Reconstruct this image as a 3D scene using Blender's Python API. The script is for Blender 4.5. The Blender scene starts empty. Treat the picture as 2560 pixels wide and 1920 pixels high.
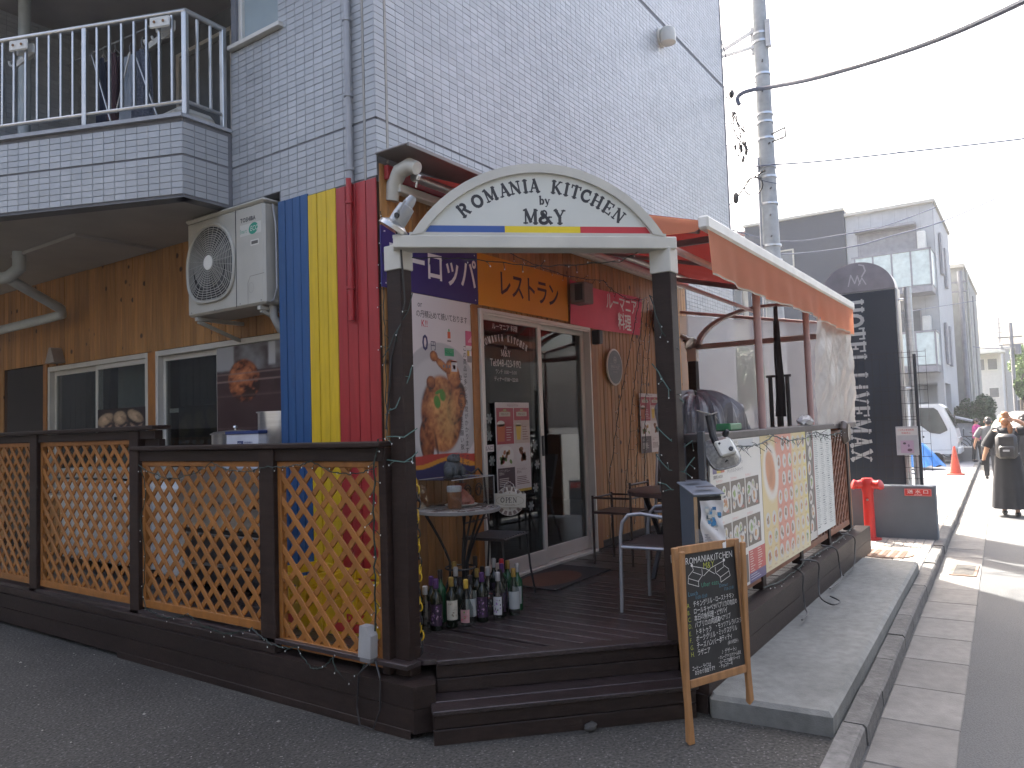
import bpy, bmesh, math, random
import numpy as np
from mathutils import Vector, Matrix
random.seed(11); np.random.seed(11)
R_ = math.radians
scene = bpy.context.scene
COL = scene.collection
# ------------------------------------------------------------ camera
cam_d = bpy.data.cameras.new('camera'); cam = bpy.data.objects.new('camera', cam_d); COL.objects.link(cam)
cam_d.sensor_width = 36; cam_d.lens = 26.382; cam_d.clip_end = 600; cam_d.clip_start = .05
_rt = Vector((0.56790, -0.82245, -0.03274)); _dn = Vector((0.02664, 0.05812, -0.99795)); _fw = Vector((0.82267, 0.56587, 0.05492))
cam.matrix_world = Matrix(((_rt.x, -_dn.x, -_fw.x, 0), (_rt.y, -_dn.y, -_fw.y, 0), (_rt.z, -_dn.z, -_fw.z, 1.6), (0, 0, 0, 1)))
scene.camera = cam
# ------------------------------------------------------------ light
SUN_EL, SUN_AZ = R_(50), R_(44)
w = bpy.data.worlds.new('World'); scene.world = w; w.use_nodes = True
nt = w.node_tree; bg = nt.nodes['Background']
sky = nt.nodes.new('ShaderNodeTexSky'); sky.sky_type = 'NISHITA'; sky.sun_disc = False
sky.sun_elevation = SUN_EL; sky.sun_rotation = SUN_AZ; sky.air_density = 1.0; sky.dust_density = 10.0; sky.ozone_density = 1.0
nt.links.new(sky.outputs[0], bg.inputs[0]); bg.inputs[1].default_value = 0.15
sl = bpy.data.lights.new('sun', 'SUN'); sl.energy = 5.0; sl.angle = R_(0.6); sl.color = (1, .95, .87)
so = bpy.data.objects.new('sun', sl); COL.objects.link(so)
sd = Vector((math.sin(SUN_AZ)*math.cos(SUN_EL), math.cos(SUN_AZ)*math.cos(SUN_EL), math.sin(SUN_EL)))
so.rotation_euler = sd.to_track_quat('Z', 'Y').to_euler(); so.location = (20, 20, 40)
scene.view_settings.view_transform = 'Standard'; scene.view_settings.look = 'None'
scene.view_settings.exposure = 2.3; scene.view_settings.gamma = 1
try:
    scene.cycles.max_bounces = 8; scene.cycles.transparent_max_bounces = 16
    scene.cycles.caustics_reflective = False; scene.cycles.caustics_refractive = False
except Exception: pass

# ------------------------------------------------------------ materials
def srgb(*c):
    c = [x/255 for x in c]
    return tuple((x/12.92 if x <= .04045 else ((x+.055)/1.055)**2.4) for x in c)
MATS = {}
def mat(name, col, rough=.6, metal=0., var=.15, scale=6., stretch=(1, 1, 1), bump=0., bscale=80., rnd=0., island=0.,
        spec=.5, emis=None, attr=None, trans=0., spots=None, detail=6., var2=None):
    if name in MATS: return MATS[name]
    m = bpy.data.materials.new(name); m.use_nodes = True; t = m.node_tree; N = t.nodes; L = t.links
    b = N['Principled BSDF']; b.inputs['Roughness'].default_value = rough; b.inputs['Metallic'].default_value = metal
    b.inputs['Specular IOR Level'].default_value = spec
    tc = N.new('ShaderNodeTexCoord'); mp = N.new('ShaderNodeMapping'); mp.inputs['Scale'].default_value = stretch
    vsrc = tc.outputs['Object']
    if rnd:
        oi0 = N.new('ShaderNodeObjectInfo'); av = N.new('ShaderNodeVectorMath'); av.operation = 'MULTIPLY_ADD'; av.inputs[1].default_value = (0, 0, 0)
        mm_ = N.new('ShaderNodeMath'); mm_.operation = 'MULTIPLY'; mm_.inputs[1].default_value = 61.; L.new(oi0.outputs['Random'], mm_.inputs[0])
        av2 = N.new('ShaderNodeVectorMath'); av2.operation = 'ADD'; L.new(vsrc, av2.inputs[0]); L.new(mm_.outputs[0], av2.inputs[1]); vsrc = av2.outputs[0]; N.remove(av)
    L.new(vsrc, mp.inputs[0])
    no = N.new('ShaderNodeTexNoise'); no.inputs['Scale'].default_value = scale; no.inputs['Detail'].default_value = detail
    L.new(mp.outputs[0], no.inputs['Vector'])
    base = None
    if attr:
        a = N.new('ShaderNodeAttribute'); a.attribute_name = attr; base = a.outputs['Color']
    mr = N.new('ShaderNodeMapRange'); mr.inputs[1].default_value = .25; mr.inputs[2].default_value = .75
    mr.inputs[3].default_value = 1-var; mr.inputs[4].default_value = 1+var
    L.new(no.outputs[0], mr.inputs[0]); fac = mr.outputs[0]
    def mul(a_, b_):
        x = N.new('ShaderNodeMath'); x.operation = 'MULTIPLY'
        L.new(a_, x.inputs[0])
        if isinstance(b_, float): x.inputs[1].default_value = b_
        else: L.new(b_, x.inputs[1])
        return x.outputs[0]
    if rnd or island:
        if rnd:
            oi = N.new('ShaderNodeObjectInfo')
            r2 = N.new('ShaderNodeMapRange'); r2.inputs[3].default_value = 1-rnd; r2.inputs[4].default_value = 1+rnd
            L.new(oi.outputs['Random'], r2.inputs[0]); fac = mul(fac, r2.outputs[0])
        if island:
            ge = N.new('ShaderNodeNewGeometry')
            r3 = N.new('ShaderNodeMapRange'); r3.inputs[3].default_value = 1-island; r3.inputs[4].default_value = 1+island
            L.new(ge.outputs['Random Per Island'], r3.inputs[0]); fac = mul(fac, r3.outputs[0])
    if var2:   # large blotches
        n2 = N.new('ShaderNodeTexNoise'); n2.inputs['Scale'].default_value = var2[1]; n2.inputs['Detail'].default_value = 3
        L.new(tc.outputs['Object'], n2.inputs['Vector'])
        r4 = N.new('ShaderNodeMapRange'); r4.inputs[1].default_value = .3; r4.inputs[2].default_value = .7
        r4.inputs[3].default_value = 1-var2[0]; r4.inputs[4].default_value = 1+var2[0]
        L.new(n2.outputs[0], r4.inputs[0]); fac = mul(fac, r4.outputs[0])
    vm = N.new('ShaderNodeVectorMath'); vm.operation = 'SCALE'
    if base is not None: L.new(base, vm.inputs[0])
    else: vm.inputs[0].default_value = col[:3]
    L.new(fac, vm.inputs['Scale']); out = vm.outputs[0]
    if spots:   # (colour, scale, threshold) small flecks
        for (sc_, ss_, th_) in (spots if isinstance(spots, list) else [spots]):
            vo = N.new('ShaderNodeTexVoronoi'); vo.inputs['Scale'].default_value = ss_
            L.new(vsrc, vo.inputs['Vector'])
            cr = N.new('ShaderNodeMapRange'); cr.inputs[1].default_value = th_; cr.inputs[2].default_value = th_*.6
            cr.inputs[3].default_value = 0; cr.inputs[4].default_value = 1
            L.new(vo.outputs['Distance'], cr.inputs[0])
            # only some cells
            sp = N.new('ShaderNodeSeparateColor'); L.new(vo.outputs['Color'], sp.inputs[0])
            gt = N.new('ShaderNodeMath'); gt.operation = 'GREATER_THAN'; gt.inputs[1].default_value = .72; L.new(sp.outputs[0], gt.inputs[0])
            mx = N.new('ShaderNodeMix'); mx.data_type = 'RGBA'
            L.new(mul(cr.outputs[0], gt.outputs[0]), mx.inputs['Factor']); L.new(out, mx.inputs['A']); mx.inputs['B'].default_value = (*sc_, 1)
            out = mx.outputs['Result']
    L.new(out, b.inputs['Base Color'])
    if bump:
        nb = N.new('ShaderNodeTexNoise'); nb.inputs['Scale'].default_value = bscale; nb.inputs['Detail'].default_value = 4
        L.new(mp.outputs[0], nb.inputs['Vector'])
        bu = N.new('ShaderNodeBump'); bu.inputs['Strength'].default_value = bump; bu.inputs['Distance'].default_value = .01
        L.new(nb.outputs[0], bu.inputs['Height']); L.new(bu.outputs[0], b.inputs['Normal'])
    if emis: b.inputs['Emission Color'].default_value = (*emis[0], 1); b.inputs['Emission Strength'].default_value = emis[1]
    if trans: b.inputs['Transmission Weight'].default_value = trans
    MATS[name] = m
    return m
def sheet(name, col, trans=.5, rough=.7, alpha=1., var=.1, scale=5):
    "thin translucent cloth / film: light passes through it"
    if name in MATS: return MATS[name]
    m = bpy.data.materials.new(name); m.use_nodes = True; t = m.node_tree; N = t.nodes; L = t.links
    b = N['Principled BSDF']; b.inputs['Roughness'].default_value = rough
    no = N.new('ShaderNodeTexNoise'); no.inputs['Scale'].default_value = scale; tc = N.new('ShaderNodeTexCoord'); L.new(tc.outputs['Object'], no.inputs['Vector'])
    mr = N.new('ShaderNodeMapRange'); mr.inputs[3].default_value = 1-var; mr.inputs[4].default_value = 1+var; L.new(no.outputs[0], mr.inputs[0])
    vm = N.new('ShaderNodeVectorMath'); vm.operation = 'SCALE'; vm.inputs[0].default_value = col; L.new(mr.outputs[0], vm.inputs['Scale'])
    L.new(vm.outputs[0], b.inputs['Base Color'])
    tr = N.new('ShaderNodeBsdfTranslucent'); L.new(vm.outputs[0], tr.inputs[0])
    mx = N.new('ShaderNodeMixShader'); mx.inputs[0].default_value = trans
    L.new(b.outputs[0], mx.inputs[1]); L.new(tr.outputs[0], mx.inputs[2]); last = mx.outputs[0]
    if alpha < 1:
        tp = N.new('ShaderNodeBsdfTransparent'); m2 = N.new('ShaderNodeMixShader'); m2.inputs[0].default_value = alpha
        L.new(tp.outputs[0], m2.inputs[1]); L.new(last, m2.inputs[2]); last = m2.outputs[0]
    L.new(last, N['Material Output'].inputs[0]); MATS[name] = m
    return m
def pane(name, tint, rough=.02, ior=1.5, refl=1.):
    "window pane: tinted see-through plus fresnel reflection"
    if name in MATS: return MATS[name]
    m = bpy.data.materials.new(name); m.use_nodes = True; t = m.node_tree; N = t.nodes; L = t.links
    N.remove(N['Principled BSDF'])
    tp = N.new('ShaderNodeBsdfTransparent'); tp.inputs[0].default_value = (*tint, 1)
    gl = N.new('ShaderNodeBsdfGlossy'); gl.inputs['Roughness'].default_value = rough; gl.inputs[0].default_value = (refl, refl, refl, 1)
    lw_ = N.new('ShaderNodeLayerWeight'); pw = N.new('ShaderNodeMath'); pw.operation = 'POWER'; pw.inputs[1].default_value = 4.2; L.new(lw_.outputs['Facing'], pw.inputs[0])
    fr = N.new('ShaderNodeMath'); fr.operation = 'MULTIPLY_ADD'; fr.inputs[1].default_value = .9; fr.inputs[2].default_value = .045; L.new(pw.outputs[0], fr.inputs[0])
    mx = N.new('ShaderNodeMixShader'); L.new(fr.outputs[0], mx.inputs[0]); L.new(tp.outputs[0], mx.inputs[1]); L.new(gl.outputs[0], mx.inputs[2])
    L.new(mx.outputs[0], N['Material Output'].inputs[0]); MATS[name] = m
    return m

# ------------------------------------------------------------ mesh builder
class MB:
    def __init__(s): s.v = []; s.f = []; s.c = []; s.mi = []; s.cur = 0; s.col = None
    def add(s, vs, fs, col=None):
        o = len(s.v); s.v.extend([tuple(p) for p in vs])
        for f in fs: s.f.append([i+o for i in f]); s.mi.append(s.cur); s.c.append(col or s.col)
        return s
    def quad(s, a, b, c, d, col=None): return s.add([a, b, c, d], [(0, 1, 2, 3)], col)
    def box(s, x0, x1, y0, y1, z0, z1, b=0., M=None, col=None):
        if x0 > x1: x0, x1 = x1, x0
        if y0 > y1: y0, y1 = y1, y0
        if z0 > z1: z0, z1 = z1, z0
        lo = (x0, y0, z0); hi = (x1, y1, z1); c = Vector(((x0+x1)/2, (y0+y1)/2, (z0+z1)/2))
        b = min(b, .45*min(x1-x0, y1-y0, z1-z0))
        if b <= 0:
            vs = [(x, y, z) for x in (x0, x1) for y in (y0, y1) for z in (z0, z1)]
            fs = [(0, 1, 3, 2), (4, 6, 7, 5), (0, 4, 5, 1), (2, 3, 7, 6), (0, 2, 6, 4), (1, 5, 7, 3)]
        else:
            vs = []; ix = {}
            for i in (0, 1):
                for j in (0, 1):
                    for k in (0, 1):
                        cn = (i, j, k)
                        for a in range(3):
                            p = [(hi if cn[q] else lo)[q] for q in range(3)]
                            for q in range(3):
                                if q != a: p[q] += -b if cn[q] else b
                            ix[(cn, a)] = len(vs); vs.append(tuple(p))
            fs = []
            def cc(a, sa, o1, s1, o2, s2):
                t = [0, 0, 0]; t[a] = sa; t[o1] = s1; t[o2] = s2; return tuple(t)
            for a in range(3):
                o1, o2 = (a+1) % 3, (a+2) % 3
                for sa in (0, 1): fs.append([ix[(cc(a, sa, o1, p, o2, q), a)] for p, q in ((0, 0), (1, 0), (1, 1), (0, 1))])
                for s1 in (0, 1):
                    for s2 in (0, 1):
                        c0 = cc(a, 0, o1, s1, o2, s2); c1 = cc(a, 1, o1, s1, o2, s2)
                        fs.append([ix[(c0, o1)], ix[(c1, o1)], ix[(c1, o2)], ix[(c0, o2)]])
            for i in (0, 1):
                for j in (0, 1):
                    for k in (0, 1): fs.append([ix[((i, j, k), a)] for a in range(3)])
            out = []
            for f in fs:
                A, B, Cc = Vector(vs[f[0]]), Vector(vs[f[1]]), Vector(vs[f[2]])
                n = (B-A).cross(Cc-A); m_ = sum((Vector(vs[i]) for i in f), Vector())/len(f)
                out.append(list(reversed(f)) if n.dot(m_-c) < 0 else f)
            fs = out
        if M is not None: vs = [M @ Vector(p) for p in vs]
        return s.add(vs, fs, col)
    def bar(s, a, b, w, t, up=(0, 0, 1), bev=0., col=None):
        "box along a->b, w across (perpendicular to up), t along up"
        a = Vector(a); b = Vector(b); d = b-a; L = d.length
        if L < 1e-6: return s
        x = d.normalized(); u = Vector(up)
        if abs(x.dot(u)) > .99: u = Vector((1, 0, 0))
        y = u.cross(x).normalized(); z = x.cross(y)
        M = Matrix((( x.x, y.x, z.x, a.x), (x.y, y.y, z.y, a.y), (x.z, y.z, z.z, a.z), (0, 0, 0, 1)))
        return s.box(0, L, -w/2, w/2, -t/2, t/2, bev, M, col)
    def tube(s, pts, r, n=8, caps=True, col=None):
        pts = [Vector(p) for p in pts]; k = len(pts); rs = r if isinstance(r, (list, tuple)) else [r]*k
        vs = []; fs = []; prev = None
        for i, p in enumerate(pts):
            t = (pts[min(i+1, k-1)]-pts[max(i-1, 0)])
            t = t.normalized() if t.length > 1e-9 else Vector((0, 0, 1))
            if prev is None: u = t.orthogonal().normalized()
            else:
                u = prev-t*prev.dot(t)
                u = u.normalized() if u.length > 1e-6 else t.orthogonal().normalized()
            prev = u; w_ = t.cross(u)
            for j in range(n):
                a = 2*math.pi*j/n; vs.append(p+(u*math.cos(a)+w_*math.sin(a))*rs[i])
        for i in range(k-1):
            for j in range(n):
                fs.append((i*n+j, i*n+(j+1) % n, (i+1)*n+(j+1) % n, (i+1)*n+j))
        if caps: fs.append(tuple(reversed(range(n)))); fs.append(tuple(range((k-1)*n, k*n)))
        return s.add(vs, fs, col)
    def lathe(s, prof, cx=0, cy=0, n=16, sx=1., sy=1., cols=None, M=None, a0=0, a1=2*math.pi):
        "prof: (r, z) from bottom to top"
        full = abs(a1-a0-2*math.pi) < 1e-6; m = n if full else n+1
        o = len(s.v)
        vs = [(cx+r*sx*math.cos(a0+(a1-a0)*j/n), cy+r*sy*math.sin(a0+(a1-a0)*j/n), z) for r, z in prof for j in range(m)]
        if M is not None: vs = [M @ Vector(p) for p in vs]
        s.v.extend([tuple(p) for p in vs])
        for i in range(len(prof)-1):
            for j in range(n):
                j2 = (j+1) % m if full else j+1
                s.f.append([o+i*m+j, o+i*m+j2, o+(i+1)*m+j2, o+(i+1)*m+j]); s.mi.append(s.cur); s.c.append(cols[i] if cols else s.col)
        if full:
            if prof[0][0] > 1e-5: s.f.append([o+j for j in reversed(range(m))]); s.mi.append(s.cur); s.c.append(cols[0] if cols else s.col)
            if prof[-1][0] > 1e-5: s.f.append([o+(len(prof)-1)*m+j for j in range(m)]); s.mi.append(s.cur); s.c.append(cols[-1] if cols else s.col)
        return s
    def prism(s, poly, z0, z1, M=None, col=None):
        "extrude xy polygon (ccw) between z0 and z1"
        n = len(poly); vs = [(x, y, z0) for x, y in poly]+[(x, y, z1) for x, y in poly]
        if M is not None: vs = [M @ Vector(p) for p in vs]
        fs = [tuple(reversed(range(n))), tuple(range(n, 2*n))]+[(i, (i+1) % n, n+(i+1) % n, n+i) for i in range(n)]
        return s.add(vs, fs, col)
    def blob(s, c, r, n=10, m=6, col=None, M=None):
        rx, ry, rz = r if isinstance(r, (tuple, list)) else (r, r, r)
        vs = [(c[0], c[1], c[2]-rz)]; fs = []
        for i in range(1, m):
            a = -math.pi/2+math.pi*i/m
            for j in range(n):
                b = 2*math.pi*j/n; vs.append((c[0]+rx*math.cos(a)*math.cos(b), c[1]+ry*math.cos(a)*math.sin(b), c[2]+rz*math.sin(a)))
        vs.append((c[0], c[1], c[2]+rz))
        for j in range(n):
            fs.append((0, 1+(j+1) % n, 1+j)); e = 1+(m-2)*n
            fs.append((e+j, e+(j+1) % n, len(vs)-1))
            for i in range(m-2): fs.append((1+i*n+j, 1+i*n+(j+1) % n, 1+(i+1)*n+(j+1) % n, 1+(i+1)*n+j))
        if M is not None: vs = [M @ Vector(p) for p in vs]
        return s.add(vs, fs, col)
    def grid(s, fn, nu, nv, col=None):
        vs = [fn(i/nu, j/nv) for j in range(nv+1) for i in range(nu+1)]
        fs = [(j*(nu+1)+i, j*(nu+1)+i+1, (j+1)*(nu+1)+i+1, (j+1)*(nu+1)+i) for j in range(nv) for i in range(nu)]
        return s.add(vs, fs, col)
    def mesh(s, name, mats, smooth=False):
        me = bpy.data.meshes.new(name); me.from_pydata(s.v, [], s.f)
        for m_ in (mats if isinstance(mats, (list, tuple)) else [mats]): me.materials.append(m_)
        if any(s.mi): me.polygons.foreach_set('material_index', s.mi)
        if any(c is not None for c in s.c):
            at = me.color_attributes.new('Col', 'FLOAT_COLOR', 'CORNER'); arr = []
            for f, c in zip(s.f, s.c):
                c = c or (.5, .5, .5)
                for k in range(len(f)):
                    cc = c[k] if isinstance(c[0], (tuple, list)) else c
                    arr += [cc[0], cc[1], cc[2], 1]
            at.data.foreach_set('color', arr)
        if smooth:
            me.polygons.foreach_set('use_smooth', [True]*len(s.f))
            try: me.set_sharp_from_angle(angle=R_(40))
            except Exception: pass
        me.update(); return me
WT = {}
def tag(o, label=None, cat=None, group=None, kind=None):
    if label: o['label'] = label
    if cat: o['category'] = cat
    if group: o['group'] = group
    if kind: o['kind'] = kind
    return o
def thing(name, label, cat, loc=(0, 0, 0), rz=0., group=None):
    o = bpy.data.objects.new(name, None); o.empty_display_size = .1; COL.objects.link(o)
    o.location = loc; o.rotation_euler = (0, 0, rz); WT[o.name] = Vector(loc)
    return tag(o, label, cat, group)
def link(name, me, parent=None, local=False):
    o = bpy.data.objects.new(name, me); COL.objects.link(o)
    if parent is not None:
        o.parent = parent
        if local: WT[o.name] = WT[parent.name]
        else: o.location = -WT[parent.name]; WT[o.name] = Vector((0, 0, 0))
    else: WT[o.name] = Vector((0, 0, 0))
    return o
def part(name, mb, mats, parent=None, local=False, smooth=False, kind=None, label=None):
    o = link(name, mb.mesh(name, mats, smooth), parent, local)
    return tag(o, label=label, kind=kind)
def struct(name, mb, mats, smooth=False):
    o = link(name, mb.mesh(name, mats, smooth)); o['kind'] = 'structure'; return o
def single(name, mb, mats, label, cat, group=None, smooth=False, kind=None):
    return tag(link(name, mb.mesh(name, mats, smooth)), label, cat, group, kind)
KIDS = {}
def copy_tree(o, parent=None, **kw):
    c = o.copy(); COL.objects.link(c)
    if parent is not None: c.parent = parent
    for ch in [x for x in list(COL.objects) if x.parent is o]: copy_tree(ch, c)
    for k, v in kw.items():
        if k == 'loc': c.location = v
        elif k == 'rz': c.rotation_euler = (0, 0, v)
        else: c[k] = v
    return c
# ------------------------------------------------------------ text and flat print
_tc = {}
def glyph(ch, bold=0.):
    k = (ch, bold)
    if k not in _tc:
        cu = bpy.data.curves.new('t', 'FONT'); cu.body = ch; cu.resolution_u = 2; cu.offset = bold
        ob = bpy.data.objects.new('t', cu); COL.objects.link(ob)
        dg = bpy.context.evaluated_depsgraph_get(); me = bpy.data.meshes.new_from_object(ob.evaluated_get(dg))
        vs = [tuple(v.co[:2]) for v in me.vertices]; fs = [tuple(p.vertices) for p in me.polygons]
        bpy.data.objects.remove(ob); bpy.data.curves.remove(cu); bpy.data.meshes.remove(me)
        x1 = max([v[0] for v in vs]) if vs else .3
        cjk = ord(ch[0]) > 0x2000
        _tc[k] = (vs, fs, x1, cjk)
    return _tc[k]
def adv(ch):
    if ch in ' ': return .32
    if ch == '　': return .9
    vs, fs, x1, cjk = glyph(ch)
    return .96 if cjk else x1+.07
def textw(st): return sum(adv(c) for c in st)
class Print:
    "flat print on a surface: u to the right, v up, o out of the surface"
    def __init__(s, org, U, V, W, base=.0006):
        s.o = Vector(org); s.U = Vector(U).normalized(); s.V = Vector(V).normalized(); s.W = Vector(W).normalized(); s.m = MB(); s.h = base
    def P(s, u, v, h=0): return s.o+s.U*u+s.V*v+s.W*(s.h+h)
    def step(s, d=.0004): s.h += d; return s
    def poly(s, pts, col):
        s.m.add([s.P(*p) for p in pts], [tuple(range(len(pts)))], col)
    def rect(s, u0, v0, u1, v1, col): s.poly([(u0, v0), (u1, v0), (u1, v1), (u0, v1)], col)
    def ell(s, u, v, a, b, col, n=14, rot=0.):
        c_, s_ = math.cos(rot), math.sin(rot)
        s.poly([(u+a*math.cos(t)*c_-b*math.sin(t)*s_, v+a*math.cos(t)*s_+b*math.sin(t)*c_) for t in [2*math.pi*i/n for i in range(n)]], col)
    def line(s, pts, w_, col, closed=False):
        pts = list(pts)+([pts[0]] if closed else [])
        h0 = s.h
        for i_, ((a, b), (c, d)) in enumerate(zip(pts[:-1], pts[1:])):
            s.h = h0+(i_ % 2)*.00006
            L = math.hypot(c-a, d-b) or 1; ex, ey = (c-a)/L*w_*.4, (d-b)/L*w_*.4; nx, ny = -(d-b)/L*w_/2, (c-a)/L*w_/2
            s.poly([(a-ex-nx, b-ey-ny), (c+ex-nx, d+ey-ny), (c+ex+nx, d+ey+ny), (a-ex+nx, b-ey+ny)], col)
        s.h = h0
    def text(s, st, u, v, size, col, align='l', rot=0., sx=1., bold=0., vertical=False, shear=0., jit=0.):
        "size = height of a capital"
        k = size/.72
        x = 0.; W_ = textw(st)*k*sx
        off = 0 if align == 'l' else (-W_/2 if align == 'c' else -W_)
        c_, s_ = math.cos(rot), math.sin(rot)
        for i, ch in enumerate(st):
            if ch in ' 　':
                x += adv(ch)*k*sx; continue
            vs, fs, x1, cjk = glyph(ch, bold)
            jy = random.uniform(-jit, jit)*size; jk = 1+random.uniform(-jit, jit)
            pts = []
            for px, py in vs:
                if vertical: a, b = (px-.45)*k*sx, -i*k*1.08+py*k
                else: a, b = off+x+(px*jk+py*shear)*k*sx, py*k*jk+jy
                pts.append(s.P(u+a*c_-b*s_, v+a*s_+b*c_))
            s.m.add(pts, fs, col)
            x += adv(ch)*k*sx
    def photo(s, u0, v0, u1, v1, nx, ny, fn):
        "a printed picture: fn(U,V arrays 0..1)->(ny+1,nx+1,3)"
        uu, vv = np.meshgrid(np.linspace(0, 1, nx+1), np.linspace(0, 1, ny+1)); C = np.clip(fn(uu, vv), 0, 1)
        o = len(s.m.v)
        for j in range(ny+1):
            for i in range(nx+1): s.m.v.append(tuple(s.P(u0+(u1-u0)*uu[j, i], v0+(v1-v0)*vv[j, i])))
        for j in range(ny):
            for i in range(nx):
                s.m.f.append([o+j*(nx+1)+i, o+j*(nx+1)+i+1, o+(j+1)*(nx+1)+i+1, o+(j+1)*(nx+1)+i]); s.m.mi.append(s.m.cur)
                s.m.c.append([tuple(C[j, i]), tuple(C[j, i+1]), tuple(C[j+1, i+1]), tuple(C[j+1, i])])
    def done(s, name, parent, rough=.45, matn='print_ink', **k):
        m_ = mat(matn, (1, 1, 1), rough=rough, var=.03, attr='Col', scale=3)
        return part(name, s.m, m_, parent, **k)
# slab-serif capitals drawn with strokes: (polylines in a box w wide, 1 high); w = width
def _arc(cx, cy, rx, ry, a0, a1, n=10): return [(cx+rx*math.cos(R_(a0+(a1-a0)*i/n)), cy+ry*math.sin(R_(a0+(a1-a0)*i/n))) for i in range(n+1)]
TK, TN = .17, .085
SLAB = {   # width, thick strokes, thin strokes, serifs (centre x, y, width)
 'R': (.78, [[(.18, 0), (.18, 1)], _arc(.42, .74, .2, .215, 80, -85), [(.45, .5), (.66, .06)]], [[(.18, .955), (.45, .955)], [(.18, .5), (.42, .52)]], [(.18, 0, .34), (.18, 1, .3), (.69, 0, .24)]),
 'O': (.82, [_arc(.41, .5, .33, .44, 60, 300), _arc(.41, .5, .33, .44, -60, 60)], [], []),
 'M': (.98, [[(.18, 1), (.49, .15)], [(.81, 0), (.81, 1)]], [[(.17, 0), (.17, 1)], [(.49, .12), (.79, 1)]], [(.17, 0, .3), (.81, 0, .32), (.14, 1, .26), (.84, 1, .26)]),
 'A': (.82, [[(.42, 1), (.68, 0)]], [[(.42, 1), (.15, 0)], [(.24, .33), (.6, .33)]], [(.15, 0, .28), (.68, 0, .32)]),
 'N': (.86, [[(.17, .97), (.69, .05)]], [[(.17, 0), (.17, .97)], [(.7, .03), (.7, 1)]], [(.17, 0, .3), (.14, 1, .24), (.7, 1, .3)]),
 'I': (.42, [[(.21, 0), (.21, 1)]], [], [(.21, 0, .36), (.21, 1, .36)]),
 'K': (.84, [[(.18, 0), (.18, 1)], [(.36, .52), (.68, .03)]], [[(.22, .38), (.66, 1)]], [(.18, 0, .34), (.18, 1, .34), (.7, 0, .28), (.66, 1, .28)]),
 'T': (.78, [[(.39, 0), (.39, 1)]], [[(.06, .96), (.72, .96)], [(.06, 1), (.06, .76)], [(.72, 1), (.72, .76)]], [(.39, 0, .36)]),
 'C': (.78, [_arc(.43, .5, .34, .44, 60, 300, 14)], [[(.64, 1), (.64, .68)], _arc(.43, .5, .32, .44, 300, 335, 4)], []),
 'H': (.88, [[(.19, 0), (.19, 1)], [(.69, 0), (.69, 1)]], [[(.19, .5), (.69, .5)]], [(.19, 0, .34), (.19, 1, .34), (.69, 0, .34), (.69, 1, .34)]),
 'E': (.76, [[(.19, 0), (.19, 1)]], [[(.19, .96), (.66, .96)], [(.19, .04), (.68, .04)], [(.19, .51), (.5, .51)], [(.66, 1), (.66, .76)], [(.68, 0), (.68, .25)], [(.5, .4), (.5, .62)]], [(.16, 0, .26), (.16, 1, .26)]),
 'L': (.72, [[(.19, 0), (.19, 1)]], [[(.19, .04), (.66, .04)], [(.66, 0), (.66, .26)]], [(.19, 1, .34), (.16, 0, .26)]),
 'V': (.82, [[(.16, 1), (.43, .03)]], [[(.43, .03), (.69, 1)]], [(.16, 1, .3), (.69, 1, .28)]),
 'X': (.82, [[(.16, 1), (.67, 0)]], [[(.66, 1), (.16, 0)]], [(.16, 1, .3), (.66, 1, .28), (.16, 0, .28), (.67, 0, .3)]),
 'i': (.38, [[(.19, 0), (.19, .66)], [(.19, .84), (.19, .96)]], [], [(.19, 0, .32), (.12, .66, .18)]),
 '&': (.95, [_arc(.34, .24, .24, .21, 100, 330, 10), [(.24, .82), (.8, .04)], _arc(.38, .76, .15, .19, 150, 270, 6)], [_arc(.38, .76, .15, .19, -60, 150, 8), [(.3, .44), (.5, .6)], [(.5, .12), (.74, .5)]], [(.82, 0, .22), (.75, .52, .26)]),
 'Y': (.82, [[(.41, 0), (.41, .45)], [(.15, 1), (.42, .45)]], [[(.41, .45), (.68, 1)]], [(.41, 0, .34), (.16, 1, .28), (.67, 1, .26)]),
 'b': (.66, [[(.16, 0), (.16, 1)], _arc(.34, .32, .2, .28, -80, 80)], [_arc(.34, .32, .2, .28, 80, 180, 5), _arc(.34, .32, .2, .28, 180, 280, 5)], [(.1, 1, .18)]),
 'y': (.66, [[(.12, .62), (.34, .05)]], [[(.56, .62), (.3, -.12), (.2, -.28), (.1, -.26)]], [(.12, .62, .24), (.56, .62, .24)]),
}
def slab(pr, ch, u, v, size, col, rot=0., sx=1., wt=1.):
    wd, th, tn, se = SLAB[ch]; c_, s_ = math.cos(rot), math.sin(rot)
    T = lambda p: (u+((p[0]-wd/2)*sx*c_-(p[1])*s_)*size, v+((p[0]-wd/2)*sx*s_+(p[1])*c_)*size)
    h0 = pr.h
    for pl in th: pr.line([T(p) for p in pl], TK*size*wt, col); pr.h += .00013
    for pl in tn: pr.line([T(p) for p in pl], TN*size*wt, col); pr.h += .00013
    for x, y, w_ in se:
        yy = y+(.04 if y == 0 else -.04); pr.line([T((x-w_/2+.03, yy)), T((x+w_/2-.03, yy))], .08*size*wt, col); pr.h += .00007
    pr.h = h0
def slabtext(pr, st, u, v, size, col, sx=1., gap=.04, align='c', rot=0., wt=1.):
    ws = [(SLAB[c][0]+gap)*size*sx if c in SLAB else .4*size for c in st]; x = -sum(ws)/2 if align == 'c' else 0
    for c, w_ in zip(st, ws):
        if c in SLAB: slab(pr, c, u+(x+w_/2)*math.cos(rot), v+(x+w_/2)*math.sin(rot), size, col, rot, sx, wt)
        x += w_
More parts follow.
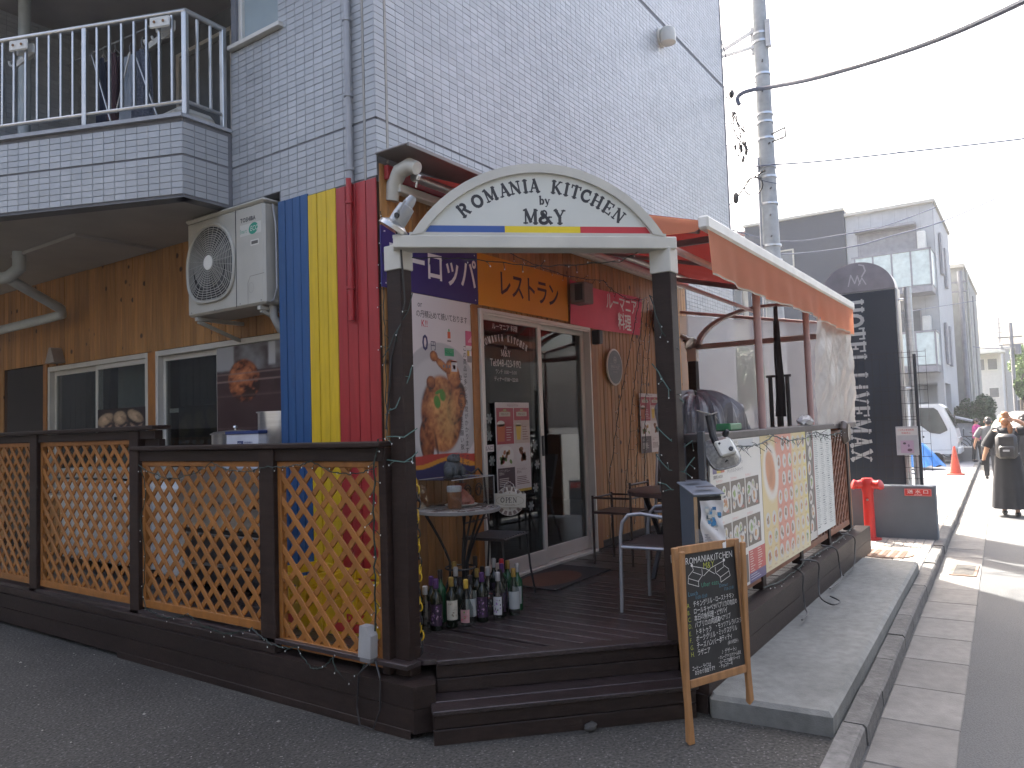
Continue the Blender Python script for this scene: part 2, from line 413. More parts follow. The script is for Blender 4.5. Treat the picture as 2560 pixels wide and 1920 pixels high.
def vnoise(U, V, f, seed=0):
    rs = np.random.RandomState(seed); G = rs.rand(int(f)+3, int(f)+3)
    x = U*f; y = V*f; i = np.floor(x).astype(int) % (int(f)+1); j = np.floor(y).astype(int) % (int(f)+1); a = x-np.floor(x); b = y-np.floor(y)
    a = a*a*(3-2*a); b = b*b*(3-2*b)
    return (G[j, i]*(1-a)+G[j, i+1]*a)*(1-b)+(G[j+1, i]*(1-a)+G[j+1, i+1]*a)*b
def fbm(U, V, f, seed=0): return (vnoise(U, V, f, seed)+.5*vnoise(U, V, 2*f, seed+1)+.25*vnoise(U, V, 4*f, seed+2))/1.75
def ss(x, a, b): t = np.clip((x-a)/(b-a), 0, 1); return t*t*(3-2*t)
def mixc(A, B, t): return A*(1-t[..., None])+np.array(B)*t[..., None]
def ellm(U, V, cx, cy, a, b, rot=0, soft=.06):
    c_, s_ = math.cos(rot), math.sin(rot); x = (U-cx)*c_+(V-cy)*s_; y = -(U-cx)*s_+(V-cy)*c_
    d = np.sqrt((x/a)**2+(y/b)**2); return 1-ss(d, 1-soft, 1+soft), d
# ============================================================ palette
M_tile = mat('glazed_tile', (.36, .375, .39), rough=.34, var=.05, scale=2, rnd=.06, island=.09, bump=.04, bscale=30, var2=(.07, .7))  # broad lighter patches: soft reflections put into the tile colour
M_grout = mat('tile_grout', (.17, .175, .19), rough=.9, var=.15)
M_plaster = mat('painted_plaster', (.36, .34, .33), rough=.9, var=.12, scale=3, bump=.1)
M_pine = mat('stained_pine', (.36, .18, .060), rough=.5, var=.28, scale=3, stretch=(9, 9, .8), bump=.12, bscale=14, rnd=.20, spots=[((.05, .02, .008), 7, .22)])
M_pine2 = mat('orange_stain_wood', (.30, .118, .024), rough=.45, var=.22, scale=3, stretch=(6, 6, 3), bump=.1, bscale=20, rnd=.12)
M_dark = mat('dark_brown_timber', (.024, .0135, .0105), rough=.55, spec=.25, var=.3, scale=5, stretch=(1, 1, 8), bump=.2, bscale=30, rnd=.15)
M_darkh = mat('dark_brown_board', (.024, .015, .0125), rough=.5, spec=.3, var=.35, scale=5, stretch=(3, 3, 8), bump=.25, bscale=25, rnd=.2, var2=(.3, 1.5))
M_deck = mat('worn_deck_board', (.036, .025, .025), rough=.30, var=.75, scale=5, stretch=(14, 1.0, 14), bump=.35, bscale=16, rnd=.25, var2=(.35, 2.))
M_blue = mat('blue_paint', (.012, .07, .20), rough=.5, var=.12, scale=4, stretch=(8, 8, 1), bump=.1, rnd=.06)
M_yellow = mat('yellow_paint', (.62, .42, .01), rough=.5, var=.12, scale=4, stretch=(8, 8, 1), bump=.1, rnd=.06)
M_red = mat('red_paint', (.34, .022, .025), rough=.45, var=.12, scale=4, stretch=(8, 8, 1), bump=.1, rnd=.06)
M_white = mat('white_paint', (.66, .65, .6), rough=.45, var=.07, scale=8, var2=(.06, 2))
M_cream = mat('cream_metal', (.54, .53, .475), rough=.4, var=.06, scale=5, var2=(.08, 3))
M_alu = mat('silver_aluminium', (.46, .46, .45), rough=.33, metal=.85, var=.08)
M_sash = mat('sash_aluminium', (.60, .58, .53), rough=.4, metal=.2, var=.06)
M_black = mat('black_plastic', (.015, .015, .017), rough=.45, var=.15)
M_wire = mat('dark_green_wire', (.012, .03, .024), rough=.5)
M_wireg = mat('pale_green_wire', (.065, .135, .12), rough=.5)
M_bulb = mat('clear_bulb', (.7, .7, .68), rough=.15)
M_steel = mat('brushed_steel', (.55, .56, .58), rough=.28, metal=.9, var=.12, scale=4, stretch=(1, 1, 12))
M_iron = mat('black_wrought_iron', (.012, .012, .013), rough=.5, var=.3)
M_conc = mat('fresh_concrete', (.165, .17, .16), rough=.85, var=.2, scale=16, bump=.35, bscale=110, var2=(.2, 1.6))
M_kerb = mat('weathered_kerb_concrete', (.13, .127, .12), rough=.9, var=.3, scale=22, bump=.5, bscale=70, rnd=.14, var2=(.25, 3))
M_gut = mat('gutter_concrete', (.155, .15, .14), rough=.88, var=.16, scale=14, bump=.3, bscale=90, rnd=.10, var2=(.15, 2))
M_asph = mat('parking_asphalt', (.044, .042, .037), rough=.85, var=.9, scale=62, bump=1., bscale=45, var2=(.25, 1.1), detail=4, spots=[((.17, .165, .155), 55, .26), ((.11, .105, .10), 34, .3)])
M_road = mat('road_asphalt', (.075, .077, .078), rough=.85, var=.3, scale=110, bump=.5, bscale=110, var2=(.1, .8), detail=3)
M_paver = mat('beige_paver', (.42, .38, .33), rough=.85, var=.14, scale=20, rnd=.1, island=.12, bump=.2)
M_glassdoor = pane('door_glass', (.42, .46, .46))
M_glasswin = pane('window_glass', (.72, .75, .74))
M_clear = pane('clear_acrylic', (.88, .88, .87), ior=1.45)
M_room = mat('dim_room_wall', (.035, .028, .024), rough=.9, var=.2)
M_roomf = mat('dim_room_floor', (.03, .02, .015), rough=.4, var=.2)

# ============================================================ GROUND, ROAD, KERB
g = MB(); S = 260
KY = lambda x: .765+.0255*(x-4)      # street side foot of the kerb
g.add([(-S, KY(-S)+.05, 0), (S, KY(S)+.05, 0), (S, S, 0), (-S, S, 0)], [(0, 1, 2, 3)]); struct('ground', g, M_asph)
g = MB(); g.add([(-S, -S, -.08), (S, -S, -.08), (S, KY(S)+.06, -.08), (-S, KY(-S)+.06, -.08)], [(0, 1, 2, 3)]); struct('road', g, M_road)
gut = MB(); gut.box(-6, -5.9, -3, -2.9, -.3, -.2)
gutter = thing('gutter', None, None, (4, .3, 0)); gutter['kind'] = 'structure'
kerb = thing('kerb', None, None, (4, .7, 0)); kerb['kind'] = 'structure'
random.seed(3)
gm = MB(); gm.box(-.297, .297, -.19, .19, -.12, -.072, .005); gmesh = gm.mesh('gutter_slab', M_gut)
km = MB(); km.add([(-.297, 0, -.15), (.297, 0, -.15), (.297, .115, -.15), (-.297, .115, -.15), (-.297, .008, .008), (.297, .008, .008), (.297, .115, .022), (-.297, .115, .022), (-.297, .02, .022), (.297, .02, .022)],
                  [(0, 1, 5, 4), (1, 2, 6, 9, 5), (2, 3, 7, 6), (3, 0, 4, 8, 7), (4, 5, 9, 8), (8, 9, 6, 7)]); kmesh = km.mesh('kerb_stone', M_kerb)
ang = math.atan(.0255)
x = 1.3
while x < 27:
    o = link('gutter_slab', gmesh, gutter, True); o.location = Vector((x, KY(x)-.195, random.uniform(-.002, .002)))-WT[gutter.name]; o.rotation_euler = (0, 0, ang+random.uniform(-.004, .004))
    o = link('kerb_stone', kmesh, kerb, True); o.location = Vector((x+.2, KY(x+.2)+random.uniform(-.004, .004), random.uniform(-.008, .004)))-WT[kerb.name]; o.rotation_euler = (random.uniform(-.01, .01), 0, ang+random.uniform(-.008, .008))
    x += .6
g = MB(); g.add([(27, KY(27)-.38, -.072), (70, KY(70)-.38, -.072), (70, KY(70)+.12, .02), (27, KY(27)+.12, .02)], [(0, 1, 2, 3)]); struct('far_kerb', g, M_gut)
# concrete apron beside the deck
def slabpoly():
    return [(4.02, .895), (8.5, KY(8.5)+.125), (8.55, 1.66), (4.25, 1.66), (3.97, 1.50)]
g = MB(); p = slabpoly(); n = len(p)
ins = [(4.045, .92), (8.475, KY(8.5)+.15), (8.52, 1.66), (4.25, 1.66), (3.998, 1.487)]
g.add([(a, b, -.02) for a, b in p]+[(a, b, .095) for a, b in p]+[(a, b, .115) for a, b in ins],
      [(n+i, (i+1) % n+n, (i+1) % n+2*n, i+2*n) for i in range(n)]+[(i, (i+1) % n, (i+1) % n+n, i+n) for i in range(n)]+[tuple(range(2*n, 3*n))])
struct('concrete_apron', g, M_conc)
# far pavement of small setts: individual near ones, the rest joined
g = MB(); g.add([(8.56, KY(8.56)+.12, .010), (28, KY(28)+.12, .010), (28, 7, .010), (8.56, 7, .010)], [(0, 1, 2, 3)])
pav = struct('pavement', g, M_grout)
pb = MB(); pb.box(-.098, .098, -.048, .048, .0, .012, .004); pmesh = pb.mesh('paver', M_paver)
rest = MB(); cnt = 0
for i in range(46):
    for j in range(22):
        x = 8.66+i*.2+(j % 2)*.1; y = KY(x)+.175+j*.1
        if y > 3.0 or x > 17.5: continue
        if cnt < 290 and x < 11.6:
            o = link('paver', pmesh, pav); o.location = (x, y, .010); o.rotation_euler = (0, 0, ang); cnt += 1
        else: rest.box(x-.098, x+.098, y-.048, y+.048, .010, .022)
part('paver', rest, M_paver, pav, kind='stuff')
# manhole lid in the pavement, drain grate in the gutter
t = thing('manhole_cover', 'round iron manhole cover set in the beige paving near the red standpipe', 'manhole cover', (9.35, 1.42, .024))
m = MB(); m.lathe([(.0, 0), (.28, 0), (.28, .008), (0, .008)], n=28); part('lid', m, mat('rusty_iron', (.16, .10, .07), rough=.8, var=.4, scale=12, bump=.4), t, True)
m = MB()
for a in range(5):
    for k in range(12): m.box(-.22+.04*k-.012, -.22+.04*k+.012, -.2+.09*a, -.2+.09*a+.05, .008, .012)
part('stud_pattern', m, MATS['rusty_iron'], t, True, kind='stuff')
t = thing('drain_cover', 'small rusty metal drain cover in the gutter beside the lit kerb', 'drain cover', (9.2, .66, -.070))
m = MB(); m.box(-.32, .32, -.12, .12, 0, .008, .002); part('frame', m, MATS['rusty_iron'], t, True)
m = MB()
for k in range(12): m.box(-.28+.048*k, -.28+.048*k+.02, -.09, .09, .008, .013)
part('slot_bars', m, M_gut, t, True)

# ============================================================ APARTMENT BUILDING
B = thing('apartment_building', 'tall pale lavender tiled apartment block with pine-clad ground floor housing the restaurant', 'building', (3.7, 3.6, 0))
def holes_wall(mb, fixed, axis, a0, a1, z0, z1, thick, holes):
    "wall lying along axis ('x' at y=fixed or 'y' at x=fixed), cut by holes (a0,a1,z0,z1)"
    cuts = sorted({a0, a1, *[h[0] for h in holes], *[h[1] for h in holes]})
    cuts = [c for c in cuts if a0 <= c <= a1]
    for c0, c1 in zip(cuts[:-1], cuts[1:]):
        zz = [(z0, z1)]
        for h in holes:
            if h[0] < (c0+c1)/2 < h[1]:
                nz = []
                for q0, q1 in zz:
                    if h[2] > q0: nz.append((q0, min(h[2], q1)))
                    if h[3] < q1: nz.append((max(h[3], q0), q1))
                zz = [q for q in nz if q[1]-q[0] > 1e-4]
        for q0, q1 in zz:
            if axis == 'x': mb.box(c0, c1, fixed, fixed+thick, q0, q1)
            else: mb.box(fixed, fixed+thick, c0, c1, q0, q1)
XB, YA = 3.68, 3.6
G = .006     # backing behind the tile faces
m = MB()
holes_wall(m, XB+G, 'y', 3.62, 5.22, 3.31, 14, .3, [(4.61, 5.16, 4.76, 6.0), (4.64, 5.3, 3.0, 3.445)])
m.box(4.0, 11.3, 3.6+G, 3.9, 3.46, 14); m.box(3.70, 4.0, 3.6+G, 3.62, 3.31, 14)
m.box(4.0, 4.6, 3.9, 5.2, 5.9, 14)
m.box(11.0, 11.3-G, 3.9, 13, 0, 14); m.box(3.7, 11, 12.7, 13, 0, 14); m.box(2.2, 11, 3.9, 13, 13.7, 13.95)
m.box(4.6, 4.7, 3.9, 8.3, 3.3, 14); m.box(2.2, 4.7, 8.3+G, 8.5, 3.44, 14); m.box(2.2, 2.4, 8.5, 13, 3.44, 14)
m.box(9.27, 11.0, 3.6+G, 3.9, 0, 3.46)
part('wall', m, M_grout, B)
m = MB(); m.box(4.13, 11.2, 3.7, 12.7, 3.25, 3.30); m.box(2.3, 4.68, 5.23, 8.3, 5.95, 6.1); part('floor_slab', m, M_plaster, B)
# tiles
tp = [(-.0482, -.0231, 0), (.0482, -.0231, 0), (.0482, .0231, 0), (-.0482, .0231, 0), (-.0478, -.0227, 1), (.0478, -.0227, 1), (.0478, .0227, 1), (-.0478, .0227, 1)]
tf = [(4, 5, 6, 7), (0, 1, 5, 4), (1, 2, 6, 5), (2, 3, 7, 6), (3, 0, 4, 7)]
tiles = []   # (centre, udir, normal)
GROOVE = 3.755
def tile_rows(z0, z1):
    zs = []; z = GROOVE-.007-.025
    while z > z0+.02: zs.append(z); z -= .05
    z = GROOVE+.007+.025
    while z < z1-.02:
        if z+.025 > 6.69 and z < 6.70: z = 6.742
        zs.append(z); z += .05
    return zs
def tile_face(org, u, nrm, L, z0, z1, holes=(), joints=(), off=0.):
    u = Vector(u).normalized(); nrm = Vector(nrm).normalized(); cols_ = []; a = off
    while a+.099 <= L+.001:
        for j0, j1 in joints:
            if a < j1 and a+.1 > j0: a = j1
        cols_.append(a+.05); a += .1
    for z in tile_rows(z0, z1):
        for a in cols_:
            if any(h[0] < a < h[1] and h[2] < z < h[3] for h in holes): continue
            tiles.append((Vector(org)+u*a+Vector((0, 0, z)), u, nrm))
JT = [(.1, .122)]
tile_face((XB, 3.6, 0), (0, 1, 0), (-1, 0, 0), 1.02, 3.31, 9.0, [], JT)
tile_face((XB, 3.6, 0), (0, 1, 0), (-1, 0, 0), 1.64, 3.44, 9.0, [(0, 1.01, 0, 99), (1.0, 1.6, 4.72, 6.03)], JT)
tile_face((XB, 3.6, 0), (1, 0, 0), (0, -1, 0), 7.6, 3.46, 9.3, [], JT)
tile_face((XB, 3.6, 0), (1, 0, 0), (0, -1, 0), 7.6, .1, 3.46, [(-1, 5.6, 0, 9)], JT)
BD = Vector((-.381, .9246, 0)).normalized(); BN = Vector((-.9246, -.381, 0)).normalized(); BC = Vector((3.245, 5.22, 0))
tile_face(BC, BD, BN, 5.6, 3.44, 4.05)
tile_face(BC, (1, 0, 0), (0, -1, 0), .41, 3.44, 4.05)
tile_face((2.35, 8.3, 0), (1, 0, 0), (0, -1, 0), 2.25, 4.05, 6.0)
_R = Matrix(((0.56790, 0.02664, 0.82267), (-0.82245, 0.05812, 0.56587), (-0.03274, -0.99795, 0.05492))).transposed()
def px(p):
    q = _R @ (Vector(p)-Vector((0, 0, 1.6))); return (q.z > .1, 512+750.4*q.x/max(q.z, .1), 384+750.4*q.y/max(q.z, .1), q)
sc = []
for i, (c, u, n_) in enumerate(tiles):
    ok, X_, Y_, q = px(c); vis = ok and -5 < X_ < 1029 and -5 < Y_ < 773
    vd = (c-Vector((0, 0, 1.6)))
    inner = (abs(c.y-8.3) < .01)
    sc.append((-(abs(vd.normalized().dot(n_))/vd.length_squared) if vis and not inner else 0, i))
big = set(i for s_, i in sorted(sc)[:300])
tm = MB(); tm.add([(a, -G*d_, b) for a, b, d_ in tp], tf); tmesh = tm.mesh('tile', M_tile)
tv = np.array(tp); allv = []; 
for i, (c, u, n_) in enumerate(tiles):
    if i in big:
        o = link('tile', tmesh, B, True); rz = math.atan2(n_.x, -n_.y)
        o.location = c-n_*G*1.0-WT[B.name]; o.rotation_euler = (random.uniform(-.004, .004), 0, rz+random.uniform(-.005, .005))
    else:
        U = np.array(u); Nn = np.array(n_); jit = np.random.normal(0, .0006, 4)
        d = tv[:, 2]*(G+np.array([0, 0, 0, 0, *jit]))
        allv.append(np.array(c)[None]-Nn*G+tv[:, 0:1]*U+tv[:, 1:2]*np.array([0, 0, 1.])+d[:, None]*Nn)
V_ = np.concatenate(allv); K = len(allv)
F = (np.array(tf)[None]+8*np.arange(K)[:, None, None]).reshape(-1, 4)
me = bpy.data.meshes.new('tile_field'); me.vertices.add(len(V_)); me.vertices.foreach_set('co', V_.ravel())
me.loops.add(F.size); me.loops.foreach_set('vertex_index', F.ravel()); me.polygons.add(len(F))
me.polygons.foreach_set('loop_start', np.arange(0, F.size, 4)); me.polygons.foreach_set('loop_total', np.full(len(F), 4))
me.materials.append(M_tile); me.polygons.foreach_set('use_smooth', [False]*len(F)); me.update(calc_edges=True); me.validate()
o = link('tile', me, B); o['kind'] = 'stuff'
# corner bead joints, upper window
m = MB()
m.box(XB-.002, XB+.011, 3.702, 3.72, 3.31, 9.2); m.box(3.782, 3.80, 3.598, 3.611, 3.46, 9.2)
part('expansion_joint', m, mat('joint_sealant', (.33, .32, .29), rough=.8), B)
wf = MB(); y0, y1, z0, z1 = 4.61, 5.16, 4.76, 6.0
for a in ((y0, y0+.045, z0, z1), (y1-.045, y1, z0, z1), (y0, y1, z0, z0+.045), (y0, y1, z1-.045, z1)): wf.box(XB+.03, XB+.10, *a, .003)
win = part('window', wf, M_sash, B)
part('pane', MB().box(XB+.06, XB+.066, y0+.04, y1-.04, z0+.04, z1-.04), mat('frosted_glass', (.30, .36, .38), rough=.25, var=.05), win)
part('sill', MB().box(XB-.045, XB+.05, y0-.05, y1+.05, z0-.04, z0-.003, .004), M_sash, win)
# downpipe on the corner
m = MB(); m.tube([(XB-.035, 3.83, 9.2), (XB-.035, 3.83, 3.33)], .024, 10)
for z in (5.2, 4.5, 3.95, 3.42): m.tube([(XB-.035, 3.83, z), (XB-.035, 3.83, z+.02)], .031, 10)
part('downpipe', m, mat('grey_pvc', (.33, .34, .36), rough=.5), B, smooth=True)
m = MB(); m.tube([(XB-.045, 3.83, 3.36), (XB-.045, 3.83, 2.36)], .022, 10); m.tube([(XB-.045, 3.83, 3.2), (XB-.045, 3.83, 3.18)], .03, 10); m.tube([(XB-.045, 3.83, 2.6), (XB-.045, 3.83, 2.58)], .03, 10)
part('downpipe', m, M_red, B, smooth=True, label='lower length of downpipe painted red')
# balcony
bal = MB(); e = BC+BD*5.8

inn = -BN*.13; a_, b_ = BC-BN*G, BC+BD*5.8-BN*G
def wallseg(mb, a, b, nrm, th, z0, z1):
    nrm = Vector(nrm)
    vs = [Vector((p.x, p.y, z)) for z in (z0, z1) for p in (a, b, b-nrm*th, a-nrm*th)]
    mb.add(vs, [(0, 1, 5, 4), (1, 2, 6, 5), (2, 3, 7, 6), (3, 0, 4, 7), (4, 5, 6, 7), (3, 2, 1, 0)])
wallseg(bal, a_+Vector((.004, 0, 0)), b_, BN, .12, 3.425, 4.045)
wallseg(bal, BC+Vector((.01, G, 0)), Vector((3.69, 5.22+G, 0)), (0, -1, 0), .12, 3.425, 4.045)
balo = part('balcony', bal, M_grout, B)
m = MB(); wallseg(m, BC+BN*.018+Vector((-.005, -.01, 0)), BC+BD*5.8+BN*.018, BN, .165, 4.045, 4.075); wallseg(m, BC+Vector((0, -.016, 0)), Vector((3.67, 5.22-.016, 0)), (0, -1, 0), .16, 4.046, 4.074)
part('coping', m, mat('coping_concrete', (.36, .37, .39), rough=.7, var=.15), balo)
m = MB(); m.add([(3.25, 5.24, 3.62), (4.6, 5.24, 3.62), (4.6, 8.3, 3.62), (2.1, 8.3, 3.62)], [(0, 1, 2, 3)]); part('balcony_floor', m, M_plaster, balo)
# soffit
m = MB(); m.add([(3.25, 5.225, 3.438), (4.7, 5.225, 3.438), (4.7, 12.5, 3.438), (.9, 11.3, 3.438), (.95, 10.8, 3.438)], [(4, 3, 2, 1, 0)]); m.add([(3.69, 4.64, 3.448), (4.7, 4.64, 3.448), (4.7, 5.24, 3.448), (3.69, 5.24, 3.448)], [(3, 2, 1, 0)])
part('soffit', m, mat('soffit_paint', (.36, .345, .33), rough=.9, var=.12, scale=2), B)
part('soffit_hatch', MB().box(3.25, 4.0, 6.9, 8.2, 3.405, 3.44, .005), MATS['soffit_paint'], B)
# railing on the balcony
ral = thing('balcony_railing', 'silver metal balcony railing on the tiled parapet at upper left', 'railing', (3.25, 5.23, 4.07))
RC = BC-BN*.06; RC.z = 0; RC.y += .02
P_ = lambda s_, z: RC+BD*s_+Vector((0, 0, z))
m = MB(); m.tube([P_(4.6, 4.92), P_(-.01, 4.92), Vector((3.66, 5.27, 4.92))], .024, 10); part('top_rail', m, M_alu, ral, smooth=True)
m = MB(); m.tube([P_(4.6, 4.20), P_(0, 4.20)], .015, 8); m.tube([P_(0, 4.20), Vector((3.66, 5.27, 4.20))], .015, 8); part('bottom_rail', m, M_alu, ral, smooth=True)
bm_ = MB(); bm_.box(-.009, .009, -.012, .012, 0, .70, .003); bmesh_ = bm_.mesh('bar', M_alu)
pm_ = MB(); pm_.box(-.02, .02, -.024, .024, 0, .84, .006); pmesh_ = pm_.mesh('post', M_alu)
rzb = math.atan2(BD.y, BD.x)
for k in range(0, 38):
    s_ = .0+.1135*k; post = k % 8 == 0
    o = link('post' if post else 'bar', pmesh_ if post else bmesh_, ral, True); o.location = P_(s_, 4.07 if post else 4.205)-WT[ral.name]; o.rotation_euler = (0, 0, rzb)
for k, xx in enumerate((.11, .225, .34)):
    q = Vector((RC.x+xx, 5.27, 0)); o = link('bar' if k < 2 else 'post', bmesh_ if k < 2 else pmesh_, ral, True); o.location = q+Vector((0, 0, 4.205 if k < 2 else 4.07))-WT[ral.name]; o.rotation_euler = (0, 0, 0)
# clothes pole brackets
for i, s_ in enumerate((.13, 1.45)):
    t = thing('pole_bracket', ['white bracket with hooks for laundry poles near the balcony corner', 'white bracket with hooks for laundry poles at the left part of the balcony'][i], 'bracket', tuple(P_(s_, 4.8)), rzb, 'laundry pole brackets')
    m = MB(); m.box(-.02, .16, .02, .04, .0, .09, .01); m.box(-.02, .16, -.05, -.03, .0, .09, .01); part('clamp_plate', m, M_white, t, True)
    m = MB()
    for q in (.03, .11): m.lathe([(.011, -.004), (.011, .0)], n=8, M=Matrix.Translation((q, .045, .045)) @ Matrix.Rotation(R_(90), 4, 'X'))
    part('bolt', m, mat('rusty_bolt', (.25, .13, .06), rough=.8), t, True)
    m = MB(); m.bar((.0, -.05, .03), (.32, -.16, -.02), .012, .05)
    for q in (.10, .22, .32):
        m.tube([(q+.05*math.cos(a), -.06-.35*q, .045+.05*math.sin(a)) for a in [R_(d) for d in range(200, 380, 20)]], .012, 6)
    part('hook_arm', m, M_cream, t, True)
# drain pipe standing in the balcony, elbow under it
m = MB(); m.tube([(3.25, 7.9, 6.0), (3.25, 7.9, 3.62)], .055, 12); part('drainpipe', m, mat('pale_grey_pvc', (.42, .46, .47), rough=.5), B, smooth=True)
m = MB(); m.tube([(3.25, 8.0, 3.44), (3.25, 8.0, 3.28), (3.2, 8.1, 3.2), (3.05, 8.35, 3.17)], .06, 12); m.tube([(3.18, 8.12, 3.2), (3.80, 8.36, 2.98), (3.85, 8.46, 2.94), (3.84, 8.7, 2.93), (3.7, 10.6, 2.86)], .05, 12)
part('drainpipe', m, MATS['pale_grey_pvc'], B, smooth=True)
part('shade_net', MB().box(4.56, 4.58, 5.25, 8.28, 3.62, 6.0), mat('recess_dark_net', (.14, .15, .16), rough=.9), B)
m = MB()
for y in (5.4, 6.35, 7.3): m.box(4.5, 4.555, y, y+.05, 3.7, 5.7)
m.box(4.5, 4.555, 5.45, 7.3, 5.66, 5.7); part('balcony_door_frame', m, M_sash, B)
# ---- laundry on the balcony
M_cl1 = mat('dark_navy_cloth', (.03, .035, .06), rough=.9, var=.2); M_cl2 = mat('maroon_cloth', (.09, .05, .06), rough=.9); M_cl3 = mat('pale_grey_cloth', (.30, .33, .37), rough=.9)
def garment(name, label, c, wd, ht, mm, cat='clothes', seed=0):
    m = MB(); rs = random.Random(seed)
    ph = rs.uniform(0, 6)
    m.grid(lambda a, b: (c[0]+.04*math.sin(9*a+ph)*(1-b)+.012*math.sin(25*a+ph), c[1]+wd*(a-.5)*(1-.35*b**4), c[2]-ht*(1-b)), 14, 8)
    m.grid(lambda a, b: (c[0]+.06+.04*math.sin(8*a+ph+1)*(1-b), c[1]+wd*(a-.5)*(1-.35*b**4), c[2]-ht*(1-b)), 14, 8)
    tt = thing(name, label, cat, c, group='laundry on the balcony'); part('cloth', m, mm, tt, smooth=True)
    h = MB(); h.tube([(c[0]+.03, c[1]-wd*.4, c[2]-.01), (c[0]+.03, c[1], c[2]+.06), (c[0]+.03, c[1]+wd*.4, c[2]-.01)], .005, 5); h.tube([(c[0]+.03, c[1], c[2]+.06), (c[0]+.03, c[1]+.01, c[2]+.11), (c[0]+.03, c[1]-.02, c[2]+.13)], .004, 5)
    part('hanger', h, M_steel, tt)
garment('garment', 'dark navy garment hanging leftmost on the balcony drying rack', (3.50, 6.95, 5.14), .16, .9, M_cl1, seed=1)
garment('garment', 'maroon garment hanging between the navy one and the pale one', (3.48, 6.70, 5.10), .2, .62, M_cl2, seed=2)
garment('garment', 'pale grey blue garment hanging in the middle of the balcony rack', (3.48, 6.45, 5.0), .22, .72, M_cl3, seed=3)
m = mat('plaid_cloth', (.10, .11, .14), rough=.9, var=.5, scale=12, stretch=(1, 6, 6))
garment('garment', 'grey checked shirt hanging nearest the balcony corner', (3.46, 6.22, 4.97), .2, .7, m, seed=4)
t = thing('drying_rack', 'thin silver folding laundry rack standing behind the balcony rail', 'drying rack', (3.7, 6.2, 3.62))
m = MB(); m.tube([(3.40, 6.9, 5.12), (3.40, 6.52, 4.3)], .008, 6); m.tube([(3.44, 6.32, 4.98), (3.44, 6.56, 4.5)], .008, 6); m.tube([(3.44, 6.22, 4.9), (3.44, 5.9, 4.3)], .008, 6); part('leg', m, M_alu, t)
m = MB(); m.tube([(3.50, 5.8, 5.14), (3.50, 7.6, 5.28)], .008, 6); part('bar', m, M_alu, t)
t = thing('outdoor_unit', 'cream rounded box lid just above the coping at the balcony corner', 'box', (3.5, 5.6, 3.62))
m = MB(); m.box(3.30, 3.66, 5.36, 5.95, 3.62, 4.22, .05); part('body', m, M_cream, t)

# ---- ground floor: pine walls
DOOR = (4.74, 6.56, .33, 2.54)
m = MB()
holes_wall(m, YA+.012, 'x', 3.70, 9.28, .1, 3.46, .09, [DOOR])
WIN1 = (7.08, 9.19, 1.0, 2.44); WIN2 = (4.68, 6.98, 1.0, 2.44); DDR = (9.29, 10.32, .34, 2.48)
holes_wall(m, 4.062, 'y', 4.65, 12.6, .1, 3.44, .09, [WIN1, WIN2, DDR])
m.box(3.70, 4.06, 4.632, 4.65, .1, 3.46)
part('wall', m, mat('wall_underlay', (.05, .022, .01), rough=.9), B)
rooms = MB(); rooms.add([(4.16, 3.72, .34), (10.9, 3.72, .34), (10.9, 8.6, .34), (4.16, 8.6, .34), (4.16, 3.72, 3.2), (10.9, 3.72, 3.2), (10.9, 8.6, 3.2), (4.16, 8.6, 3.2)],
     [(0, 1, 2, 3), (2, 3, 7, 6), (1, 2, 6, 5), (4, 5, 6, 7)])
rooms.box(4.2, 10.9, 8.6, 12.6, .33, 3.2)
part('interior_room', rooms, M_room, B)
random.seed(21)
def planks(axis, fixed, a0, a1, z0, z1, pitch, holes, mm, proud=.012, shared={}):
    a = a0
    while a < a1-.004:
        w_ = min(pitch, a1-a); zz = [(z0, z1)]
        for h in holes:
            if h[0]-.02 < a+w_/2 < h[1]+.02:
                nz = []
                for q0, q1 in zz:
                    if h[2] > q0: nz.append((q0, min(h[2], q1)))
                    if h[3] < q1: nz.append((max(h[3], q0), q1))
                zz = [q for q in nz if q[1]-q[0] > .03]
        for q0, q1 in zz:
            key = (axis, round(w_, 3), round(q1-q0, 3), mm.name)
            if key not in shared:
                k_ = MB()
                if axis == 'x': k_.box(.003, w_-.003, -proud, 0, 0, q1-q0, .003)
                else: k_.box(-proud, 0, .003, w_-.003, 0, q1-q0, .003)
                shared[key] = k_.mesh('plank', mm)
            o = link('plank', shared[key], B, True)
            jit = random.uniform(-.0015, .0015)
            o.location = (Vector((a, fixed+.012+jit, q0)) if axis == 'x' else Vector((fixed+.012+jit, a, q0)))-WT[B.name]
        a += pitch
planks('x', YA, 3.70, 9.27, .36, 3.44, .082, [DOOR], M_pine)
planks('y', 4.05, 4.66, 11.8, .36, 3.435, .11, [WIN1, WIN2, DDR], M_pine)
# flag-coloured boards on the pier
planks('y', XB-.014, 3.60, 4.0, .36, 3.33, .10, [], M_red, .014)
planks('y', XB-.014, 4.0, 4.30, .36, 3.34, .10, [], M_yellow, .014)
planks('y', XB-.014, 4.30, 4.64, .36, 3.36, .085, [], M_blue, .014)
part('pier', MB().box(3.681, 3.70, 3.614, 4.64, .33, 3.31), MATS['wall_underlay'], B)
part('eaves_board', MB().box(3.74, 9.3, 3.556, 3.594, 3.33, 3.43, .004), M_red, B)
part('skirting', MB().box(6.57, 9.25, 3.575, 3.597, .35, .42, .003), M_dark, B)
part('door_post_board', MB().box(4.655, 4.738, 3.565, 3.597, .36, 2.56, .004), M_pine2, B)
part('door_post_board', MB().box(6.60, 6.70, 3.565, 3.597, .36, 2.56, .004), M_pine2, B)
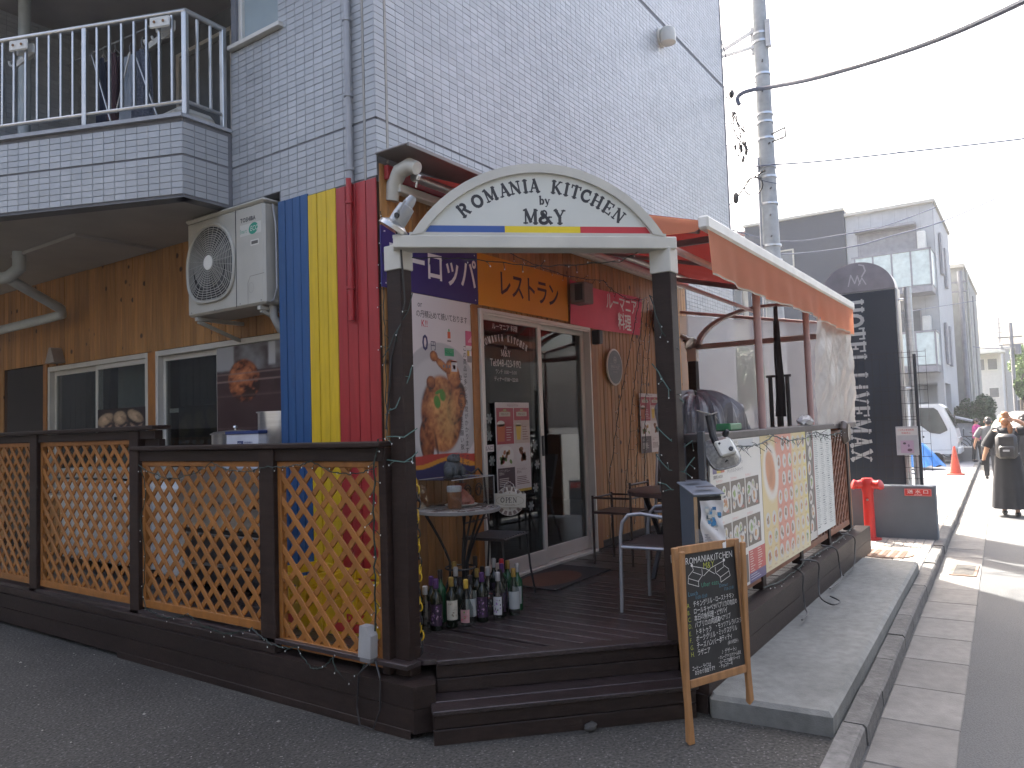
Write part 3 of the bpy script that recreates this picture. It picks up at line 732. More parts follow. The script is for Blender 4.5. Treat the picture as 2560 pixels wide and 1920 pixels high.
# sliding door
df = MB()
for a in ((4.74, 4.765, .35, 2.54), (6.535, 6.56, .35, 2.54)): df.box(a[0], a[1], 3.545, 3.66, a[2], a[3], .003)
df.box(4.766, 6.534, 3.545, 3.66, 2.512, 2.54, .003); df.box(4.766, 6.534, 3.53, 3.66, .345, .375, .003)
df.box(4.766, 6.534, 3.552, 3.566, 2.495, 2.511)
dfo = part('door_frame', df, M_sash, B)
def sash(x0, x1, y, glass=M_glassdoor):
    s_ = MB(); wv = .055
    s_.box(x0, x0+wv, y, y+.035, .378, 2.508, .003); s_.box(x1-wv, x1, y, y+.035, .378, 2.508, .003)
    s_.box(x0+wv, x1-wv, y, y+.035, .378, .50, .003); s_.box(x0+wv, x1-wv, y, y+.035, 2.46, 2.508, .003)
    d_ = part('sliding_door', s_, M_sash, B)
    part('pane', MB().box(x0+wv-.005, x1-wv+.005, y+.014, y+.020, .49, 2.47), glass, d_)
    return d_
sd1 = sash(4.768, 5.68, 3.575); sd2 = sash(5.60, 6.532, 3.615)
part('handle', MB().box(5.625, 5.655, 3.555, 3.573, 1.32, 1.50, .004), M_black, sd1)
# windows on the passage side
def passage_window(y0, ym, y1, z0, z1):
    f_ = MB()
    for a in ((y0, y0+.04, z0, z1), (y1-.04, y1, z0, z1)): f_.box(4.02, 4.12, *a, .003)
    f_.box(4.02, 4.12, y0+.04, y1-.04, z1-.05, z1, .003); f_.box(4.02, 4.12, y0+.04, y1-.04, z0, z0+.05, .003)
    w_ = part('window', f_, M_sash, B)
    for (a, b, xx) in ((y0+.042, ym+.02, 4.04), (ym-.02, y1-.042, 4.075)):
        s_ = MB()
        s_.box(xx, xx+.028, a, a+.04, z0+.052, z1-.052, .003); s_.box(xx, xx+.028, b-.04, b, z0+.052, z1-.052, .003); s_.box(xx, xx+.028, a+.04, b-.04, z0+.052, z0+.1, .003); s_.box(xx, xx+.028, a+.04, b-.04, z1-.1, z1-.052, .003)
        part('sash', s_, M_sash, w_); part('pane', MB().box(xx+.011, xx+.016, a+.035, b-.035, z0+.09, z1-.09), M_glasswin, w_)
    return w_
w1 = passage_window(7.10, 8.12, 9.17, 1.02, 2.43); w2 = passage_window(4.70, 5.98, 6.96, 1.02, 2.43)
M_lace = sheet('lace_curtain', (.42, .43, .40), .35, .9, .92)
for (a, b) in ((7.2, 8.05), (6.08, 6.9), (8.2, 9.1)):
    m = MB(); m.grid(lambda u, v: (4.22+.022*math.sin(u*46+.5*math.sin(9*v)), a+(b-a)*u, 1.1+1.3*v), 60, 3); part('curtain', m, M_lace if b < 8.1 and a > 7 else sheet('dim_curtain', (.12, .12, .12), .3, .9, .6), B, smooth=True)
part('window_bar', MB().box(4.13, 4.15, 6.02, 6.9, 1.83, 1.87), M_sash, B)
m = MB(); m.box(4.06, 4.10, 9.30, 10.31, .36, 2.47, .004); part('passage_door', m, mat('door_brown', (.022, .018, .017), rough=.5), B)
part('opening_trim', MB().box(4.02, 4.10, 9.20, 9.285, .36, 2.47, .004), M_pine2, B)
part('opening_trim', MB().box(4.02, 4.055, 6.965, 7.095, .36, 2.43, .004), M_pine2, B)
part('window_sill_shelf', MB().box(3.90, 4.06, 4.66, 9.2, .96, 1.01, .004), M_sash, B)
# ============================================================ DECK
random.seed(5)
D = thing('wooden_deck', 'dark brown timber deck with two steps across its cut corner, in front of the restaurant', 'deck', (3.2, 2.8, 0))
def clip_y(x):   # front edge of the deck at x
    return max(1.62, 5.86-x)
x = 2.98
while x < 8.98:
    w_ = .115; x1 = min(x+w_-.006, 8.98); ytop = 3.61 if x > 3.62 else 11.5
    ya, yb = (clip_y(x), clip_y(x1)) if x > 3.09 else (2.78, 2.78)
    m = MB(); zt = .35+random.uniform(-.0015, .0015)
    if x <= 3.62 < x1: x1 = 3.62
    for (p, q) in ([(ya, ytop)]):
        pass
    m.add([(x, ya, .325), (x1, yb, .325), (x1, ytop, .325), (x, ytop, .325), (x, ya, zt-.003), (x1, yb, zt-.003), (x1, ytop, zt-.003), (x, ytop, zt-.003),
           (x+.003, ya+.003, zt), (x1-.003, yb+.003, zt), (x1-.003, ytop, zt), (x+.003, ytop, zt)],
          [(3, 2, 1, 0), (0, 1, 5, 4), (1, 2, 6, 5), (2, 3, 7, 6), (3, 0, 4, 7), (4, 5, 9, 8), (5, 6, 10, 9), (7, 4, 8, 11), (8, 9, 10, 11)])
    part('floor_board', m, M_deck, D); x += w_
for k in range(4):
    m = MB(); x = 3.62+.115*k; m.box(x, min(x+.109, 4.05), 4.66, 11.5, .325, .35, .003); part('floor_board', m, M_deck, D)
E_ = Vector((.70711, .70711, 0)); Dg = Vector((.70711, -.70711, 0))
SP = lambda s, t, z=0: Vector((s/2+t*.70711, s/2-t*.70711, z))
def diag(name, s0, s1, z0, z1, t0=.27, t1=1.69, mm=M_darkh, bev=.004):
    a = SP((s0+s1)/2, t0, (z0+z1)/2); b = SP((s0+s1)/2, t1, (z0+z1)/2); m = MB(); m.bar(a, b, abs(s1-s0)/1.41421, z1-z0, bev=bev); return part(name, m, mm, D)
diag('riser', 5.50, 5.545, -.005, .075, .26, 1.67); diag('riser', 5.50, 5.545, .079, .148, .26, 1.67)
diag('tread', 5.475, 5.66, .150, .174, .255, 1.68, M_deck); diag('tread', 5.668, 5.86, .150, .174, .27, 1.68, M_deck)
diag('riser', 5.845, 5.89, .175, .247, .30, 1.68); diag('riser', 5.845, 5.89, .251, .322, .30, 1.68)
diag('nosing', 5.815, 5.95, .324, .352, .30, 1.69, M_deck)
diag('joist', 5.9, 6.0, -.02, .15, .3, 1.6)
poly = [(2.935, 2.70), (3.035, 2.635), (3.20, 2.79), (3.13, 2.98), (3.09, 11.5), (2.935, 11.5)]
for z0, z1, nm in ((.03, .150, 'base_board'), (.154, .265, 'base_board')):
    m = MB(); m.prism(poly, z0, z1); part(nm, m, M_darkh, D)
part('base_board', MB().box(2.958, 3.10, 3.84, 11.5, .268, .325, .005), M_darkh, D)
part('base_board', MB().box(2.928, 2.934, 2.72, 5.6, -.01, .045, .002), M_darkh, D)
pr_ = [(3.99, 1.515), (9.02, 1.515), (9.02, 1.66), (4.20, 1.66), (4.06, 1.64)]
for z0, z1 in ((.10, .235), (.239, .375)):
    m = MB(); m.prism(pr_, z0, z1); part('base_board', m, M_darkh, D)
part('base_board', MB().box(4.0, 4.3, 1.53, 1.62, -.03, .1), M_darkh, D)
part('end_board', MB().box(9.0, 9.03, 1.66, 3.6, .1, .34), M_darkh, D)
m = MB()
for xx in (4.9, 6.1, 7.3, 8.6): m.box(xx, xx+.1, 1.56, 1.68, .0, .11)
for yy in (2.75, 4.2, 5.7, 7.3): m.box(3.0, 3.1, yy, yy+.12, -.02, .05)
part('footing_block', m, M_kerb, D)

# ============================================================ LATTICE FENCES
def lattice(panel_parent, axis, fixed, a0, a1, z0, z1, pitch, fr=.035, sgn=-1, mm=M_pine2, wide=.036, both=True):
    "axis y: panel at x=fixed facing -x; axis x: at y=fixed facing -y"
    P3 = (lambda a, d, z: (fixed+d, a, z)) if axis == 'y' else (lambda a, d, z: (a, fixed+d, z))
    def bx(a, b, c, d, e, f, bev=.002):
        p, q = P3(a, c, e), P3(b, d, f); return MB().box(p[0], q[0], p[1], q[1], p[2], q[2], bev)
    for r in ((a0, a1, z0, z0+fr*1.5), (a0, a1, z1-fr, z1)):
        part('frame_rail', bx(r[0], r[1], -.018, .026, r[2], r[3]), mm, panel_parent)
    for r in ((a0, a0+fr), (a1-fr, a1)): part('frame_stile', bx(r[0], r[1], -.0165, .0245, z0+fr*1.5, z1-fr), mm, panel_parent)
    W_, H_ = a1-a0, z1-z0; up = Vector((-1, 0, 0)) if axis == 'y' else Vector((0, -1, 0))
    for layer in (0, 1):
        if layer == 1 and not both: break
        k = -H_+pitch*.4
        while k < W_:
            # line: a = k + t, z = t  (layer 0 goes up towards +a)
            t0 = max(0, -k)+.012; t1 = min(H_, W_-k)-.012
            if t1-t0 > .04:
                if layer == 0: A, B2 = (a0+k+t0, z0+t0), (a0+k+t1, z0+t1)
                else: A, B2 = (a1-k-t0, z0+t0), (a1-k-t1, z0+t1)
                d = -.006 if layer == 0 else .006
                m = MB(); m.bar(P3(A[0], d, A[1]), P3(B2[0], d, B2[1]), wide, .0105, up=up, bev=.0015); part('slat', m, mm, panel_parent)
            k += pitch
F1 = thing('lattice_fence', 'orange diagonal lattice fence with dark rails, stepped in height, left of the deck', 'fence', (3.03, 3.9, .3))
FX = 3.03
for (a0, a1, z1, zb) in ((3.86, 4.0, 1.50, .27), (5.40, 5.52, 1.65, .27), (7.0, 7.13, 1.65, .27), (8.6, 8.72, 1.65, .27)):
    part('post', MB().box(FX-.05, FX+.045, a0, a1, zb, z1, .005), M_dark, F1)
part('post', MB().box(FX-.02, FX+.07, 2.935, 2.99, .27, 1.50, .004), M_dark, F1)
part('cap_rail', MB().box(FX-.075, FX+.075, 2.925, 5.46, 1.503, 1.535, .006), M_dark, F1)
part('under_rail', MB().box(FX-.035, FX+.03, 2.94, 5.40, 1.425, 1.50, .004), M_dark, F1)
part('cap_rail', MB().box(FX-.075, FX+.075, 5.16, 9.6, 1.653, 1.685, .006), M_dark, F1)
part('under_rail', MB().box(FX-.035, FX+.03, 5.2, 9.5, 1.585, 1.65, .004), M_dark, F1)
part('under_rail', MB().box(FX+.0, FX+.05, 5.2, 5.39, 1.53, 1.585, .004), M_dark, F1)
lattice(F1, 'y', FX, 2.97, 3.86, .30, 1.425, .148)
lattice(F1, 'y', FX, 4.0, 5.40, .37, 1.425, .148)
lattice(F1, 'y', FX, 5.52, 7.0, .37, 1.585, .148)
lattice(F1, 'y', FX, 7.13, 8.6, .37, 1.585, .148)
F2 = thing('lattice_fence', 'brown lattice fence behind the menu boards on the street side of the deck', 'fence', (6.4, 1.65, .3))
FY = 1.655
for (a0, a1) in ((4.28, 4.36), (5.42, 5.50), (6.50, 6.58), (7.55, 7.63), (8.58, 8.66)):
    part('post', MB().box(a0, a1, FY-.03, FY+.05, .377, 1.46, .005), M_dark, F2)
part('cap_rail', MB().box(4.20, 8.95, FY-.07, FY+.075, 1.463, 1.515, .006), mat('greyed_brown_rail', (.05, .04, .038), rough=.55, var=.3, scale=8), F2)
for a0, a1 in ((4.36, 5.42), (5.50, 6.50), (6.58, 7.55), (7.63, 8.58)):
    lattice(F2, 'x', FY, a0, a1, .44, 1.44, .135, mm=mat('brown_stain_wood', (.20, .07, .028), rough=.5, var=.25, scale=8, rnd=.15))
part('corner_board', MB().box(8.66, 8.70, FY-.03, FY+.4, .38, 1.46, .004), M_pine2, F2)

# ============================================================ ENTRANCE ARCH
A = thing('entrance_arch', 'white arched restaurant sign on two dark posts over the deck steps', 'sign', (3.06, 2.80, .27))
part('post', MB().box(3.048, 3.138, 2.82, 2.93, .265, 2.50, .005), M_dark, A)
part('post', MB().box(4.055, 4.155, 1.66, 1.775, .35, 2.46, .005), M_dark, A)
part('post_cap', MB().box(3.04, 3.145, 2.812, 2.938, 2.485, 2.625, .004), M_cream, A)
part('post_cap', MB().box(4.047, 4.163, 1.652, 1.783, 2.455, 2.60, .004), M_cream, A)
ad = Vector((.687, -.7266, 0)); an = Vector((.7266, .687, 0)); A0 = Vector((3.06, 2.80, 0))
AP = lambda s, z, o=0: A0+ad*s+Vector((0, 0, z))-an*o
m = MB(); m.bar(AP(-.06, 2.622, 0), AP(1.56, 2.622, 0), .13, .07, bev=.004); part('beam', m, M_cream, A)
CS, CZ = .764, 2.226
def arcpts(r, n, zlo):
    a = math.acos(min(1, (zlo-CZ)/r)); return [(CS+r*math.sin(-a+2*a*i/n), CZ+r*math.cos(-a+2*a*i/n)) for i in range(n+1)]
o_ = arcpts(.844, 40, 2.658); i_ = arcpts(.793, 40, 2.672)
m = MB()
for k in range(40):
    (a, b), (c, d), (e, f), (g_, h) = o_[k], o_[k+1], i_[k+1], i_[k]
    m.quad(AP(a, b, .065), AP(g_, h, .065), AP(e, f, .065), AP(c, d, .065)); m.quad(AP(a, b, .065), AP(c, d, .065), AP(c, d, -.055), AP(a, b, -.055))
    m.quad(AP(g_, h, .065), AP(g_, h, -.055), AP(e, f, -.055), AP(e, f, .065)); m.quad(AP(a, b, -.055), AP(c, d, -.055), AP(e, f, -.055), AP(g_, h, -.055))
m.bar(AP(.03, 2.666, .0), AP(1.498, 2.666, .0), .12, .017)
part('arch_frame', m, M_cream, A)
fo = arcpts(.806, 40, 2.668); m = MB(); m.add([AP(a, b, .045) for a, b in fo]+[AP(a, b, -.045) for a, b in fo], [tuple(reversed(range(41))), tuple(range(41, 82))]); pf = part('sign_face', m, mat('milky_acrylic', (.60, .62, .58), rough=.35, var=.03), A)
pr = Print(AP(0, 0, .045), ad, (0, 0, 1), -an)
BLU, YEL, RED, INK = (.03, .09, .32), (.72, .55, .02), (.5, .03, .045), (.03, .032, .04)
def stripe(s0, s1, c):
    z0, z1 = 2.679, 2.716
    def lim(s, z):
        hw = math.sqrt(.790**2-(z-CZ)**2); return max(CS-hw, min(CS+hw, s))
    pr.poly([(lim(s0, z0), z0), (lim(s1, z0), z0), (lim(s1, z1), z1), (lim(s0, z1), z1)], c)
stripe(0, .561, BLU); stripe(.561, .995, YEL); stripe(.995, 2, RED)
for ch, an_ in zip('ROMANIAKITCHEN', (126.8, 119.4, 112.7, 106.2, 101.0, 96.3, 92.2, 81.8, 77.2, 73.0, 67.8, 62.2, 56.3, 50.4)):
    slab(pr, ch, CS+.686*math.cos(R_(an_)), CZ+.686*math.sin(R_(an_)), .071, INK, R_(an_-90), 1.08, 1.35)
slabtext(pr, 'by', .793, 2.842, .046, INK, 1., wt=1.3); slabtext(pr, 'M&Y', .79, 2.731, .078, INK, 1.12, wt=1.35)
for s_, z_ in ((.28, 2.885), (1.14, 2.985), (.60, 2.668), (1.3, 2.668), (.62, 3.01)): pr.ell(s_, z_, .004, .004, (.25, .24, .22))
pr.done('lettering', pf, rough=.4)
# spotlight on the left post
def spot(name, label, loc, aim, sc_=1.):
    t = thing(name, label, 'spotlight', loc, group='outdoor spotlights'); M = Matrix.Translation((0, 0, .1*sc_)) @ Vector(aim).to_track_quat('Z', 'Y').to_matrix().to_4x4() @ Matrix.Scale(sc_, 4)
    m = MB(); m.lathe([(.0, -.14), (.022, -.14), (.03, -.11), (.03, -.08), (.045, -.075), (.05, -.02), (.05, .03), (.0555, .035), (.05, .04), (.045, .045)], n=18, M=M)
    part('housing', m, mat('grey_cast_metal', (.36, .37, .38), rough=.45, metal=.4), t, True, smooth=True)
    m = MB(); m.lathe([(.05, .03), (.085, .05), (.088, .075), (.08, .078), (.0, .07)], n=20, M=M); part('lamp_head', m, M_alu, t, True, smooth=True)
    m = MB(); m.tube([M @ Vector(p) for p in ((.058, 0, 0), (.075, 0, -.03), (.075, 0, -.09))], .007, 6); m.tube([M @ Vector(p) for p in ((-.058, 0, 0), (-.075, 0, -.03), (-.075, 0, -.09))], .007, 6)
    m.box(-.03, .03, -.03, .03, -.012, .006); part('yoke', m, MATS['grey_cast_metal'], t, True)
    m = MB()
    for s_ in (-1, 1): m.lathe([(.0, 0), (.014, 0), (.016, .008), (.012, .02), (0, .02)], n=10, M=M @ Matrix.Translation((s_*.056, 0, 0)) @ Matrix.Rotation(R_(90*s_), 4, 'Y'))
    part('knob', m, M_black, t, True); return t
spot('spotlight', 'grey metal spotlight perched on the left post of the arched sign', (3.03, 2.80, 2.66), (-.25, .45, -.75), 1.0)
# cable from the spotlight down the post
def wire(pts, r, mm=M_black, n=6, **k):
    m = MB(); m.tube(pts, r, n); return m
t = single('lamp_cable', wire([(3.02, 2.79, 2.80), (3.0, 2.80, 2.68), (3.04, 2.806, 2.60), (3.06, 2.803, 2.3), (3.045, 2.9, 2.0), (3.02, 2.93, 1.6)], .006), M_black, 'black cable running from the spotlight down the left arch post', 'cable')
# security box on the right: pole-mounted floodlight head over the leaflet box
t = thing('flood_light', 'silver square flood lamp head tilted on a dark pole beside the right arch post', 'lamp', (4.30, 1.52, 1.30))
M = Matrix.Translation((4.33, 1.50, 1.40)) @ Matrix.Rotation(R_(-50), 4, 'Z') @ Matrix.Rotation(R_(62), 4, 'X') @ Matrix.Rotation(R_(14), 4, 'Z')
m = MB(); m.prism([(.10*math.copysign(abs(math.cos(a))**.55, math.cos(a)), .10*math.copysign(abs(math.sin(a))**.55, math.sin(a))) for a in [2*math.pi*k/24 for k in range(24)]], -.02, 0, M=M)
m.add([M @ Vector((.1*math.copysign(abs(math.cos(a))**.55, math.cos(a))*f, .1*math.copysign(abs(math.sin(a))**.55, math.sin(a))*f, z)) for f, z in ((.96, .001), (.55, .045)) for a in [2*math.pi*k/24 for k in range(24)]], [(k, (k+1) % 24, 24+(k+1) % 24, 24+k) for k in range(24)]+[tuple(range(24, 48))])
part('reflector_shell', m, mat('ribbed_grey_metal', (.34, .34, .33), rough=.4, metal=.5, var=.35, scale=60), t)
m = MB(); m.box(-.052, .052, -.048, .052, .045, .075, .008, M=M); part('driver_box', m, M_cream, t)
m = MB(); m.lathe([(.013, 0), (.013, .01), (0, .01)], n=12, M=M @ Matrix.Translation((.02, -.02, .075))); m.lathe([(.006, 0), (.006, .008), (0, .008)], n=8, M=M @ Matrix.Translation((-.03, .03, .075))); part('socket', m, M_black, t)
m = MB(); m.tube([(4.30, 1.56, 1.62), (4.30, 1.54, 1.50), (4.28, 1.50, 1.42), (4.30, 1.47, 1.35)], .022, 8); m.lathe([(.018, 0), (.02, .02), (.012, .045), (0, .05)], n=10, M=M @ Matrix.Translation((.06, .095, .02))); part('swivel_arm', m, M_black, t, smooth=True)
t = thing('dark_pole', 'short dark square pole standing behind the leaflet box', 'pole', (4.12, 1.55, .35))
part('shaft', MB().box(4.125, 4.163, 1.535, 1.573, .1, 1.53, .004), mat('dark_slate_metal', (.02, .024, .032), rough=.5), t)

# ============================================================ AWNING
W_ = thing('awning', 'orange retractable awning with white front bar above the deck', 'awning', (3.8, 3.5, 3.3))
M_cloth = sheet('shaded_awning_cloth', (.42, .045, .032), .26, .8, 1., .06)  # dark red of the shaded underside put into the canopy colour
M_clothv = sheet('lit_valance_cloth', (.93, .42, .25), .7, .8, 1., .06)  # same cloth, with the brightness of the lit valance put into its colour
X0, X1, YF, ZF, YW, ZW = 4.38, 8.90, 1.56, 2.80, 3.46, 3.38
XW = 3.87
def cl(u, v): 
    y = YW+(YF-YW)*v; z = ZW+(ZF-ZW)*v-.035*math.sin(math.pi*v)-.006*math.sin(u*40)*math.sin(math.pi*v); xl = XW+(X0-XW)*v; return (xl+(X1-xl)*u, y, z)
m = MB(); m.grid(cl, 30, 12); part('canopy_cloth', m, M_cloth, W_, smooth=True)
m = MB(); m.box(X0-.03, X1+.03, YF-.035, YF+.035, ZF-.055, ZF+.03, .014); part('front_bar', m, M_white, W_)
def rip(u): return .006*math.sin(u*37)+.004*math.sin(u*83+1)+.004*math.sin(u*17)
m = MB(); m.grid(lambda u, v: (X0+(X1-X0)*u, YF-.02-rip(u)*(1-v)*2.2-.01*(1-v), ZF-.05-(1-v)*(.285+.012*math.sin(u*9))), 90, 5); part('valance', m, M_clothv, W_, smooth=True)
m = MB()
for k in range(90):
    u0, u1 = k/90, (k+1)/90; f = lambda u: Vector((X0+(X1-X0)*u, YF-.02-rip(u)*2.2-.0115, ZF-.05-(.285+.012*math.sin(u*9)))); m.quad(f(u0), f(u1), f(u1)+Vector((0, -.001, .012)), f(u0)+Vector((0, -.001, .012)))
part('hem', m, mat('beige_hem', (.42, .36, .28), rough=.8), W_)
# side flap
m = MB()
def flap(u, v):   # u 0 (bar end) .. 1 toward the wall
    p = cl(0, 1-u*.62); h = (.03+.13*u**.4+.03*math.sin(u*4)) if u < .5 else .15+.02*math.sin(u*9)
    return (p[0]-.012-.02*(1-v)*math.sin(u*7), p[1], p[2]-.005-(1-v)*h)
m.grid(flap, 24, 4); part('side_flap', m, M_clothv, W_, smooth=True)
m = MB(); m.box(3.80, 8.95, 3.50, 3.57, 3.24, 3.30, .006); part('wall_rail', m, M_cream, W_)
m = MB(); m.tube([(3.86, 3.42, 3.345), (8.9, 3.42, 3.345)], .038, 14); part('roller_tube', m, M_alu, W_, smooth=True)
m = MB(); m.tube([(3.80, 3.58, 3.19), (3.80, 3.56, 3.30), (3.80, 3.50, 3.38), (3.80, 3.40, 3.40), (3.80, 3.34, 3.37)], [.045, .05, .055, .055, .045], 12); part('end_cap', m, M_cream, W_, smooth=True)
m = MB(); m.lathe([(.0, -.01), (.016, -.01), (.016, .02), (.008, .03), (.008, .07), (0, .07)], n=10, M=Matrix.Translation((3.81, 3.34, 3.31)) @ Matrix.Rotation(R_(200), 4, 'X')); part('crank_eye', m, M_alu, W_)
m = MB(); m.box(3.66, 9.1, 3.30, 3.60, 3.488, 3.50, .003); m.box(3.66, 9.1, 3.285, 3.302, 3.472, 3.50, .003); part('cover_plate', m, mat('dull_grey_sheet', (.22, .21, .20), rough=.6), W_)
for xx in (4.7, 8.2):
    s_ = 1 if xx < 5 else -1
    m = MB(); m.bar((xx, 3.46, 3.27), (xx-.25*s_+.9*s_, 2.4, 2.93), .03, .05, bev=.006); m.bar((xx-.25*s_+.9*s_, 2.4, 2.93), (xx-.0*s_, 1.60, 2.76), .03, .045, bev=.006); part('folding_arm', m, mat('arm_grey', (.25, .24, .25), rough=.4, metal=.3), W_)
for i, (xx) in enumerate((4.5, 6.2, 7.8)):
    m = MB(); m.tube([(xx, 3.42, 3.23), (xx-.05, 1.62, 2.76)], .018, 8); part('support_bar', m, MATS['arm_grey'], W_, smooth=True)
# second inner frame of the enclosure along the street side
S2 = thing('screen_frame', 'pinkish white pipe frame holding clear sheeting above the menu fence', 'frame', (7, 1.65, 1.5))
M_pipe = mat('pinkish_pipe', (.42, .27, .25), rough=.45, var=.1)
for xx in (5.68, 7.20): 
    m = MB(); m.tube([(xx, 1.65, 1.515), (xx, 1.65, 2.60)], .028, 10); part('upright', m, M_pipe, S2, smooth=True)
m = MB(); m.tube([(4.2, 1.70, 2.62), (9.0, 1.70, 2.60)], .022, 8); part('top_pipe', m, M_pipe, S2, smooth=True)
m = MB(); m.tube([(4.25, 2.6, 2.86), (8.95, 2.6, 2.84)], .022, 8); part('top_pipe', m, M_pipe, S2, smooth=True)
m = MB(); m.tube([(8.95, 1.7, 2.60), (8.95, 3.55, 2.95)], .022, 8); m.tube([(8.95, 1.68, 1.5), (8.95, 1.68, 2.6)], .02, 8); part('end_pipe', m, M_pipe, S2, smooth=True)
def crumple(u, v):
    x = 7.24+1.76*u; dz = .010*math.sin(9*u+5*v)+.005*math.sin(31*u-19*v)+.003*math.sin(67*u+43*v)+.004*math.sin(20*v-7*u)
    return (x, 1.60-.02*v+dz*1.6, 1.50+1.12*v-.03*u)
m = MB(); m.grid(crumple, 50, 30)
t = thing('plastic_sheet', 'crumpled translucent vinyl sheet hanging at the street end of the awning', 'plastic sheet', (8.1, 1.6, 1.5)); part('sheet', m, sheet('cloudy_vinyl', (.62, .60, .56), .35, .25, .72, .15), t, smooth=True)
# mesh net at the far end, second arch behind it
t = thing('mesh_screen', 'grey see-through mesh screen closing the far end of the deck', 'screen', (8.9, 2.6, 1.5))
m = MB(); m.grid(lambda u, v: (8.90+.012*math.sin(9*u+3*v), 1.72+1.82*u, 1.45+(1.15+.30*u)*v), 16, 10)
part('net', m, sheet('grey_mesh', (.52, .52, .55), .4, .9, .50, .06), t, smooth=True)
t = thing('rear_arch', 'plain arch on dark posts at the far end of the deck, seen through the mesh', 'arch', (8.75, 2.6, .35))
m = MB(); m.box(8.68, 8.78, 3.28, 3.38, .35, 2.30, .004); part('post', m, M_dark, t)
m = MB(); m.box(8.68, 8.78, 3.27, 3.39, 2.302, 2.46, .004); part('post_cap', m, M_cream, t)
m = MB(); m.box(8.70, 8.76, 1.72, 3.36, 2.44, 2.50, .004); part('beam', m, mat('brown_grey_beam', (.36, .30, .28), rough=.6), t)
m = MB(); n = 30; R2 = .82; c0 = 2.43
for k in range(n):
    a0, a1 = math.pi*k/n, math.pi*(k+1)/n
    for r0, r1 in ((.80, .86),):
        f = lambda a, r, xx: (xx, c0-r*math.cos(a), 2.46+r*.5*math.sin(a))
        m.quad(f(a0, r0, 8.70), f(a1, r0, 8.70), f(a1, r1, 8.70), f(a0, r1, 8.70)); m.quad(f(a0, r0, 8.70), f(a0, r0, 8.78), f(a1, r0, 8.78), f(a1, r0, 8.70)); m.quad(f(a0, r1, 8.70), f(a1, r1, 8.70), f(a1, r1, 8.78), f(a0, r1, 8.78))
part('arch_rim', m, MATS['brown_grey_beam'], t)
spot('spotlight', 'small dark spotlight on top of the far arch post behind the tarpaulin', (8.66, 3.36, 2.46), (-.3, -.6, -.5), .9)
# folded black stand (parasol)
t = thing('folded_parasol', 'black folded stand standing upright behind the street side fence', 'parasol', (8.0, 2.13, .35))
m = MB(); m.tube([(8.0, 2.13, .35), (8.0, 2.13, 2.75)], [.03, .022], 10); part('pole', m, M_black, t, smooth=True)
m = MB(); m.tube([(8.0, 2.13, 1.6), (8.01, 2.12, 1.9), (8.0, 2.13, 2.2), (8.0, 2.13, 2.6)], [.055, .045, .04, .03], 10); part('folded_cover', m, mat('black_cloth', (.014, .014, .016), rough=.9, bump=.3), t, smooth=True)
for q in (-.09, .02, .10):
    m = MB(); m.tube([(8.0+q*.3, 2.13+q, 1.2), (8.0, 2.13+q*.9, 2.02)], .022, 8); part('leg', m, M_black, t, smooth=True)
m = MB(); m.tube([(8.0, 2.01, 2.02), (8.0, 2.26, 2.02)], .014, 6); part('bracket', m, M_black, t)
# ============================================================ SIGNS ON THE DOOR WALL
YS = 3.578
def wallboard(name, label, cat, x0, x1, z0, z1, col, rough=.4, y=YS, th=.010, kw=None):
    t = thing(name, label, cat, ((x0+x1)/2, y, (z0+z1)/2))
    b = part('panel', MB().box(x0, x1, y, y+th, z0, z1, .001), mat('panel_'+name+'_%d' % (x0*100), col, rough=rough, var=.05, scale=3), t)
    return t, b, Print((x0, y, z0), (1, 0, 0), (0, 0, 1), (0, -1, 0))
WHT = (.72, .70, .68)
t, b, pr = wallboard('shop_sign', 'navy blue sign board with large white katakana beside the orange one', 'sign', 3.68, 4.765, 2.572, 2.998, (.022, .018, .13))
pr.text('ヨーロッパ', .05, .13, .19, WHT, sx=.80, bold=.016)
for u in (.04, 1.05):
    for v in (.03, .39): pr.ell(u, v, .006, .006, (.6, .6, .6))
pr.done('lettering', b)
t, b, pr = wallboard('shop_sign', 'orange yellow sign board with dark katakana above the sliding door', 'sign', 4.77, 6.19, 2.572, 2.998, (.62, .25, .012))
pr.text('レストラン', .27, .13, .175, (.045, .018, .03), sx=.84, bold=.016)
pr.done('lettering', b)
t = thing('banner', 'pinkish red banner with white Japanese lettering right of the orange sign', 'banner', (7.0, 3.56, 2.76))
m = MB(); m.grid(lambda u, v: (6.20+(1.62-.10*(1-v))*u, 3.565-.012*math.sin(6*u+2*v)-.02*max(0, u-.9)*8*(1-v), 2.55+.425*v-.01*math.sin(5*u)), 30, 8); bn = part('cloth', m, mat('pink_red_banner', (.66, .085, .145), rough=.6, var=.08), t, smooth=True)
pr = Print((6.20, 3.55, 2.555), (1, 0, 0), (0, 0, 1), (0, -1, 0), .004)
pr.text('ルーマニア', .72, .235, .135, WHT, sx=.82, bold=.012); pr.text('料理', .98, .045, .14, WHT, sx=.85, bold=.012); pr.done('lettering', bn)
t = thing('box_lamp', 'grey box lamp projecting between the orange sign and the red banner', 'lamp', (6.4, 3.5, 2.84))
part('housing', MB().box(6.20, 6.38, 3.40, 3.56, 2.74, 2.94, .008), mat('grey_brown_metal', (.16, .145, .135), rough=.5), t); part('slot', MB().box(6.192, 6.198, 3.42, 3.50, 2.765, 2.92), M_black, t)
t = thing('wall_lamp', 'half-round grey wall lamp high on the pine wall left of the mesh screen', 'lamp', (8.27, 3.55, 2.8))
m = MB(); m.lathe([(.02, 2.67), (.10, 2.675), (.115, 2.70), (.115, 2.83), (.095, 2.89), (.05, 2.92), (0, 2.925)], 8.27, 3.53, 18); part('shade', m, mat('satin_grey', (.34, .31, .29), rough=.4, metal=.4), t, smooth=True)
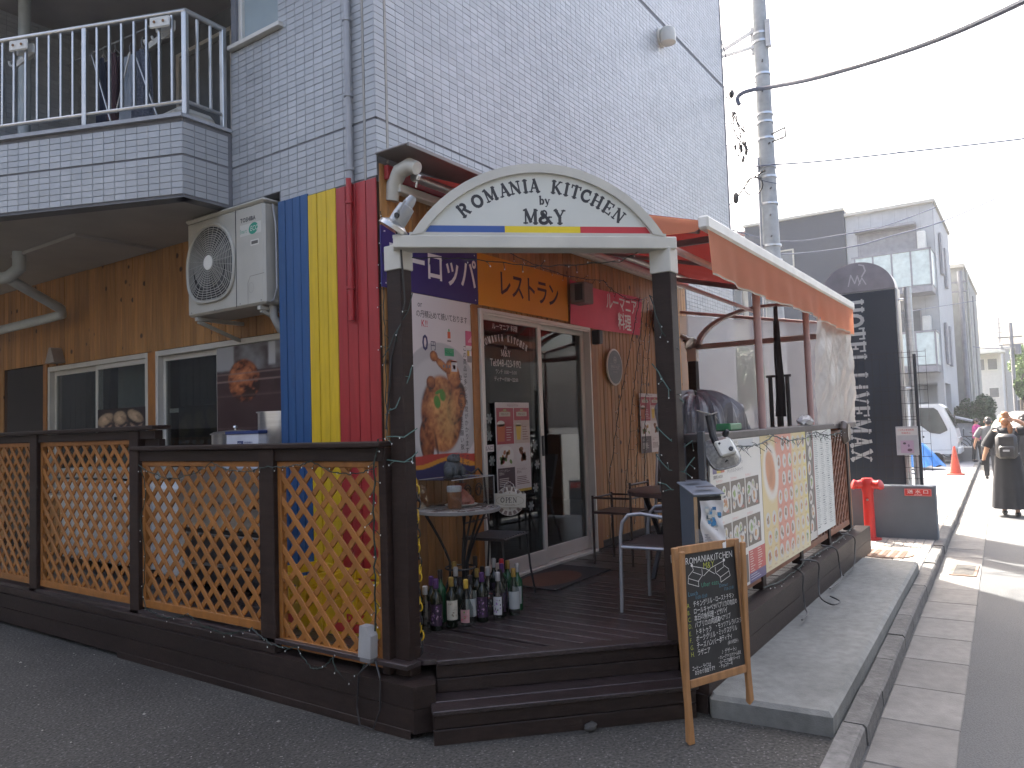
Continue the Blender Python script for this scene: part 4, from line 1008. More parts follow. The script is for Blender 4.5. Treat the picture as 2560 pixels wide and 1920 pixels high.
part('base_plate', MB().box(8.19, 8.35, 3.55, 3.59, 2.645, 2.69, .006), M_black, t)
t = thing('wall_speaker', 'small black wall speaker at the top right corner of the sliding door', 'speaker', (6.66, 3.5, 2.45))
part('cabinet', MB().box(6.60, 6.68, 3.47, 3.56, 2.38, 2.52, .01), M_black, t)
t = thing('wall_vent', 'small round hooded vent high on the tiled side wall', 'vent', (8.8, 3.55, 6.45))
m = MB(); m.lathe([(.07, -.12), (.10, -.105), (.105, -.01), (.09, .07), (.05, .10), (0, .105)], 8.82, 3.50, 18, M=Matrix.Translation((0, 0, 6.47))); part('hood', m, M_cream, t, smooth=True)
m = MB(); m.lathe([(.125, 0), (.125, .02), (.0, .021)], n=20, M=Matrix.Translation((8.82, 3.598, 6.46)) @ Matrix.Rotation(R_(90), 4, 'X')); part('flange', m, M_cream, t)
# lower-left small hooded lamp above passage windows
t = thing('wall_vent', 'small grey hooded vent on the pine wall above the left passage window', 'vent', (4.0, 8.95, 2.5))
m = MB(); m.prism([(-.11, 0), (.11, 0), (.02, .17), (-.02, .17)], 0, .12, M=Matrix(((0, 0, -1, 4.05), (-1, 0, 0, 8.92), (0, 1, 0, 2.46), (0, 0, 0, 1)))); part('hood', m, mat('satin_grey', (.34, .31, .29)), t)
# roast chicken poster
t = thing('roast_chicken_poster', 'large white poster with a roast chicken photograph beside the sliding door', 'poster', (4.2, YS, 1.9))
X_0, X_1, Z_0, Z_1 = 3.735, 4.67, 1.24, 2.567
pb_ = part('panel', MB().box(X_0, X_1, YS, YS+.006, Z_0, Z_1, .0005), mat('poster_backing', (.6, .58, .58), rough=.4), t)
def chick(U, V):
    x = X_0+U*(X_1-X_0); z = Z_0+V*(Z_1-Z_0)
    C = np.ones(U.shape+(3,))*np.array((.66, .63, .63)); n1 = fbm(U*1., V*1.4, 9, 3); n2 = fbm(U, V*1.4, 34, 9)
    mk, d = ellm(x, z, 4.27, 1.76, .47, .47, 0, .012); C = mixc(C, (.44, .44, .45), mk)
    mk, d = ellm(x, z, 4.25, 1.74, .38, .38, 0, .05); C = mixc(C, (.52, .52, .53), mk)
    def meat(C, cx, cz, a, b, r, sh=1.):
        mk, d = ellm(x, z, cx, cz, a*(1), b, r, .07+0*x); mk = mk
        lit = np.clip(1.2-d**3*.8+1.5*(n1-.5)+1.1*(n2-.5)+.35*np.exp(-(((x-cx+.3*a)/(a*.5))**2+((z-cz-.35*b)/(b*.4))**2)), .05, 1.7)*sh
        col = np.stack([.36*lit**1.0, .125*lit**1.5, .035*lit**1.9], -1); return C*(1-mk[..., None])+col*mk[..., None]
    C = meat(C, 4.10, 1.50, .075, .16, .15, .75); C = meat(C, 4.28, 1.70, .235, .285, .1, 1.15); C = meat(C, 4.45, 1.78, .10, .17, -.4, 1.0); C = meat(C, 4.52, 1.80, .05, .06, 0, .7)
    C = meat(C, 4.42, 2.00, .075, .12, .5, .95); C = meat(C, 4.30, 2.06, .10, .032, -.55, .8); C = meat(C, 4.20, 2.125, .045, .04, -.5, .8); C = meat(C, 4.16, 1.93, .05, .05, 0, .6)
    mk, d = ellm(x, z, 4.33, 1.70, .11, .19, .15, .5); C = mixc(C, (.55, .36, .12), mk*.55*np.clip(n2*1.6, 0, 1))
    mk, d = ellm(x, z, 4.21, 1.46, .012, .11, .2, .5); C = mixc(C, (.05, .015, .01), mk*.8)
    for (a, b, r1, r2) in ((4.225, 1.79, .036, .05), (4.29, 1.835, .034, .04), (4.25, 1.865, .05, .014)):
        mk, d = ellm(x, z, a, b, r1, r2, .3, .15); C = mixc(C, (.05, .22, .02), mk*np.clip(.5+n2, 0, 1))
    e = 1.352+.03*np.sin((x-3.735)*3.0)
    C = mixc(C, (.42, .04, .025), ss(e-z+.03, 0, .006)); C = mixc(C, (.62, .26, .015), ss(e-.015-z+.02*np.sin(x*9), 0, .006)); C = mixc(C, (.02, .02, .09), ss(e-.045-z-.02*np.sin(x*11+1), 0, .006))
    return C
pr = Print((X_0, YS, Z_0), (1, 0, 0), (0, 0, 1), (0, -1, 0)); pr.photo(0, 0, X_1-X_0, Z_1-Z_0, 120, 170, chick); pr.step()
K_ = (.03, .03, .035); q = lambda x, z: (x-X_0, z-Z_0)
pr.rect(*q(4.485, 1.30), *q(4.625, 2.26), (.47, .46, .46)) if False else None
for st, x_, z_, s_, c_, b_ in (('P', 3.775, 2.475, .045, K_, .006), ('or', 4.035, 2.475, .045, K_, .006), ('ロ', 3.77, 2.405, .05, K_, .004), ('厨', 3.77, 2.335, .05, (.04, .12, .08), .004), ('お', 3.775, 2.26, .05, (.5, .03, .05), .01),
      ('の丹精込めて焼いております', 4.015, 2.405, .042, K_, .006), ('K!!', 4.07, 2.335, .05, (.5, .03, .05), .012), ('0', 4.075, 2.165, .115, (.02, .02, .10), .02), ('円', 4.165, 2.175, .055, (.03, .03, .08), .006), ('オ', 3.83, 1.90, .06, (.6, .3, .05), .02),
      ('早めのご予約をお願い致します', 4.505, 1.955, .035, K_, .004), ('この商品は多少お時間がかかりますので', 4.565, 2.19, .035, K_, .004)):
    if len(st) > 13: pr.text(st, *q(x_, z_), s_, c_, vertical=True, bold=b_, sx=.95)
    else: pr.text(st, *q(x_, z_), s_, c_, sx=.82, bold=b_)
pr.rect(*q(3.765, 2.395), *q(3.90, 2.399), K_)
pr.rect(*q(4.325, 2.135), *q(4.435, 2.195), (.03, .30, .14)); pr.rect(*q(4.365, 2.27), *q(4.40, 2.32), (.6, .12, .05)); pr.ell(*q(4.383, 2.33), .008, .014, (.05, .3, .08)); pr.rect(*q(4.36, 2.245), *q(4.405, 2.255), (.12, .10, .10))
pr.rect(*q(4.40, 2.02), *q(4.47, 2.10), (.66, .62, .62)); pr.ell(*q(4.435, 2.055), .016, .018, (.55, .12, .06)); pr.rect(*q(4.40, 2.09), *q(4.47, 2.105), (.6, .1, .06))
for k in range(3): pr.rect(*q(4.30+.034*k, 2.045), *q(4.32+.034*k, 2.068), (.16, .15, .17))
pr.text('クレジット', *q(4.338, 2.158), .013, WHT, sx=.9)
for u, v in ((3.752, 2.55), (4.655, 2.545), (3.752, 1.26)): pr.ell(*q(u, v), .006, .006, (.4, .4, .4))
pr.done('print', pb_)
t = thing('sticker', 'small pink square sticker overlapping the edge of the roast chicken poster', 'sticker', (4.62, YS, 2.32))
m = part('sheet', MB().box(4.58, 4.682, YS-.004, YS-.002, 2.21, 2.345, .0005), mat('pink_print', (.60, .12, .22), rough=.4), t); pr = Print((4.58, YS-.004, 2.21), (1, 0, 0), (0, 0, 1), (0, -1, 0)); pr.rect(0, 0, .102, .02, WHT)
for k in range(4): pr.rect(.03+.014*k, .045, .04+.014*k, .062+.012*k, (.75, .5, .55))
pr.done('print', m)
t = thing('sticker', 'small flag-coloured card sticker under the pink sticker', 'sticker', (4.63, YS, 2.15))
m = part('sheet', MB().box(4.595, 4.675, YS-.004, YS-.002, 2.10, 2.195, .0005), mat('grey_card', (.28, .25, .24), rough=.5), t); pr = Print((4.595, YS-.004, 2.10), (1, 0, 0), (0, 0, 1), (0, -1, 0))
pr.rect(0, .05, .027, .09, (.6, .4, .05)); pr.rect(.027, .05, .054, .09, WHT); pr.rect(.054, .05, .08, .09, (.5, .05, .05)); pr.done('print', m)

# lettering on the glass door
pr = Print((4.768, 3.5885, 0), (1, 0, 0), (0, 0, 1), (0, -1, 0), .0005); GW = (.50, .48, .47)
pr.text('ルーマニア 料理', .37, 2.40, .040, GW, 'c', sx=.95, bold=.004)
for k, ch in enumerate('ROMANIA KITCHEN'):
    a = R_(90+22.5-k*45/14.); 
    if ch != ' ': slab(pr, ch, .37+.80*math.cos(a), 1.505+.80*math.sin(a), .052, GW, a-math.pi/2, .66, 1.2)
slabtext(pr, 'by', .37, 2.24, .03, GW); slabtext(pr, 'M&Y', .37, 2.178, .05, GW)
pr.text('Tel:048-423-9192', .37, 2.09, .062, GW, 'c', sx=.70, bold=.014)
pr.text('ランチ 11:00～15:00', .37, 2.03, .032, GW, 'c', sx=.84, bold=.004); pr.text('ディナー17:00～22:00', .37, 1.968, .032, GW, 'c', sx=.84, bold=.004)
def daisy(u, v, r, c): 
    for k in range(6): pr.ell(u+r*.6*math.cos(k*1.047), v+r*.6*math.sin(k*1.047), r*.42, r*.26, c, 8, k*1.047)
    pr.ell(u, v, r*.25, r*.25, c, 8)
pr.done('door_lettering', sd1)
for u, v in ((.11, 1.66), (.13, 1.32), (.10, 1.52), (.77, 1.42), (.76, 1.05), (.80, 1.25), (.42, .93), (.55, .96), (.68, .90)):
    pr = Print((4.768, 3.5885, 0), (1, 0, 0), (0, 0, 1), (0, -1, 0), .0005); daisy(u, v, .045, (.20, .23, .22)); pr.done('flower_sticker', sd1)
t = thing('door_notice', 'tiny white entrance notice stuck at the left edge of the glass door', 'sign', (4.83, 3.57, 1.43))
m = part('sheet', MB().box(4.752, 4.90, 3.568, 3.571, 1.395, 1.45), mat('white_paper', (.62, .61, .6), rough=.7), t); pr = Print((4.752, 3.568, 1.395), (1, 0, 0), (0, 0, 1), (0, -1, 0)); pr.text('出入口', .075, .014, .028, (.03, .03, .03), 'c', sx=1.15); pr.done('lettering', m)
def specials(name, label, x0, x1, z0, z1, y, full=True):
    t = thing(name, label, 'poster', ((x0+x1)/2, y, (z0+z1)/2)); W, H = x1-x0, z1-z0
    b = part('sheet', MB().box(x0, x1, y, y+.004, z0, z1), MATS['white_paper'], t)
    pr = Print((x0, y, z0), (1, 0, 0), (0, 0, 1), (0, -1, 0)); r = lambda a, b_, c, d, col: pr.rect(a*W, b_*H, c*W, d*H, col)
    pr.rect(0, 0, W, H, (.55, .50, .48)); pr.step(); RD = (.30, .025, .04)
    r(.02, .54, .51, .94, RD); r(.53, .80, .99, .94, RD); r(.53, .54, .99, .80, (.45, .36, .30)); r(.02, .0, .51, .28, (.05, .022, .03)); r(0, .0, 1, .028, (.45, .30, .02)) if full else None; pr.step()
    pr.text('今日のおすすめ', .5*W, .955*H, .018*H/.75, (.15, .05, .05), 'c')
    for cx in (.26, .76):
        r(cx-.16, .845, cx+.16, .895, (.42, .38, .30)); pr.step(); pr.text('SPRING VALLEY', cx*W, .858*H, .019*H/.75, (.12, .05, .03), 'c', sx=.55, bold=.01)
        pr.rect((cx-.1)*W, .90*H, (cx+.1)*W, .903*H, (.5, .4, .2)); pr.ell(cx*W, .915*H, .05*W, .012*H, (.30, .28, .12))
    pr.poly([(.04*W, .57*H), (.23*W, .57*H), (.26*W, .76*H), (.03*W, .76*H)], (.42, .10, .03)); pr.ell(.14*W, .765*H, .11*W, .035*H, (.6, .55, .48))
    pr.poly([(.60*W, .58*H), (.70*W, .58*H), (.74*W, .75*H), (.57*W, .75*H)], (.62, .42, .05)); pr.ell(.655*W, .75*H, .085*W, .02*H, (.66, .6, .5))
    for k in range(6): r(.29, .72-.028*k, .29+.19*random.uniform(.5, 1), .728-.028*k, (.55, .4, .38)); r(.77, .72-.028*k, .77+.2*random.uniform(.5, 1), .728-.028*k, (.2, .1, .08))
    pr.ell(.26*W, .41*H, .23*W, .115*H, (.60, .58, .55)); pr.ell(.76*W, .41*H, .2*W, .12*H, (.55, .52, .50)); pr.step()
    rs = random.Random(4)
    for k in range(14): pr.ell((.26+rs.uniform(-.15, .15))*W, (.41+rs.uniform(-.07, .07))*H, .045*W, .022*H, rs.choice([(.35, .12, .04), (.42, .22, .05), (.12, .2, .04), (.4, .05, .03), (.3, .18, .08)]), 9, rs.uniform(0, 3))
    for k in range(8): pr.ell((.76+rs.uniform(-.07, .09))*W, (.42+rs.uniform(-.06, .06))*H, .07*W, .028*H, (.22*rs.uniform(.7, 1.3), .08, .025), 9, rs.uniform(0, 3))
    for cx, c in ((.05, (.5, .45, .42)), (.56, (.15, .07, .06))):
        pr.text('スプリングバレー', cx*W, .235*H, .018*H/.75, c, sx=.8); pr.text('豊潤496', cx*W, .205*H, .018*H/.75, c, sx=.8)
        for k in range(5): pr.rect(cx*W, (.16-.02*k)*H, (cx+.38*rs.uniform(.6, 1))*W, (.168-.02*k)*H, c)
    pr.done('print', b)
specials('menu_poster', 'red and white beer and dishes poster taped on the left glass door leaf', 4.925, 5.42, 1.045, 1.79, 3.560)
specials('menu_poster', 'smaller red and white beer and dishes poster on the pine wall behind the chairs', 7.69, 8.22, 1.24, 1.91, 3.572, False)
t = thing('oval_plaque', 'oval grey plaque with a crest on the pine wall between door and string lights', 'plaque', (7.10, 3.57, 2.17))
MY = Matrix.Translation((7.10, 3.578, 2.175)) @ Matrix.Rotation(R_(90), 4, 'X')
m = MB(); m.lathe([(.178, 0), (.18, .012), (.166, .016), (0, .016)], n=36, sy=1.08, M=MY); pl = part('rim', m, M_cream, t)
m = MB(); m.lathe([(.163, .0165), (0, .0175)], n=36, sy=1.08, M=MY); pl2 = part('plate', m, mat('slate_grey_enamel', (.10, .115, .125), rough=.35), t)
pr = Print((7.10, 3.560, 2.175), (1, 0, 0), (0, 0, 1), (0, -1, 0)); G2 = (.40, .40, .38)
pr.ell(0, .075, .035, .035, G2, 16); pr.step(); pr.ell(0, .075, .028, .028, (.10, .115, .125), 16); pr.step(); pr.poly([(-.018, .062), (.018, .062), (.02, .088), (.007, .078), (0, .095), (-.007, .078), (-.02, .088)], G2)
pr.text('SPRING VALLEY', 0, -.012, .032, G2, 'c', sx=.60, bold=.006); pr.rect(-.11, .03, .11, .032, G2); pr.rect(-.11, -.025, .11, -.023, G2); pr.text('BREWERY', 0, -.06, .018, (.28, .28, .27), 'c', sx=.9); pr.done('lettering', pl2)

# wall printed pictures in the passage windows
def birds(U, V):
    C = np.ones(U.shape+(3,))*np.array((.018, .010, .012)); n1 = fbm(U*2, V, 12, 5)
    for k in range(3):
        mk, d = ellm(U, V, .16+.31*k, .60+.04*(k-1), .145-.01*k, .29, .35*(k-1), .10); L_ = np.clip(1.2-.6*d+.5*(n1-.5), .2, 1.4); C = C*(1-mk[..., None])+np.stack([.52*L_, .36*L_, .22*L_], -1)*mk[..., None]
        mk, d = ellm(U, V, .13+.31*k, .2, .035, .17, .4, .2); C = mixc(C, (.40, .27, .19), mk*.9); mk, d = ellm(U, V, .22+.31*k, .18, .03, .16, -.5, .2); C = mixc(C, (.36, .24, .17), mk*.9); mk, d = ellm(U, V, .25+.31*k, .55, .035, .16, .5, .2); C = mixc(C, (.20, .12, .08), mk*.7)
    return C
def oven(U, V):
    n1 = fbm(U, V, 9, 2); n2 = fbm(U, V, 30, 8); C = np.stack([.035+.02*n1, .014+.01*n1, .015+.01*n1], -1)
    C = mixc(C, (.20, .20, .20), ss(V, .70, .72)*np.clip(n1*1.3-.25, 0, 1)*1.3); C = mixc(C, (.42, .42, .42), ss(V, .74, .76)*ss(U, .55, .57)*(1-ss(U, .62, .64))); C = mixc(C, (.3, .3, .3), ss(V, .72, .74)*(1-ss(U, .18, .2)))
    mk, d = ellm(U, V, .30, .60, .17, .24, .1, .06); L_ = np.clip(1.05-.75*d+1.9*(n1-.5)+1.6*(n2-.5), .05, 1.5); C = C*(1-mk[..., None])+np.stack([.42*L_, .14*L_**1.3, .05*L_**1.5], -1)*mk[..., None]
    for v_ in (.68, .60, .44, .06): C = mixc(C, (.22, .15, .13), np.exp(-((V-v_)/.006)**2)*.9)
    return C
def picture(label, y0, y1, z0, z1, fn, nx, ny, x=4.035):
    t = thing('window_picture', label, 'poster', (x, (y0+y1)/2, z0)); b = part('sheet', MB().box(x, x+.003, y0, y1, z0, z1), MATS['white_paper'], t)
    pr = Print((x, y1, z0), (0, -1, 0), (0, 0, 1), (-1, 0, 0), .0008); pr.photo(0, 0, y1-y0, z1-z0, nx, ny, fn); pr.done('print', b, rough=.3)
picture('dark photograph of a roast in an oven on the window beside the blue boards', 4.66, 5.95, 1.60, 2.37, oven, 90, 60, 4.012)
picture('photograph strip of three pale whole chickens low on the middle passage window', 7.14, 8.08, 1.66, 1.905, birds, 60, 20, 4.034)
def dimbirds(U, V): return birds(U, (V*2) % 1)*.16+.006  # print colours darkened to stand for the dimness behind mesh and pane
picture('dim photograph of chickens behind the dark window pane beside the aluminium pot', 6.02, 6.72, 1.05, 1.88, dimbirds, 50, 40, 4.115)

# ============================================================ AIR CONDITIONER
AC = thing('air_conditioner', 'large cream outdoor air conditioner unit on brackets beside the blue boards', 'air conditioner', (3.6, 5.24, 2.57))
ay0, ay1, az0, az1 = 4.725, 5.735, 2.585, 3.405
M_ac = mat('ac_cream_enamel', (.42, .405, .355), rough=.42, var=.05, scale=4, var2=(.07, 3))
m = MB(); m.box(3.60, 3.96, ay0, ay1, az0, az1-.03, .018); part('casing', m, M_ac, AC)
m = MB(); m.box(3.588, 3.972, ay0-.012, ay1+.012, az1-.035, az1, .02); part('lid', m, M_ac, AC)
part('seam', MB().box(3.5975, 3.60, 5.068, 5.073, az0+.01, az1-.04), M_black, AC)
fy, fz = 5.405, 2.995; m = MB()
def gr(r, a):   # rounded-square-bottomed guard outline
    c_, s_ = math.cos(a), math.sin(a)
    if s_ < 0: e = 3.2; k = (abs(c_)**e+abs(s_)**e)**(-1/e)
    else: k = 1
    return r*k*c_, r*k*s_
sh = MB(); sh.add([(3.597, fy-gr(.30, 2*math.pi*k/40)[0], fz+gr(.30, 2*math.pi*k/40)[1]) for k in range(40)], [tuple(range(40))]); part('fan_opening', sh, mat('fan_dark', (.03, .03, .03), rough=.8), AC)
for k in range(13):
    r = .075+.0185*k
    p = [(3.592-.018*(1-(r/.31)**2), fy-gr(r, 2*math.pi*j/36)[0] if r > .22 else fy-r*math.cos(2*math.pi*j/36), fz+(gr(r, 2*math.pi*j/36)[1] if r > .22 else r*math.sin(2*math.pi*j/36))) for j in range(37)]
    m.tube(p, .0032, 4, False)
for j in range(28):
    a = 2*math.pi*j/28+.05; x1, z1 = gr(.305, a); m.tube([(3.575, fy-.06*math.cos(a), fz+.06*math.sin(a)), (3.585, fy-x1*.6, fz+z1*.6), (3.594, fy-x1, fz+z1)], .0022, 4, False)
part('fan_grille', m, mat('grille_grey', (.40, .39, .35), rough=.4), AC)
m = MB(); m.tube([(3.592, fy-gr(.315, 2*math.pi*j/48)[0], fz+gr(.315, 2*math.pi*j/48)[1]) for j in range(49)], .013, 6, False); part('grille_rim', m, M_ac, AC, smooth=True)
m = MB(); m.lathe([(.062, 0), (.058, .006), (0, .008)], n=24, M=Matrix.Translation((3.576, fy, fz)) @ Matrix.Rotation(R_(-90), 4, 'Y')); part('hub_cap', m, M_white, AC)
fb = MB()
for k in range(5):
    a = k*1.2566; c_, s_ = math.cos(a), math.sin(a); c2, s2 = math.cos(a+.8), math.sin(a+.8); fb.quad((3.596, fy-.07*c_, fz+.07*s_), (3.5965, fy-.25*c_, fz+.25*s_), (3.5965, fy-.25*c2, fz+.25*s2), (3.596, fy-.07*c2, fz+.07*s2))
part('fan_blade', fb, mat('fan_blade_grey', (.08, .08, .08), rough=.5), AC)
pr = Print((3.60, 5.055, 2.585), (0, -1, 0), (0, 0, 1), (-1, 0, 0), .0008); INK2 = (.045, .045, .05); GRN = (.02, .26, .17)
pr.text('TOSHIBA', .045, .665, .034, INK2, sx=.93, bold=.03); pr.rect(.04, .555, .30, .645, (.52, .51, .46)); pr.step(); pr.ell(.205, .60, .058, .044, GRN, 20, .25); pr.step()
pr.text('Smart', .035, .578, .034, GRN, sx=.72, shear=.2); pr.text('ECO', .165, .582, .040, (.56, .56, .5), sx=.85, shear=.2, bold=.01); pr.rect(.17, .465, .27, .51, (.60, .59, .53)); pr.step(); pr.rect(.18, .475, .26, .50, (.10, .09, .08))
for u, v in ((.03, .03), (.29, .03), (-.62, .03), (-.3, .02)): pr.ell(u, v, .006, .006, (.1, .1, .1), 8)
pr.line([(.13, .02), (.13, .18), (.16, .23), (.33, .235)], .004, (.18, .17, .15)); pr.line([(.17+.03*math.cos(a/3), .14+.04*math.sin(a/3)) for a in range(0, 20)], .003, (.3, .29, .26))
pr.done('lettering', AC)
for yy in (4.80, 5.62):
    m = MB(); m.bar((3.60, yy, 2.56), (4.06, yy, 2.56), .035, .03, bev=.003); m.bar((3.62, yy, 2.54), (4.05, yy, 2.40), .025, .03, bev=.003); part('bracket', m, M_ac, AC)
m = MB(); m.tube([(3.72, 4.78, 2.60), (3.72, 4.775, 2.50), (3.76, 4.75, 2.40), (3.85, 4.72, 2.36), (4.03, 4.72, 2.36)], .032, 10); part('pipe_cover', m, mat('grey_pipe_cover', (.36, .36, .35), rough=.5), AC, smooth=True)
m = MB(); m.tube([(3.665, 4.70, 3.36), (3.66, 4.66, 3.2), (3.66, 4.655, 2.7), (3.665, 4.70, 2.62), (3.66, 4.74, 2.60)], .006, 5); part('cable', m, MATS['grey_pvc'], AC)

# ============================================================ KITCHEN GEAR IN THE PASSAGE
t = thing('storage_cabinet', 'wide white metal cabinet with two doors behind the left lattice', 'cabinet', (3.85, 7.35, .35))
M_wm = mat('white_enamel', (.80, .81, .82), rough=.4, var=.05)
m = MB(); m.box(3.72, 4.04, 6.47, 8.2, .42, 1.20, .008); part('carcass', m, M_wm, t); m = MB(); m.box(3.70, 4.045, 6.44, 8.23, 1.22, 1.31, .006); part('worktop', m, M_cream, t)
for a in (6.50, 7.35): part('door', MB().box(3.708, 3.718, a, a+.82, .45, 1.17, .004), M_wm, t)
part('badge', MB().box(3.703, 3.707, 7.0, 7.12, 1.02, 1.05), M_black, t)
for a in (6.55, 8.1): part('foot', MB().box(3.76, 3.82, a, a+.05, .35, .42), M_black, t)
t = thing('water_heater', 'rounded white appliance with corrugated hose behind the second lattice panel', 'appliance', (3.8, 6.1, .35))
m = MB(); m.box(3.66, 4.0, 5.95, 6.40, .37, 1.20, .05); part('body', m, M_wm, t); m = MB(); m.tube([(3.72, 5.92, .95), (3.66, 5.9, .7), (3.68, 5.9, .42)], .022, 8); part('hose', m, M_cream, t)
t = thing('gas_stove', 'stainless steel stove counter behind the lattice with dark oven front', 'stove', (3.8, 5.3, .35))
m = MB(); m.box(3.60, 4.04, 4.67, 5.90, .85, 1.33, .006); part('counter', m, M_steel, t)
m = MB(); m.box(3.64, 4.02, 4.69, 5.88, .40, .84, .006); part('oven_front', m, mat('dark_oven', (.05, .05, .055), rough=.35, metal=.3), t)
m = MB(); m.tube([(3.615, 4.8, .80), (3.615, 5.3, .80)], .012, 6); m.tube([(3.615, 5.4, .80), (3.615, 5.8, .80)], .012, 6); part('handle', m, M_steel, t)
for k in range(4): m = MB(); m.lathe([(.022, 0), (.02, .03), (0, .03)], n=10, M=Matrix.Translation((3.60, 4.85+.25*k, 1.05)) @ Matrix.Rotation(R_(-90), 4, 'Y')); part('knob', m, M_black, t)
part('undershelf', MB().box(3.62, 4.03, 4.69, 5.88, .55, .57), M_steel, t)
def pot(label, x, y, z, r, h, lid):
    t = thing('stock_pot', label, 'pot', (x, y, z)); m = MB(); m.lathe([(r*.97, 0), (r, .01), (r, h), (r+.012, h), (r+.012, h+.008), (r-.004, h+.008), (r-.004, .02), (0, .02)], n=28); part('body', m, M_steel, t, True, smooth=True)
    if lid:
        m = MB(); m.lathe([(r+.008, h+.009), (r*.9, h+.022), (.03, h+.035), (0, h+.035)], n=28); part('lid', m, M_alu, t, True, smooth=True); m = MB(); m.lathe([(.008, h+.035), (.008, h+.05), (.02, h+.055), (.016, h+.07), (0, h+.07)], n=12); part('knob', m, M_steel, t, True)
    m = MB()
    for s_ in (-1, 1): m.tube([(-.02, s_*(r-.002), h*.75), (-.02, s_*(r+.03), h*.75), (.03, s_*(r+.03), h*.75), (.03, s_*(r-.002), h*.75)], .006, 6)
    part('handle', m, M_steel, t, True); return t
pot('tall aluminium stock pot at the edge of the blue boards', 3.87, 4.90, 1.332, .175, .43, False); pot('low wide aluminium pot with lid behind the white carton', 3.84, 5.45, 1.332, .185, .27, True)
t = thing('carton', 'white carton with navy blue lid edge in front of the pots', 'box', (3.7, 5.07, 1.332))
c_ = part('body', MB().box(3.625, 3.80, 4.86, 5.26, 1.332, 1.60, .002), mat('white_card', (.60, .61, .66), rough=.6), t); part('lid', MB().box(3.618, 3.806, 4.852, 5.268, 1.60, 1.625, .002), mat('navy_card', (.03, .05, .16), rough=.6), t)
pr = Print((3.625, 5.26, 1.332), (0, -1, 0), (0, 0, 1), (-1, 0, 0)); pr.rect(.14, .13, .215, .215, (.03, .05, .16)); pr.step(); pr.text('PLEX', .147, .185, .018, WHT, sx=.7, bold=.01); pr.text('ITEM', .147, .155, .018, WHT, sx=.7, bold=.01)

for k_ in range(3):
    for j_ in range(7): pr.rect(.225+.016*j_, .195-.028*k_, .225+.016*j_+random.uniform(.006, .013), .209-.028*k_, (.12, .14, .25))
pr.done('lettering', c_)
# yellow beer crates
def crate(label, x, y, rz):
    t = thing('beer_crate', label, 'crate', (x, y, .35), rz, 'yellow bottle crates behind the lattice'); mm = mat('yellow_plastic', (.66, .42, .015), rough=.4, var=.06); L_, W2, H_ = .44, .34, .335; th = .012
    m = MB()
    for s_ in (-1, 1):
        m.box(s_*W2/2-th/2, s_*W2/2+th/2, -L_/2, L_/2, 0, .16, .003); m.box(s_*W2/2-th/2, s_*W2/2+th/2, -L_/2, L_/2, .27, H_, .003); m.box(-W2/2, W2/2, s_*L_/2-th/2, s_*L_/2+th/2, 0, .16, .003); m.box(-W2/2, W2/2, s_*L_/2-th/2, s_*L_/2+th/2, .27, H_, .003)
        for q_ in (-1, 1): m.box(s_*W2/2-.02, s_*W2/2+.02, q_*L_/2-.02, q_*L_/2+.02, 0, H_, .004)
        m.box(s_*W2/2-th/2, s_*W2/2+th/2, -.05, .05, .16, .27)
    m.box(-W2/2, W2/2, -L_/2, L_/2, 0, .015); m.box(-W2/2-.02, W2/2+.02, -L_/2-.02, L_/2+.02, H_-.025, H_-.012, .003) if False else None
    part('shell', m, mm, t, True); m = MB()
    for k in range(1, 5): m.box(-W2/2, W2/2, -L_/2+L_*k/5-.003, -L_/2+L_*k/5+.003, .015, .2)
    for k in range(1, 4): m.box(-W2/2+W2*k/4-.003, -W2/2+W2*k/4+.003, -L_/2, L_/2, .015, .2)
    part('divider', m, mm, t, True)
    pr = Print((-W2/2-th/2, L_/2, 0), (0, -1, 0), (0, 0, 1), (-1, 0, 0), .001); pr.rect(.10, .02, .34, .075, (.5, .03, .03)); pr.step(); pr.text('DRY', .22, .05, .085, (.5, .03, .03), 'c', sx=.9, bold=.02); pr.done('lettering', t, local=True)
    pr2 = Print((-W2/2, -L_/2-th/2, 0), (1, 0, 0), (0, 0, 1), (0, -1, 0), .001); pr2.line([(.10, .04), (.12, .11), (.14, .06), (.17, .10), (.19, .05), (.22, .09), (.25, .06)], .010, (.5, .03, .03)); pr2.done('lettering', t, local=True)
crate('yellow plastic bottle crate with red print behind the lattice, the one nearer the blue boards', 3.42, 4.05, R_(-14)); crate('yellow plastic bottle crate with red print behind the lattice, the one nearer the wine bottles', 3.42, 3.52, R_(10))
# ============================================================ CHALKBOARD
random.seed(8)
cbx, cby = 3.58, 1.478; cang = math.atan2(-.190, .441)
CB = thing('chalkboard_stand', 'wooden framed black chalkboard menu stand in front of the deck steps', 'chalkboard', (cbx, cby, 0), cang)
LM = Matrix.Rotation(R_(-3.5), 4, 'X'); M_cbw = mat('honey_wood', (.34, .17, .065), rough=.5, var=.28, scale=4, stretch=(8, 8, 1), bump=.15, spots=((.10, .04, .015), 6, .14))
Wc = .482
for x0 in (0, Wc-.036): m = MB(); m.box(x0, x0+.036, -.012, .012, 0, .955, .004, M=LM); part('leg', m, M_cbw, CB, True)
for z0, z1 in ((.262, .302), (.915, .957)): m = MB(); m.box(.037, Wc-.037, -.011, .011, z0, z1, .003, M=LM); part('frame_rail', m, M_cbw, CB, True)
LM2 = Matrix.Rotation(R_(.5), 4, 'X')
for x0 in (0.002, Wc-.034): m = MB(); m.box(x0, x0+.032, .016, .036, 0.005, .94, .004, M=LM2 @ Matrix.Translation((0, -.01, 0))); part('rear_leg', m, M_cbw, CB, True)
m = MB(); m.box(.034, Wc-.034, .018, .034, .28, .31, .003, M=LM2); part('rear_rail', m, M_cbw, CB, True)
